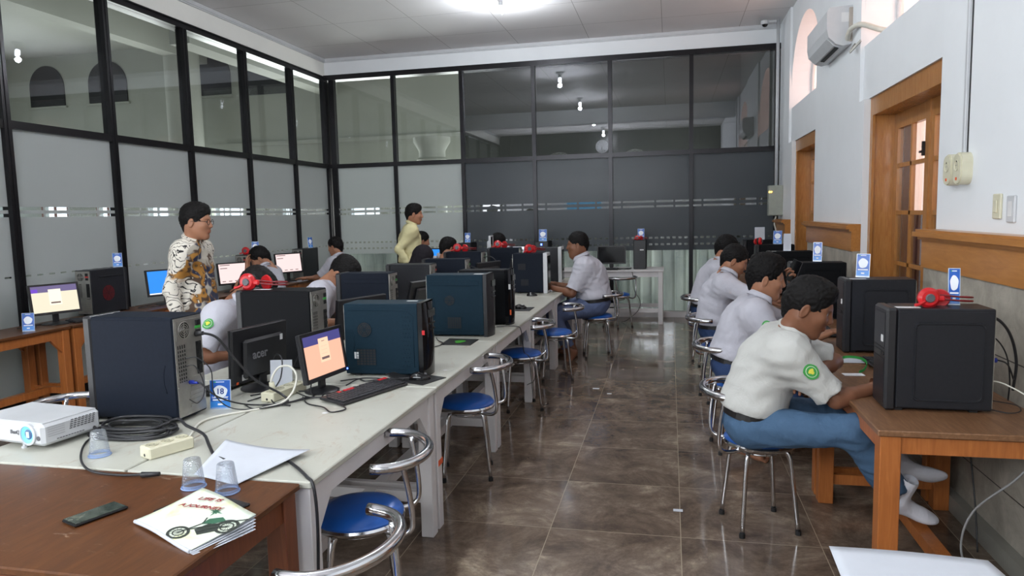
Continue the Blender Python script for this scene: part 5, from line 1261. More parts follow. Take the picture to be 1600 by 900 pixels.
# ------------------------------------------------------------------ things on the walls
def air_con():
    t = thing('air_conditioner', 'white split air conditioner high on the right wall between the arched windows', 'air conditioner', (XR + .03, 7.28, 3.0))
    # profile in x(z) : body 0.24 deep
    pf = [(0, .02), (-.10, .0), (-.16, .02), (-.22, .08), (-.235, .15), (-.235, .30), (-.21, .33), (0, .34)]
    B = MB(); B.prism(pf, lambda u, v, w: (u, -.46 + w, v), .92); B.obj('housing', M_['white_plastic'], t)
    F = MB(); F.prism([(-.095, -.004), (-.165, .014), (-.222, .074), (-.216, .08), (-.16, .025), (-.095, .004)], lambda u, v, w: (u, -.40 + w, v), .80); F.obj('louvre', M_['white_plastic'], t)
    G = MB(); G.prism([(-.12, .001), (-.155, .008), (-.155, .004), (-.12, -.003)], lambda u, v, w: (u, -.38 + w, v - .003), .60); G.obj('air_slot', M_['vent'], t)
    S = MB(); S.box(-.12, -.03, -.462, -.4605, .2, .28); S.obj('sticker', M_['label'], t)
    S = MB(); S.box(-.06, -.01, -.475, -.46, .03, .32, .008); S.obj('end_cap', plain('end_cap_beige', hexc(170, 160, 150), .5), t)
air_con()
cable('white insulated hose from the air conditioner to the arched window', [(XR - .03, 6.84, 3.05), (XR - .05, 6.72, 3.08), (XR - .04, 6.60, 3.10), (XR + .0, 6.45, 3.08), (XR + .12, 6.30, 2.99), (XR + .2, 6.2, 2.98)], .022, 'white_cable', name='hose')
B = MB().beam((XR, 6.70, 2.98), (XR - .06, 6.62, 2.90), .01, .02).beam((XR - .06, 6.62, 2.9), (XR, 6.52, 2.97), .01, .02); tag(B.obj('bracket', M_['steel']), 'small metal bracket under the air conditioner hose', 'bracket')
def wall_socket(label, y, z):
    t = thing('wall_socket', label, 'socket', (XR, y, z), 0, 'cream round ended outlets on the right wall')
    B = MB(); pts = []
    w, h, r = .055, .085, .05
    for cx_, cz_, a0 in ((w - r, h - r, 0), (-w + r, h - r, PI / 2), (-w + r, -h + r, PI), (w - r, -h + r, 1.5 * PI)): pts += [(cx_ + r * math.cos(a0 + PI / 2 * i / 6), cz_ + r * math.sin(a0 + PI / 2 * i / 6)) for i in range(7)]
    B.prism(pts, lambda u, v, ww: (-ww, u, v), .05); B.prism([(p[0] * .9, p[1] * .92) for p in pts], lambda u, v, ww: (-.05 - ww, u, v), .008); B.obj('housing', M_['beige_plastic'], t)
    R = MB(); R.lathe((-.0585, 0, .018), (-1, 0, 0), [(.03, 0), (.03, .003), (.026, .003), (.025, 0), (0, 0)], 24); ro = R.obj('socket_ring', M_['beige_plastic'], t)
    MB().lathe((-.059, -.009, .018), (-1, 0, 0), [(0, .001), (.003, .001)], 8).lathe((-.059, .009, .018), (-1, 0, 0), [(0, .001), (.003, .001)], 8).box(-.06, -.0585, -.004, .004, .035, .042).obj('holes', M_['vent'], ro)
    MB().box(-.0605, -.058, -.008, .008, -.06, -.045).obj('indicator', M_['orange_mark'], t)
wall_socket('cream outlet box on the right wall, the further of the touching pair', 4.36, 1.79)
wall_socket('cream outlet box on the right wall, the nearer of the touching pair under the conduit', 4.22, 1.79)
o = MB().box(XR - .018, XR, 4.245, 4.275, 1.87, ZC, .003).obj('conduit', M_['white_plastic']); tag(o, 'flat white cable conduit running down to the paired outlets', 'conduit')
o = MB().box(XR - .004, XR - .0, 4.234, 4.244, 1.87, ZC).obj('cable', M_['leather']); tag(o, 'thin dark wire along the flat white conduit above the outlets', 'cable')
t = thing('light_switch', 'cream light switch on the right wall', 'switch', (XR, 3.845, 1.588)); MB().box(-.012, 0, -.042, .042, -.06, .06, .004).obj('plate', M_['beige_plastic'], t); MB().box(-.018, -.012, -.017, .017, -.03, .03, .003).obj('rocker', M_['beige_plastic'], t)
t = thing('wall_socket', 'pale blank wall plate right of the light switch', 'socket', (XR, 3.70, 1.575)); MB().box(-.012, 0, -.04, .04, -.062, .062, .004).obj('plate', M_['white_plastic'], t); MB().box(-.014, -.012, -.02, .02, -.035, .035, .001).obj('insert', M_['label'], t)
t = thing('electrical_box', 'grey electrical box with an orange light in the far right corner', 'electrical box', (1.45, 10.62, 1.51)); MB().box(-.10, .09, -.07, .08, 0, .42, .004).obj('cabinet', plain('box_grey', hexc(152, 156, 146), .5), t)
MB().box(-.09, .08, -.073, -.07, .012, .408, .002).obj('door', plain('box_grey', hexc(152, 156, 146), .5), t); MB().lathe((-.09, -.073, .33), (0, -1, 0), [(.012, 0), (.010, .008), (0, .01)], 14).lathe((-.065, -.073, .33), (0, -1, 0), [(.009, 0), (.008, .006), (0, .008)], 14).obj('indicator', M_['led_orange'], t)
o = MB().tube([(1.46, 10.66, 1.93), (1.46, 10.66, ZC - .02)], .022, 12).obj('conduit', M_['white_plastic']); tag(o, 'white pipe rising from the electrical box to the ceiling', 'conduit')
cable('white cables hanging below the electrical box', [(1.46, 10.62, 1.50), (1.44, 10.62, 1.4), (1.47, 10.64, 1.25), (1.45, 10.65, 1.0)], .012, 'white_cable')
t = thing('security_camera', 'small white dome security camera in the far right ceiling corner', 'camera', (1.30, 10.55, 4.12)); MB().box(-.02, .12, -.02, .02, .02, .05, .005).obj('arm', M_['white_plastic'], t); MB().lathe((-.03, 0, .05), (0, 0, -1), [(0, 0), (.05, 0), (.055, .03), (.045, .05)], 20).obj('housing', M_['white_plastic'], t); MB().lathe((-.03, 0, 0), (0, 0, -1), [(.042, 0), (.03, .025), (0, .036)], 20).obj('dome', M_['gloss_black'], t)
# clock on the end wall (seen in the glass)
t = thing('wall_clock', 'round white wall clock mirrored in the dark glass of the far end', 'clock', (-2.14, YR + .01, 3.74))
MB().lathe((0, 0, 0), (0, 1, 0), [(.21, 0), (.21, .03), (.19, .035), (.185, .02), (0, .02)], 40).obj('case', M_['white_plastic'], t)
F = MB()
for k in range(12):
    a = k * PI / 6; F.beam((.15 * math.sin(a), .022, .15 * math.cos(a)), (.175 * math.sin(a), .022, .175 * math.cos(a)), .012, .002, (0, 1, 0))
F.obj('hour_marks', M_['leather'], t)
MB().beam((0, .024, 0), (-.02, .024, -.11), .010, .002, (0, 1, 0)).beam((0, .026, .02), (-.004, .026, -.15), .007, .002, (0, 1, 0)).obj('hands', M_['leather'], t)
# projected picture on the end wall
t = thing('projection_screen', 'projection screen on the end wall, its blue picture mirrored in the far glass', 'screen', (-2.75, YR + .03, 0)); MB().box(-.70, .70, -.02, 0, .98, 1.98).obj('board', M_['white_plastic'], t) if False else MB().box(-.56, .56, -.004, 0, 1.4, 1.98).obj('picture', M_['proj_blue'], t)

# small paper labels stuck on the white tables and a strip of orange tape on a table leg
for (x, y, r, l) in ((-1.49, 2.80, .014, 'before the keyboard with red keys'), (-1.225, 3.70, .013, 'beside the mouse pad near the teal tower'), (-1.22, 5.02, .012, 'by the edge next to the blue black tower')):
    tag(MB().lathe((x, y, .7502), (0, 0, 1), [(r, 0), (r, .0006), (0, .0006)], 20, False).obj('paper_label', M_['label']), 'small round white label on the table ' + l, 'label', 'round labels on the white tables')
tag(MB().box(-1.160, -1.1555, 3.335, 3.402, .33, .36).obj('tape_strip', M_['orange_mark']), 'strip of orange tape on the white table leg behind the first stool', 'tape')
for (x, y, w, l) in ((-.665, 6.37, .03, 'left of the pair in the aisle'), (-.53, 6.2, .02, 'right of the pair in the aisle'), (.04, 3.76, .025, 'beside the long grout line')):
    tag(MB().box(x - w, x + w, y - w * .6, y + w * .6, 0.0005, .003, .001).obj('paper_scrap', M_['paper']), 'white paper scrap on the marble floor, ' + l, 'scrap', 'paper scraps on the floor')
# ------------------------------------------------------------------ people : implicit surfaces meshed with surface nets
class Fld:
    def __init__(s, lo, hi, h):
        s.lo = np.array(lo, float); s.h = h; s.n = (np.ceil((np.array(hi) - s.lo) / h)).astype(int) + 1
        s.F = np.full(tuple(s.n), 1.0, np.float32)
        s.ax = [s.lo[i] + h * np.arange(s.n[i]) for i in range(3)]
    def reg(s, lo, hi):
        a = [max(0, int((lo[i] - s.lo[i]) / s.h)) for i in range(3)]; b = [min(s.n[i], int((hi[i] - s.lo[i]) / s.h) + 2) for i in range(3)]
        if any(b[i] <= a[i] for i in range(3)): return None
        sl = tuple(slice(a[i], b[i]) for i in range(3))
        X = s.ax[0][sl[0]][:, None, None]; Y = s.ax[1][sl[1]][None, :, None]; Z = s.ax[2][sl[2]][None, None, :]
        return sl, X, Y, Z
    def op(s, sl, d, k, mode):
        A = s.F[sl]
        if mode == 'u':
            if k > 0: h = np.maximum(k - np.abs(A - d), 0) / k; R = np.minimum(A, d) - h * h * k * .25
            else: R = np.minimum(A, d)
        else:
            d = -d
            if k > 0: h = np.maximum(k - np.abs(A - d), 0) / k; R = np.maximum(A, d) + h * h * k * .25
            else: R = np.maximum(A, d)
        s.F[sl] = R
    def cap(s, a, b, ra, rb=None, k=.02, mode='u', flat=False):
        rb = ra if rb is None else rb; a = np.array(a, float); b = np.array(b, float); m = max(ra, rb) + k + 3 * s.h
        g = s.reg(np.minimum(a, b) - m, np.maximum(a, b) + m)
        if g is None: return
        sl, X, Y, Z = g; v = b - a; L2 = float(v @ v) + 1e-12
        t = ((X - a[0]) * v[0] + (Y - a[1]) * v[1] + (Z - a[2]) * v[2]) / L2; tc = np.clip(t, 0, 1)
        dx, dy, dz = X - a[0] - tc * v[0], Y - a[1] - tc * v[1], Z - a[2] - tc * v[2]
        d = np.sqrt(dx * dx + dy * dy + dz * dz) - (ra + (rb - ra) * tc)
        if flat:
            rad = np.sqrt((X - a[0] - t * v[0]) ** 2 + (Y - a[1] - t * v[1]) ** 2 + (Z - a[2] - t * v[2]) ** 2) - (ra + (rb - ra) * tc)
            d = np.maximum(rad, np.abs(t - .5) * math.sqrt(L2) - .5 * math.sqrt(L2))
        s.op(sl, d, k, mode)
    def ell(s, c, r, R=None, k=.02, mode='u'):
        c = np.array(c, float); r = np.array(r, float); m = r.max() + k + 3 * s.h
        g = s.reg(c - m, c + m)
        if g is None: return
        sl, X, Y, Z = g; x, y, z = X - c[0], Y - c[1], Z - c[2]
        if R is not None:
            R = np.array(R, float); x, y, z = (R[0, 0] * x + R[1, 0] * y + R[2, 0] * z), (R[0, 1] * x + R[1, 1] * y + R[2, 1] * z), (R[0, 2] * x + R[1, 2] * y + R[2, 2] * z)
        k0 = np.sqrt((x / r[0]) ** 2 + (y / r[1]) ** 2 + (z / r[2]) ** 2) + 1e-9
        k1 = np.sqrt((x / r[0] ** 2) ** 2 + (y / r[1] ** 2) ** 2 + (z / r[2] ** 2) ** 2) + 1e-9
        s.op(sl, k0 * (k0 - 1) / k1, k, mode)
    def plane(s, p, n, mode='i'):
        """keep the side the normal points away from"""
        n = np.array(n, float); n /= np.linalg.norm(n); X = s.ax[0][:, None, None]; Y = s.ax[1][None, :, None]; Z = s.ax[2][None, None, :]
        s.F = np.maximum(s.F, ((X - p[0]) * n[0] + (Y - p[1]) * n[1] + (Z - p[2]) * n[2]).astype(np.float32))
    def wrinkle(s, amp, f, seed, aniso=(1, 1, 1)):
        r = np.random.RandomState(seed); X = s.ax[0][:, None, None]; Y = s.ax[1][None, :, None]; Z = s.ax[2][None, None, :]
        t = 0
        for i in range(5):
            q = r.normal(size=3) * f * np.array(aniso) * (1 + .5 * i)
            w = r.normal(size=3) * f * .6
            t = t + np.sin(X * q[0] + Y * q[1] + Z * q[2] + 1.5 * np.sin(X * w[0] + Y * w[1] + Z * w[2]) + r.rand() * 6) / (1 + .5 * i)
        s.F = (s.F - amp * (1 - np.abs(t) * .8)).astype(np.float32)
    def verts(s):
        F = s.F; S = F < 0; C = np.zeros(tuple(s.n - 1), np.uint8)
        for dx in (0, 1):
            for dy in (0, 1):
                for dz in (0, 1): C += S[dx:s.n[0] - 1 + dx, dy:s.n[1] - 1 + dy, dz:s.n[2] - 1 + dz]
        act = (C > 0) & (C < 8); I = np.argwhere(act); idx = -np.ones(C.shape, np.int64); idx[act] = np.arange(len(I))
        pos = np.zeros((len(I), 3)); cnt = np.zeros(len(I))
        cor = [(x, y, z) for x in (0, 1) for y in (0, 1) for z in (0, 1)]
        for a in cor:
            for ax in range(3):
                if a[ax]: continue
                b = list(a); b[ax] = 1
                fa = F[I[:, 0] + a[0], I[:, 1] + a[1], I[:, 2] + a[2]]; fb = F[I[:, 0] + b[0], I[:, 1] + b[1], I[:, 2] + b[2]]
                cr = (fa < 0) != (fb < 0); t = np.where(cr, fa / np.where(cr, fa - fb, 1), 0)
                p = np.tile(np.array(a, float), (len(I), 1)); p[:, ax] += t
                pos += p * cr[:, None]; cnt += cr
        V = s.lo + (I + pos / cnt[:, None]) * s.h
        Q = []
        for ax in range(3):
            u, w = (ax + 1) % 3, (ax + 2) % 3
            s0 = [slice(1, -1)] * 3; s0[ax] = slice(0, -1); s1 = list(s0); s1[ax] = slice(1, None)
            A, B = S[tuple(s0)], S[tuple(s1)]
            for sgn, msk in ((1, A & ~B), (-1, B & ~A)):
                E = np.argwhere(msk)
                if not len(E): continue
                E = E + np.array([0 if i == ax else 1 for i in range(3)])
                def cell(du, dw):
                    c = E.copy(); c[:, u] += du; c[:, w] += dw; return idx[c[:, 0], c[:, 1], c[:, 2]]
                q = np.stack([cell(-1, -1), cell(0, -1), cell(0, 0), cell(-1, 0)], 1)
                Q.append(q if sgn > 0 else q[:, ::-1])
        Q = np.concatenate(Q); Q = Q[(Q >= 0).all(1)]
        return V, Q
def relax(V, Q, it=1, lam=.5):
    n = len(V); 
    for _ in range(it):
        acc = np.zeros_like(V); c = np.zeros(n)
        for i in range(4):
            a, b = Q[:, i], Q[:, (i + 1) % 4]
            np.add.at(acc, a, V[b]); np.add.at(acc, b, V[a]); np.add.at(c, a, 1); np.add.at(c, b, 1)
        V = V * (1 - lam) + lam * acc / np.maximum(c, 1)[:, None]
    return V
def np_mesh(name, parts, mat, cols=None):
    Vs, Qs, o = [], [], 0
    for V, Q in parts: Vs.append(V); Qs.append(Q + o); o += len(V)
    V = np.concatenate(Vs); Q = np.concatenate(Qs)
    me = bpy.data.meshes.new(name); me.vertices.add(len(V)); me.vertices.foreach_set('co', V.astype(np.float32).ravel())
    me.loops.add(len(Q) * 4); me.loops.foreach_set('vertex_index', Q.astype(np.int32).ravel())
    me.polygons.add(len(Q)); me.polygons.foreach_set('loop_start', np.arange(0, len(Q) * 4, 4, dtype=np.int32))
    me.polygons.foreach_set('use_smooth', np.ones(len(Q), bool)); me.update(calc_edges=True); me.validate()
    if cols is not None:
        at = me.color_attributes.new('Col', 'FLOAT_COLOR', 'POINT'); c = np.ones((len(V), 4), np.float32); c[:, :3] = cols; at.data.foreach_set('color', c.ravel())
    me.materials.append(mat); return me

# ---- head, local frame x forward, y left, z up, origin between the ears
def build_head(h=.0042, fat=0.0):
    f = Fld((-.14, -.11, -.17), (.14, .11, .15), h)
    f.ell((-.012, 0, .035), (.098, .076, .086), k=.01)
    f.ell((.028, 0, -.030), (.066, .060 + fat, .074 + fat), k=.04)
    for s_ in (-1, 1):
        f.cap((-.012, s_ * (.052 + fat), -.035), (.052, s_ * .018, -.086), .020 + fat * .5, .016, k=.03)
        f.ell((.058, s_ * .036, -.016), (.028, .024 + fat, .022), k=.02)
        f.cap((.079, s_ * .014, .030), (.066, s_ * .046, .030), .010, .009, k=.018)
    f.cap((.066, -.008, -.092), (.066, .008, -.092), .015, k=.025)
    if fat: f.cap((.03, -.02, -.09), (.03, .02, -.09), .035, k=.04)
    for s_ in (-1, 1): f.ell((.094, s_ * .031, .010), (.015, .017, .011), k=.012, mode='s')
    for s_ in (-1, 1):
        f.cap((.079, s_ * .021, .0135), (.074, s_ * .043, .013), .0055, .005, k=.006)
        f.cap((.079, s_ * .021, .004), (.075, s_ * .042, .004), .0045, k=.005)
    f.cap((.083, 0, .022), (.103, 0, -.020), .0085, .0115, k=.014)
    for s_ in (-1, 1): f.ell((.095, s_ * .012, -.024), (.010, .0085, .008), k=.008)
    f.ell((.088, 0, -.049), (.011, .022, .0065), k=.006); f.ell((.086, 0, -.060), (.011, .019, .0068), k=.006)
    f.cap((.099, -.02, -.0545), (.099, .02, -.0545), .0022, k=.002, mode='s')
    for s_ in (-1, 1):
        R = np.array(Euler((0, .25, s_ * -.35)).to_matrix())
        f.ell((-.008, s_ * .084, -.002), (.019, .0075, .032), R, k=.006)
        f.ell((-.005, s_ * .091, .002), (.011, .0045, .019), R, k=.004, mode='s')
    f.cap((-.030, 0, -.05), (-.045, 0, -.16), .052 + fat, .054 + fat, k=.04)
    V, Q = f.verts(); V = relax(V, Q, 1, .4)
    c = np.ones((len(V), 3)); 
    d = np.sqrt(((V[:, 0] - .094) / .02) ** 2 + (V[:, 1] / .026) ** 2 + ((V[:, 2] + .054) / .013) ** 2); w = np.clip(1.5 - d, 0, 1)[:, None] * .7
    c = c * (1 - w) + w * np.array([.80, .55, .55])
    return V, Q, c
HEADS = {'n': build_head(), 'f': build_head(fat=.010)}
def build_hair(style, seed=1):
    f = Fld((-.17, -.13, -.15), (.15, .13, .19), .0048)
    t = {'short': .006, 'crop': .003, 'full': .008, 'volume': .010, 'scarf': .016}[style]
    if style == 'scarf':
        f.ell((-.018, 0, .042), (.116, .095, .104), k=.02)
        f.ell((-.02, 0, .0), (.105, .095, .13), k=.03); f.cap((-.02, 0, -.08), (-.03, 0, -.14), .095, .12, k=.05); f.ell((.085, 0, -.02), (.05, .052, .085), k=.02, mode='s')
    else:
        f.ell((-.013, 0, .036), (.1015, .0795, .0895), k=.01)                     # thin close cropped layer
        f.ell((-.012, 0, .062), (.092 + t, .073 + t, .068 + t), k=.02)             # longer top
        if style == 'full': f.ell((.035, 0, .098), (.050, .055, .028), k=.03)
        if style == 'volume': f.ell((.035, 0, .105), (.062, .058, .036), k=.03); f.ell((-.02, 0, .115), (.08, .065, .034), k=.03)
        f.cap((-.078, 0, .01), (-.072, 0, -.045), .040, .028, k=.03)
        f.ell((.104, 0, -.030), (.062, .11, .095), k=.010, mode='s')               # face
        for s_ in (-1, 1):
            f.ell((.040, s_ * .095, -.045), (.052, .045, .062), k=.008, mode='s')   # cheek and temple
            f.ell((-.004, s_ * .098, -.006), (.024, .034, .036), k=.006, mode='s')  # around the ear
            f.ell((-.010, s_ * .09, -.085), (.060, .060, .050), k=.008, mode='s')
        f.plane((0, 0, -.068), (0, 0, -1))
    f.wrinkle(.0035 if style != 'scarf' else .002, 90 if style != 'scarf' else 35, seed)
    V, Q = f.verts(); return V, Q
HAIR = {s_: build_hair(s_, 3) for s_ in ('short', 'crop', 'full', 'volume', 'scarf')}
# ---- hand : wrist at origin, fingers along +x, back of hand +z, thumb +y
def build_hand(curl, spread=.12, thumb=.5):
    f = Fld((-.06, -.09, -.13), (.22, .10, .06), .0042)
    mc = [(.082, .030), (.088, .010), (.084, -.010), (.076, -.028)]
    f.cap((-.05, 0, 0), (.0, 0, 0), .027, .024, k=.02)
    for (x, y) in mc: f.cap((.008, y * .55, 0), (x, y, 0), .0165, .0115, k=.016)
    f.ell((.045, 0, -.006), (.04, .032, .014), k=.012)
    L = [(.042, .026, .020), (.047, .029, .021), (.043, .027, .020), (.034, .021, .018)]
    for (x, y), ls, i in zip(mc, L, range(4)):
        p = np.array([x, y, 0.]); a = curl * .55; yaw = spread * (1.2 - i) * .5
        for l, r0, r1 in zip(ls, (.0098, .0088, .0080), (.0088, .0080, .0068)):
            d = np.array([math.cos(a) * math.cos(yaw), math.cos(a) * math.sin(yaw), -math.sin(a)]); q = p + d * l
            f.cap(p, q, r0, r1, k=.004); p = q; a += curl
    p = np.array([.018, .022, -.006]); a = thumb
    for l, r0, r1 in ((.042, .0145, .0115), (.032, .011, .0095), (.024, .0095, .0080)):
        d = np.array([math.cos(a), math.sin(a), -.25 - curl * .25]); d /= np.linalg.norm(d); q = p + d * l; f.cap(p, q, r0, r1, k=.008); p = q; a -= .22
    V, Q = f.verts(); return relax(V, Q, 1, .3), Q
HANDS = {'flat': build_hand(.18), 'relaxed': build_hand(.38), 'curl': build_hand(.85, .05, .35)}
def build_foot(sock):
    """ankle at origin, toes +x, sole at z=-.075"""
    f = Fld((-.09, -.07, -.10), (.23, .07, .12), .005)
    f.cap((0, 0, .10), (0, 0, 0), .038, .036, k=.02); f.ell((-.03, 0, -.045), (.034, .031, .030), k=.03)
    f.cap((0, 0, -.012), (.10, .004, -.045), .036, .026, k=.03); f.cap((-.01, 0, -.045), (.12, 0, -.052), .028, .022, k=.03)
    if sock: f.ell((.135, .0, -.053), (.055, .042, .021), k=.03)
    else:
        f.ell((.12, 0, -.053), (.035, .042, .020), k=.03)
        for i, (y, l, r) in enumerate(((.030, .040, .0125), (.012, .038, .0095), (-.004, .033, .009), (-.019, .027, .0085), (-.032, .020, .008))): f.cap((.135, y, -.060), (.145 + l, y * 1.05, -.064), r, r * .95, k=.004)
    V, Q = f.verts(); return relax(V, Q, 1, .3), Q
FEET = {True: build_foot(True), False: build_foot(False)}
def xf(VQ, M, mirror=False):
    V, Q = VQ[0].copy(), VQ[1]
    if mirror: V[:, 1] *= -1; Q = Q[:, ::-1]
    A = np.array(M.to_3x3()); return V @ A.T + np.array(M.translation), Q
def ik(a, t, l1, l2, pole):
    a, t, pole = Vector(a), Vector(t), Vector(pole); d = t - a; D = min(d.length, (l1 + l2) * .999); u = d.normalized(); t = a + u * D
    x = (l1 * l1 - l2 * l2 + D * D) / (2 * D); h = math.sqrt(max(l1 * l1 - x * x, 0)); p = (pole - u * pole.dot(u)).normalized()
    return a + u * x + p * h, t
def basis(x, zhint):
    x = Vector(x).normalized(); z = Vector(zhint); z = (z - x * z.dot(x)).normalized(); y = z.cross(x); return Matrix((x, y, z)).transposed()

def person(label, hip, face, lean=20, curve=8, side=0, head=(0, 0, 0), arms=None, legs=None, s=1.05, fat=1.0, hs=None,
           hair='short', skin='brown_skin', shirt='white_cotton', sleeve='short', trousers='navy_trouser', tuck=True, foot='bare', badge=None,
           glasses=False, tie=False, neck_fwd=.04, fine=False, headtgt=None, belt=True, seed=1, twist=0, poles=None):
    """hip = pelvis centre ; face = heading angle ; arms/legs = {'L':(x,y,z) wrist or ankle world targets, ...}"""
    hs = hs or s * 1.04
    H = Vector(hip); Fw = Vector((math.cos(face), math.sin(face), 0)); Lf = Vector((-math.sin(face), math.cos(face), 0)); Up = Vector((0, 0, 1))
    def dirv(deg, sd=side):
        a = math.radians(deg); b = math.radians(sd); return (Fw * math.sin(a) + Up * math.cos(a) * math.cos(b) + Lf * math.sin(b) * math.cos(a)).normalized()
    q = 1.0
    if headtgt:
        bow = min(1.0, max(0.0, (head[1] - 10) / 40.0))
        T = Vector(headtgt) - Fw * (.055 + .045 * bow) * s * 1.04 - Up * (.150 - .045 * bow) * s * 1.04
        v = T - H; side = math.degrees(math.asin(v.dot(Lf) / v.length)); lean = math.degrees(math.atan2(v.dot(Fw), v.dot(Up)))
        comp = dirv(lean - curve) * .15 * s + dirv(lean) * .19 * s + dirv(lean + curve) * .19 * s
        lean += lean - math.degrees(math.atan2(comp.dot(Fw), comp.dot(Up))); q = v.length / comp.length
    d1, d2, d3 = dirv(lean - curve), dirv(lean), dirv(lean + curve)
    Wst = H + d1 * .15 * s * q; Ch = Wst + d2 * .19 * s * q; Nk = Ch + d3 * .19 * s * q
    tw = math.radians(twist); SL = (Lf * math.cos(tw) - Fw * math.sin(tw)); 
    sh = {'L': Nk - d3 * .055 * s + SL * .172 * s, 'R': Nk - d3 * .055 * s - SL * .172 * s}
    Hd = Vector(headtgt) if headtgt else Nk + (d3 + Fw * neck_fwd * 8).normalized() * .155 * s
    yaw, pit, rol = [math.radians(v) for v in head]
    Rh = Matrix.Rotation(face + yaw, 4, 'Z') @ Matrix.Rotation(pit, 4, 'Y') @ Matrix.Rotation(rol, 4, 'X')
    Mh = Matrix.Translation(Hd) @ Rh @ Matrix.Diagonal((hs * .96, hs * .96, hs * 1.04, 1))
    l1, l2 = .285 * s, .255 * s; t1, t2 = .43 * s, .41 * s
    A = {}; 
    poles = poles or {}
    for k, sg in (('L', 1), ('R', -1)):
        tgt, typ, orient = (arms or {}).get(k, (None, 'relaxed', None))
        if tgt is None: tgt = sh[k] + Vector((0, 0, -.52 * s)) + Fw * .05
        pole = poles.get(k, Lf * sg * .6 - Up * .9 - Fw * .3)
        el, wr = ik(sh[k], tgt, l1, l2, pole); A[k] = (sh[k], el, wr, typ, orient)
    G = {}
    for k, sg in (('L', 1), ('R', -1)):
        hp = H + Lf * sg * .088 * s - d1 * .01; tgt = legs[k][0]; toe = legs[k][1]
        pole = poles.get('k' + k, Fw * .8 + Up * .9 + Lf * sg * .15)
        kn, an = ik(hp, tgt, t1, t2, pole); G[k] = (hp, kn, an, toe)
    root = thing('person', label, 'person', (H.x, H.y, 0))
    pts = [H, Hd, Nk] + [p for v in A.values() for p in v[:3]] + [p for v in G.values() for p in v[:3]]
    lo = np.array([min(p[i] for p in pts) for i in range(3)]) - .27; hi = np.array([max(p[i] for p in pts) for i in range(3)]) + .27
    R3 = np.array([list(Fw), list(Lf), list(Up)]).T
    def orient(dv):   # local frame following the spine : x forward, y left, z up the spine
        z = Vector(dv); y = SL; x = y.cross(z).normalized(); y = z.cross(x); return np.array([list(x), list(y), list(z)]).T
    hh = .009 if fine else .0125
    fr = fat
    def torso(f, e, k, top=True):
        f.ell(H, (.108 * s * fr + e, .158 * s * fr + e, .105 * s + e), orient(d1), k=k)
        f.ell(Wst + Fw * .012 * (fr - 1) * 6, (.100 * s * fr ** 1.5 + e, .140 * s * fr + e, .13 * s + e), orient(d2), k=k)
        f.ell(Ch, (.110 * s * fr + e, .158 * s * fr + e, .165 * s + e), orient(d3), k=k)
        f.cap(sh['L'] - SL * .035, sh['R'] + SL * .035, .056 * s * fr ** .5 + e, k=k)
        for q in 'LR': f.cap(Nk + d3 * .015, sh[q] + d3 * .0, .040 * s + e * .4, .046 * s + e, k=.05)
    # ---- body : one surface
    f = Fld(lo, hi, hh)
    torso(f, -.012, .05)
    f.cap(Nk - d3 * .03, Nk.lerp(Hd, .75), .056 * s * fr ** .5, .052 * hs * fr ** .5, k=.03)
    for k in 'LR':
        a, el, wr = A[k][:3]; f.cap(a, el, .045 * s * fr ** .7, .036 * s * fr ** .5, k=.03); f.cap(el, wr, .037 * s * fr ** .5, .0245 * s, k=.02); f.ell(Vector(el).lerp(wr, .22), (.038 * s * fr ** .5,) * 3, k=.03)
        hp, kn, an = G[k][:3]; f.cap(hp, kn, .070 * s * fr, .048 * s, k=.04); f.cap(kn, an, .052 * s, .034 * s, k=.03); f.ell(kn.lerp(an, .3) - Fw * .01, (.052 * s,) * 3, k=.04)
    V, Q = f.verts(); V = relax(V, Q, 1, .4)
    parts = [(V, Q)]; cols = [np.ones((len(V), 3))]
    hv, hq, hc = HEADS['f' if fat > 1.15 else 'n']; parts.append(xf((hv, hq), Mh)); cols.append(hc)
    for k, mir in (('L', True), ('R', False)):
        a, el, wr, typ, ori = A[k]; fd = (Vector(wr) - Vector(el)).normalized()
        if ori: fd2, up = Vector(ori[0]), Vector(ori[1])
        else: fd2, up = fd, (Up if abs(fd.z) < .7 else (Lf if k == 'L' else -Lf))
        B3 = basis(fd2, up).to_4x4(); Mx = Matrix.Translation(wr) @ B3 @ Matrix.Scale(s, 4)
        p = xf(HANDS[typ], Mx, mir); parts.append(p); cols.append(np.ones((len(p[0]), 3)))
    socks = []
    for k, mir in (('L', True), ('R', False)):
        hp, kn, an, toe = G[k]; td = Vector(toe); u = (Vector(kn) - Vector(an)).normalized()
        B3 = basis(td, u if abs(u.dot(td.normalized())) < .9 else Up).to_4x4(); p = xf(FEET[foot == 'sock'], Matrix.Translation(an) @ B3 @ Matrix.Scale(s, 4), mir)
        if foot == 'sock': socks.append(p)
        elif foot != 'none': parts.append(p); cols.append(np.ones((len(p[0]), 3)))
    def link(nm, me, par=root):
        o = bpy.data.objects.new(nm, me); COL.objects.link(o); o.parent = par; o.matrix_parent_inverse = Matrix.Translation((-H.x, -H.y, 0)); return o
    link('body', np_mesh('body', parts, M_[skin], np.concatenate(cols)))
    for so in socks: link('sock', np_mesh('sock', [so], M_['sock_white']))
    if hair: link('hair' if hair != 'scarf' else 'headscarf', np_mesh('hair', [xf(HAIR[hair], Mh)], M_['hair' if hair != 'scarf' else 'black_scarf']))
    # eyes and brows
    E_ = MB(); E_.X = Mh
    for sg in (-1, 1):
        E_.mat(0).lathe((.072, sg * .031, .0085), (1, 0, 0), [(.0115 * math.cos(a), .0115 * math.sin(a)) for a in [-PI / 2 + PI * i / 8 for i in range(9)]], 14)
        E_.mat(1).lathe((.0826, sg * .031, .0080), (1, 0, 0), [(.0050, -.0004), (.004, .0009), (0, .0013)], 12)
        E_.tube([(.086, sg * .014, .026), (.084, sg * .028, .030), (.071, sg * .046, .027)], .0026, 6)
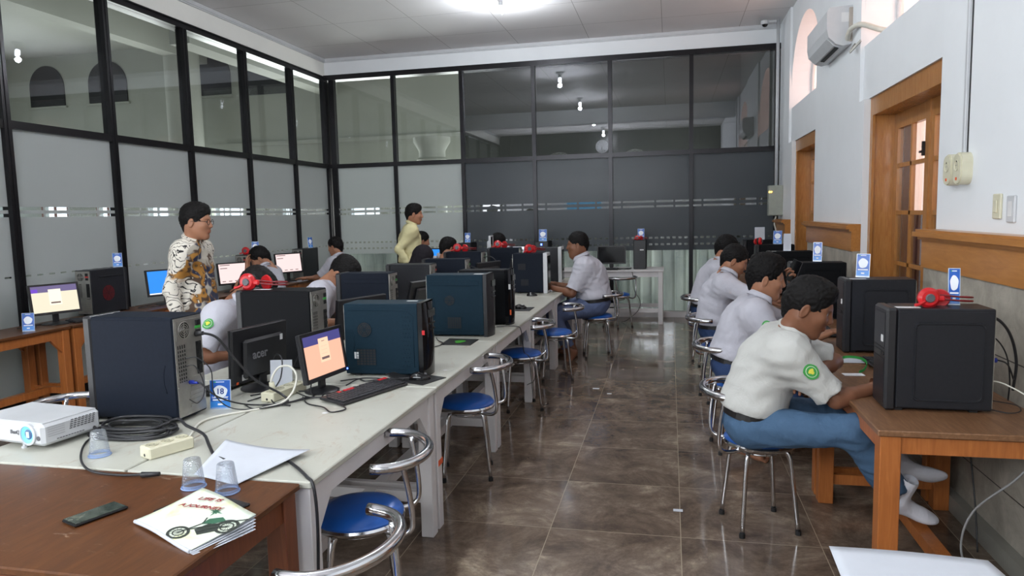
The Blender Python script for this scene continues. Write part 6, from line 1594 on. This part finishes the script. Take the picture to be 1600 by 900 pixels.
    link('eyes', E_.mesh('eyes', [M_['eye_white'], M_['hair']]))
    # ---- shirt
    if fine: rs = .0085
    else: rs = .012
    f = Fld(lo, hi, rs); e = .013 * s
    torso(f, e, .09); f.cap(H + d1 * .06 * s, Ch, .120 * s * fr, .125 * s * fr, k=.09)
    for q_ in 'LR': f.cap(Ch + d3 * .03 * s, sh[q_] - SL * (.03 if q_ == 'L' else -.03) * s, .09 * s, .062 * s, k=.09)
    if tuck: f.ell(H + d1 * .085 * s, (.122 * s * fr + e, .165 * s * fr + e, .075 * s), orient(d1), k=.04)
    else:
        f.cap(Wst, H - Up * .02, .12 * s, .13 * s, k=.08); f.ell(H - Up * .02, (.135 * s * fr + e, .18 * s * fr + e, .19 * s), R3, k=.05)
    for k in 'LR':
        a, el, wr = A[k][:3]
        a, el, wr = Vector(a), Vector(el), Vector(wr)
        if sleeve == 'short':
            en = a.lerp(el, .86); f.cap(a, a.lerp(el, .5), .062 * s * fr ** .5, .060 * s * fr ** .5, k=.10); f.cap(a.lerp(el, .2), en, .058 * s * fr ** .5, .072 * s * fr ** .5, k=.04, flat=True)
        else:
            f.cap(a, el, .062 * s, .052 * s, k=.08); f.cap(el, el.lerp(wr, .5), .052 * s, .044 * s, k=.02); f.cap(el.lerp(wr, .4), el.lerp(wr, .94), .045 * s, .041 * s, k=.02, flat=True)
    f.wrinkle(.0045 if fine else .005, 15, seed, (1, 1, 1.6))
    if tuck: f.plane(H + d1 * .022 * s, -d1) if False else None
    for k in 'LR':
        a, el, wr = [Vector(p) for p in A[k][:3]]
        if sleeve == 'short': f.cap(a.lerp(el, .70), a.lerp(el, 1.3), .052 * s * fr ** .5, .060 * s * fr ** .5, k=.0, mode='s', flat=True)
        else: f.cap(el.lerp(wr, .8), el.lerp(wr, 1.2), .034 * s, k=0, mode='s', flat=True)
    # neck opening
    nd = (Hd - Nk).normalized(); f.cap(Nk + nd * .01, Nk + nd * .12, .058 * s * fr ** .5, .075 * s, k=.01, mode='s')
    f.cap(Nk + nd * .055, Nk + nd * .3, .13 * s, .2 * s, k=.0, mode='s', flat=True)
    # cut off at the waist / hem
    g = f; n_ = d1 if tuck else Up; p0 = H + d1 * .058 * s if tuck else H - Up * .13 * s
    X = g.ax[0][:, None, None]; Y = g.ax[1][None, :, None]; Z = g.ax[2][None, None, :]
    hl = -((X - p0.x) * n_.x + (Y - p0.y) * n_.y + (Z - p0.z) * n_.z); rad = np.sqrt((X - H.x) ** 2 + (Y - H.y) ** 2 + (Z - H.z) ** 2)
    g.F = np.where(rad < .34 * s, np.maximum(g.F, hl), g.F).astype(np.float32)
    V, Q = f.verts(); V = relax(V, Q, 1, .35); SV = V
    so = link('shirt', np_mesh('shirt', [(V, Q)], M_[shirt]))
    # collar : folded band
    C = MB(); nb = basis(nd.cross(SL) * -1, nd) if False else None
    zx = nd; yx = (SL - zx * SL.dot(zx)).normalized(); xx = yx.cross(zx)
    def cf(u, v):
        th = math.radians(28 + u * 304); fz = (1 + math.cos(th)) / 2
        r = (.070 if v < .4 else (.070 if v < .8 else .090)) * s * fr ** .5
        z = (.030 if v < .01 else (.082 - .012 * fz if v < .8 else (.048 - .030 * fz ** 3))) * s
        return tuple(Nk + xx * (r * math.cos(th) + .004) + yx * r * math.sin(th) * 1.05 + zx * z)
    C.grid(lambda u, v: cf(u, (0, .5, .7, 1.0)[int(round(v * 3))]), 30, 3); co = link('collar', C.mesh('collar', M_[shirt])); md = co.modifiers.new('t', 'SOLIDIFY'); md.thickness = .003
    # ---- trousers
    f = Fld(lo, hi, .009 if fine else .0125)
    f.ell(H, (.122 * s * fr, .172 * s * fr, .108 * s), orient(d1), k=.03)
    for k in 'LR':
        hp, kn, an = [Vector(p) for p in G[k][:3]]
        f.cap(hp, kn, .095 * s * fr, .068 * s, k=.04); f.cap(kn, kn.lerp(an, .6), .068 * s, .060 * s, k=.03); f.cap(kn.lerp(an, .4), kn.lerp(an, .86), .060 * s, .066 * s, k=.02, flat=True)
    f.wrinkle(.0055, 17, seed + 5)
    for k in 'LR':
        kn, an = Vector(G[k][1]), Vector(G[k][2]); f.cap(kn.lerp(an, .75), kn.lerp(an, 1.2), .054 * s, k=0, mode='s', flat=True)
    p1 = H + d1 * .060 * s; X = f.ax[0][:, None, None]; Y = f.ax[1][None, :, None]; Z = f.ax[2][None, None, :]
    cutv = (X - p1.x) * d1.x + (Y - p1.y) * d1.y + (Z - p1.z) * d1.z; fwd = (X - H.x) * Fw.x + (Y - H.y) * Fw.y
    f.F = np.where(fwd < .05 * s, np.maximum(f.F, cutv), np.maximum(f.F, cutv - (fwd - .05 * s) * 3.0)).astype(np.float32)
    V, Q = f.verts(); V = relax(V, Q, 1, .35); link('trousers', np_mesh('trousers', [(V, Q)], M_[trousers]))
    if belt and tuck:
        o1 = orient(d1); bx, by = Vector(o1[:, 0]), Vector(o1[:, 1]); c = H + d1 * .046 * s; B = MB(); n = 40; vs = []; 
        for i in range(n):
            a = 2 * PI * i / n
            for dz, dr in ((-.017, .006), (-.017, .011), (.017, .011), (.017, .006)): 
                q = c + bx * math.cos(a) * ((.126 * s) * fr + dr) + by * math.sin(a) * ((.172 * s) * fr + dr) + d1 * dz; vs.append(q)
        fs = []
        for i in range(n):
            j = (i + 1) % n
            for m in range(4): fs.append((4 * i + m, 4 * j + m, 4 * j + (m + 1) % 4, 4 * i + (m + 1) % 4))
        B.add(vs, fs, False); link('belt', B.mesh('belt', M_['leather']))
    if badge:
        k, ang = badge; a, el = Vector(A[k][0]), Vector(A[k][1]); ad = (el - a).normalized(); sg = 1 if k == 'L' else -1
        out = Lf * sg + Fw * math.sin(math.radians(ang)) + Up * .1; out = (out - ad * out.dot(ad)).normalized(); pa = a.lerp(el, .34); rv = SV - np.array(pa); du = rv @ np.array(out); perp = np.linalg.norm(rv - du[:, None] * np.array(out), axis=1); m_ = (perp < .03) & (du > 0) & (du < .14); c = pa + out * (float(du[m_].max()) if m_.any() else .07)
        tz = -ad; tx = tz.cross(out); B = MB(); N_ = 20
        def bend(u, v, lift):  # wrap around the sleeve
            r = .072 * s; q = u / r; return c + tx * (r * math.sin(q)) + out * (r * (math.cos(q) - 1) + lift) + tz * v
        for mi, r0, lift in ((0, .033, .0035), (1, .024, .0046), (0, .0215, .0056), (2, .012, .0066)):
            B.mat(mi); vs = [bend(0, 0, lift)]; 
            for ring in (.5, 1): vs += [bend(r0 * ring * (1 + (.06 * math.cos(5 * q) if mi == 0 and r0 > .03 else 0) + (.35 * math.sin(3 * q) if mi == 2 else 0)) * math.cos(q), r0 * ring * 1.1 * math.sin(q), lift) for q in [2 * PI * i / N_ for i in range(N_)]]
            fs = [(0, 1 + i, 1 + (i + 1) % N_) for i in range(N_)] + [(1 + i, 1 + N_ + i, 1 + N_ + (i + 1) % N_, 1 + (i + 1) % N_) for i in range(N_)]
            B.add(vs, fs, True)
        bo = link('sleeve_badge', B.mesh('badge', [plain('badge_green', hexc(56, 146, 66), .6), plain('badge_white', hexc(208, 222, 200), .6), plain('badge_yellow', hexc(205, 200, 70), .6)]))
    if glasses:
        B = MB(); B.X = Mh
        for sg in (-1, 1):
            B.tube([(.098, sg * .032 + .021 * math.cos(a), .006 + .018 * math.sin(a)) for a in [2 * PI * i / 20 for i in range(20)]], .0019, 6, True)
            B.tube([(.098, sg * .053, .010), (.06, sg * .072, .012), (-.005, sg * .086, .010), (-.02, sg * .086, -.002)], .0016, 6)
        B.tube([(.098, -.011, .008), (.101, 0, .012), (.098, .011, .008)], .0016, 6); link('glasses', B.mesh('glasses', M_['gloss_black']))
    if tie:
        B = MB(); c = Nk + Fw * .075 * s; B.beam(c + Up * .01, c + Up * -.05 + Fw * .025, .035, .02, Fw); B.beam(c - Up * .04 + Fw * .03, c - Up * .36 + Fw * .07, .055, .008, Fw); link('necktie', B.mesh('tie', M_['leather']))
    return root
V3 = Vector
DN = lambda x, y: V3((x, y, -.1))
SX = 'boy in white shirt '
# nearest boy, right side
person('nearest boy in white shirt and blue trousers leaning over the right hand table', (.375, 3.52, .585), -.02, lean=20, curve=13, head=(-14, 20, 0), s=1.02, hs=1.09,
       arms={'R': ((.955, 3.455, .795), 'flat', ((1, .25, -.05), (0, 0, 1))), 'L': ((.64, 3.52, .80), 'relaxed', ((-.3, -.9, 0), (0, 0, 1)))},
       legs={'R': ((1.01, 3.385, .285), (1, .02, -.28)), 'L': ((1.08, 3.62, .37), (1, .0, -.02))}, poles={'R': V3((-.35, -.45, -.8)), 'L': V3((.95, .5, -.15)), 'kR': V3((.4, -.5, .75)), 'kL': V3((.2, .9, .35))},
       hair='full', skin='brown_skin', shirt='ivory_cotton', trousers='blue_trouser', foot='sock', badge=('R', 12), fine=True, headtgt=(.625, 3.47, 1.135), seed=3)
person('second boy on the right, white shirt and full quiff, hand raised to his face', (.385, 4.78, .585), .0, lean=19, curve=9, head=(-6, 6, 0), s=1.0, hs=1.12,
       arms={'R': ((.90, 4.66, .80), 'relaxed', None), 'L': ((.80, 4.98, 1.07), 'curl', ((.1, -.25, 1), (1, .2, 0)))},
       legs={'R': ((.45, 4.60, .12), (1, 0, -.3)), 'L': ((.75, 4.95, .12), (1, 0, 0))}, poles={'R': V3((-.3, -.5, -.8)), 'L': V3((.6, .4, -.9))},
       hair='volume', skin='tan_skin', shirt='white_cotton', trousers='navy_trouser', badge=('R', 10), fine=True, headtgt=(.605, 4.80, 1.145), seed=4)
person('third boy on the right in white shirt, back turned, arm raised to his face', (.36, 6.20, .585), .05, lean=14, curve=12, head=(-8, 22, 0), s=1.0, hs=1.08,
       arms={'R': ((.70, 6.10, 1.03), 'relaxed', ((-.1, .3, 1), (1, 0, 0))), 'L': ((.84, 6.40, .80), 'relaxed', None)},
       legs={'R': ((.62, 6.05, .10), (1, 0, 0)), 'L': ((.70, 6.36, .10), (1, 0, 0))}, poles={'R': V3((.6, -.7, -.4))},
       hair='crop', skin='tan_skin', shirt='white_cotton', trousers='navy_trouser', headtgt=(.53, 6.25, 1.165), seed=5)
person('furthest boy on the right in a white school shirt, mostly hidden behind the third', (.33, 7.50, .585), .05, lean=18, curve=10, head=(-5, 16, 0), s=1.0, hs=1.10,
       arms={'R': ((.82, 7.38, .80), 'relaxed', None), 'L': ((.84, 7.6, .80), 'relaxed', None)},
       legs={'R': ((.60, 7.35, .10), (1, 0, 0)), 'L': ((.68, 7.62, .10), (1, 0, 0))},
       hair='short', skin='tan_skin', shirt='white_cotton', trousers='navy_trouser', headtgt=(.56, 7.50, 1.20), seed=6)
# large boy facing left
person('large boy in white shirt and slate trousers sitting barefoot, facing left', (-.82, 7.86, .60), PI + .04, lean=13, curve=9, head=(4, 2, 0), s=1.10, fat=1.27, hs=1.14,
       arms={'L': ((-1.30, 7.70, .80), 'relaxed', None), 'R': ((-1.30, 8.05, .80), 'relaxed', None)},
       legs={'L': ((-1.075, 7.62, .09), (-.4, -.5, -.5)), 'R': ((-1.1, 7.95, .09), (-1, 0, 0))}, poles={'L': V3((.4, -.4, -.8)), 'R': V3((.4, .4, -.8))},
       hair='short', skin='brown_skin', shirt='white_cotton', trousers='slate_trouser', headtgt=(-1.01, 7.86, 1.245), fine=True, seed=8)
# standing men
person('man in glasses and a brown and white batik shirt standing at the left, facing right', (-3.46, 4.62, .93), .30, lean=1, curve=2, head=(-4, 3, 0), s=1.0, hs=1.07, fat=.94,
       arms={'R': ((-3.42, 4.37, .88), 'relaxed', ((.1, 0, -1), (.3, -1, 0))), 'L': ((-3.54, 4.90, .88), 'relaxed', ((.1, 0, -1), (-.3, 1, 0)))},
       legs={'R': ((-3.47, 4.52, .08), (1, -.2, 0)), 'L': ((-3.44, 4.74, .08), (1, 0, 0))}, poles={'R': V3((-1, -.3, 0)), 'L': V3((-1, .3, 0)), 'kR': V3((1, 0, 0)), 'kL': V3((1, 0, 0))},
       hair='full', skin='tan_skin', shirt='batik', sleeve='long', trousers='black_trouser', tuck=False, foot='bare', glasses=True, belt=False, fine=True, seed=9, headtgt=(-3.40, 4.60, 1.60))
person('man in a pale yellow shirt and dark tie standing at the back, facing right', (-3.37, 8.85, .95), .42, lean=0, curve=2, head=(-6, 3, 0), s=1.0, hs=1.08,
       arms={'R': ((-3.29, 8.63, .98), 'relaxed', ((.5, .5, -.6), (0, -1, 0))), 'L': ((-3.17, 9.0, 1.0), 'relaxed', ((.6, -.3, -.5), (0, 1, 0)))},
       legs={'R': ((-3.37, 8.75, .08), (1, 0, 0)), 'L': ((-3.37, 8.97, .08), (1, 0, 0))}, poles={'R': V3((-1, -.5, 0)), 'L': V3((-1, .5, 0)), 'kR': V3((1, 0, 0)), 'kL': V3((1, 0, 0))},
       hair='full', skin='tan_skin', shirt='yellow_cotton', sleeve='long', trousers='black_trouser', tuck=True, tie=True, seed=10, headtgt=(-3.29, 8.87, 1.635))
# left glass tables, facing -x
person('boy in white shirt at the left glass resting his head on his hand', (-4.50, 7.30, .585), PI + .15, lean=18, curve=14, head=(18, 30, 0), s=1.0, hs=1.10,
       arms={'L': ((-4.68, 7.16, 1.06), 'relaxed', ((-.2, .4, .9), (-.9, 0, 0))), 'R': ((-4.95, 7.5, .80), 'relaxed', None)},
       legs={'L': ((-4.85, 7.15, .09), (-1, 0, 0)), 'R': ((-4.85, 7.45, .09), (-1, 0, 0))}, poles={'L': V3((-.5, -.6, -.6))},
       hair='short', skin='tan_skin', shirt='white_cotton', trousers='navy_trouser', headtgt=(-4.61, 7.32, 1.165), seed=11)
person(SX + 'in profile at the far left corner, his hand on the mouse', (-4.50, 9.05, .585), PI - .1, lean=14, curve=8, head=(0, 10, 0), s=1.0, hs=1.08,
       arms={'L': ((-4.93, 8.93, .80), 'flat', ((-1, .1, 0), (0, 0, 1))), 'R': ((-4.93, 9.2, .80), 'relaxed', None)},
       legs={'L': ((-4.85, 8.9, .09), (-1, 0, 0)), 'R': ((-4.85, 9.2, .09), (-1, 0, 0))},
       hair='crop', skin='tan_skin', shirt='white_cotton', trousers='navy_trouser', headtgt=(-4.53, 9.05, 1.215), seed=12)
# far side of the middle row, facing +x
person(SX + 'bowing his head behind the black tower with red headphones', (-2.93, 3.95, .585), .02, lean=26, curve=16, head=(-8, 48, 0), s=1.0, hs=1.12,
       arms={'R': ((-2.52, 3.78, .80), 'relaxed', None), 'L': ((-2.50, 4.15, .80), 'relaxed', None)},
       legs={'R': ((-2.75, 3.8, .09), (1, 0, 0)), 'L': ((-2.75, 4.1, .09), (1, 0, 0))}, poles={'R': V3((-.2, -.8, -.6))},
       hair='full', skin='brown_skin', shirt='white_cotton', trousers='navy_trouser', badge=('R', 10), headtgt=(-2.56, 3.98, 1.17), seed=13)
person(SX + 'bowing his head behind the navy tower, badge on his sleeve', (-3.0, 5.30, .585), .0, lean=26, curve=16, head=(-8, 50, 0), s=1.0, hs=1.12,
       arms={'R': ((-2.50, 5.18, .80), 'relaxed', None), 'L': ((-2.50, 5.5, .80), 'relaxed', None)},
       legs={'R': ((-2.75, 5.2, .09), (1, 0, 0)), 'L': ((-2.75, 5.45, .09), (1, 0, 0))}, poles={'R': V3((-.1, -.8, -.6))},
       hair='full', skin='tan_skin', shirt='white_cotton', trousers='navy_trouser', badge=('R', 10), headtgt=(-2.58, 5.26, 1.165), seed=14)
person('person with a dark covered head behind the towers, below the man in yellow', (-2.95, 7.25, .585), .1, lean=16, curve=10, head=(0, 25, 0), s=1.02, hs=1.04,
       arms={'R': ((-2.5, 7.1, .80), 'relaxed', None), 'L': ((-2.5, 7.4, .80), 'relaxed', None)},
       legs={'R': ((-2.75, 7.1, .09), (1, 0, 0)), 'L': ((-2.75, 7.4, .09), (1, 0, 0))},
       hair='scarf', skin='tan_skin', shirt='white_cotton', trousers='navy_trouser', headtgt=(-2.62, 7.28, 1.145), seed=15)
# back tables, facing +y
person(SX + 'in profile just right of the man in yellow', (-3.52, 9.80, .585), .9, lean=12, curve=8, head=(-20, 10, 0), s=1.0, hs=1.08,
       arms={'R': ((-3.25, 10.15, .83), 'relaxed', None), 'L': ((-3.5, 10.18, .83), 'relaxed', None)},
       legs={'R': ((-3.0, 10.0, .09), (0, 1, 0)), 'L': ((-3.3, 10.05, .09), (0, 1, 0))},
       hair='short', skin='tan_skin', shirt='white_cotton', trousers='navy_trouser', headtgt=(-3.51, 9.74, 1.25), seed=16)
person(SX + 'whose dark head rises right of a blue and white screen', (-2.80, 8.74, .585), .9, lean=10, curve=8, head=(0, 14, 0), s=1.0, hs=1.10,
       arms={'R': ((-2.45, 9.1, .83), 'relaxed', None), 'L': ((-2.8, 9.15, .83), 'relaxed', None)},
       legs={'R': ((-2.75, 9.1, .09), (0, 1, 0)), 'L': ((-2.85, 9.12, .09), (0, 1, 0))},
       hair='full', skin='tan_skin', shirt='white_cotton', trousers='navy_trouser', headtgt=(-2.77, 8.64, 1.19), seed=17)
person(SX + 'facing the bright white screen, seen behind the thin pale monitor edge', (-2.16, 9.60, .585), 1.75, lean=14, curve=8, head=(-62, 16, 0), s=1.05, hs=1.08,
       arms={'R': ((-1.8, 10.12, .83), 'relaxed', None), 'L': ((-2.2, 10.12, .83), 'relaxed', None)},
       legs={'R': ((-1.9, 10.05, .09), (0, 1, 0)), 'L': ((-2.15, 10.05, .09), (0, 1, 0))},
       hair='short', skin='tan_skin', shirt='white_cotton', trousers='navy_trouser', headtgt=(-2.30, 9.42, 1.215), seed=18)
# mobile phone in the second boy's raised hand
t = thing('mobile_phone', 'bright edged mobile phone held up by the second boy on the right', 'phone', (.775, 4.945, 1.13), .0); t.rotation_euler = (.35, .1, .8)
MB().box(-.004, .004, -.036, .036, -.01, .14, .003).obj('case', M_['gloss_black'], t); MB().box(.004, .005, -.032, .032, -.004, .134).obj('screen', emit('phone_glow', hexc(170, 225, 245), .9), t)
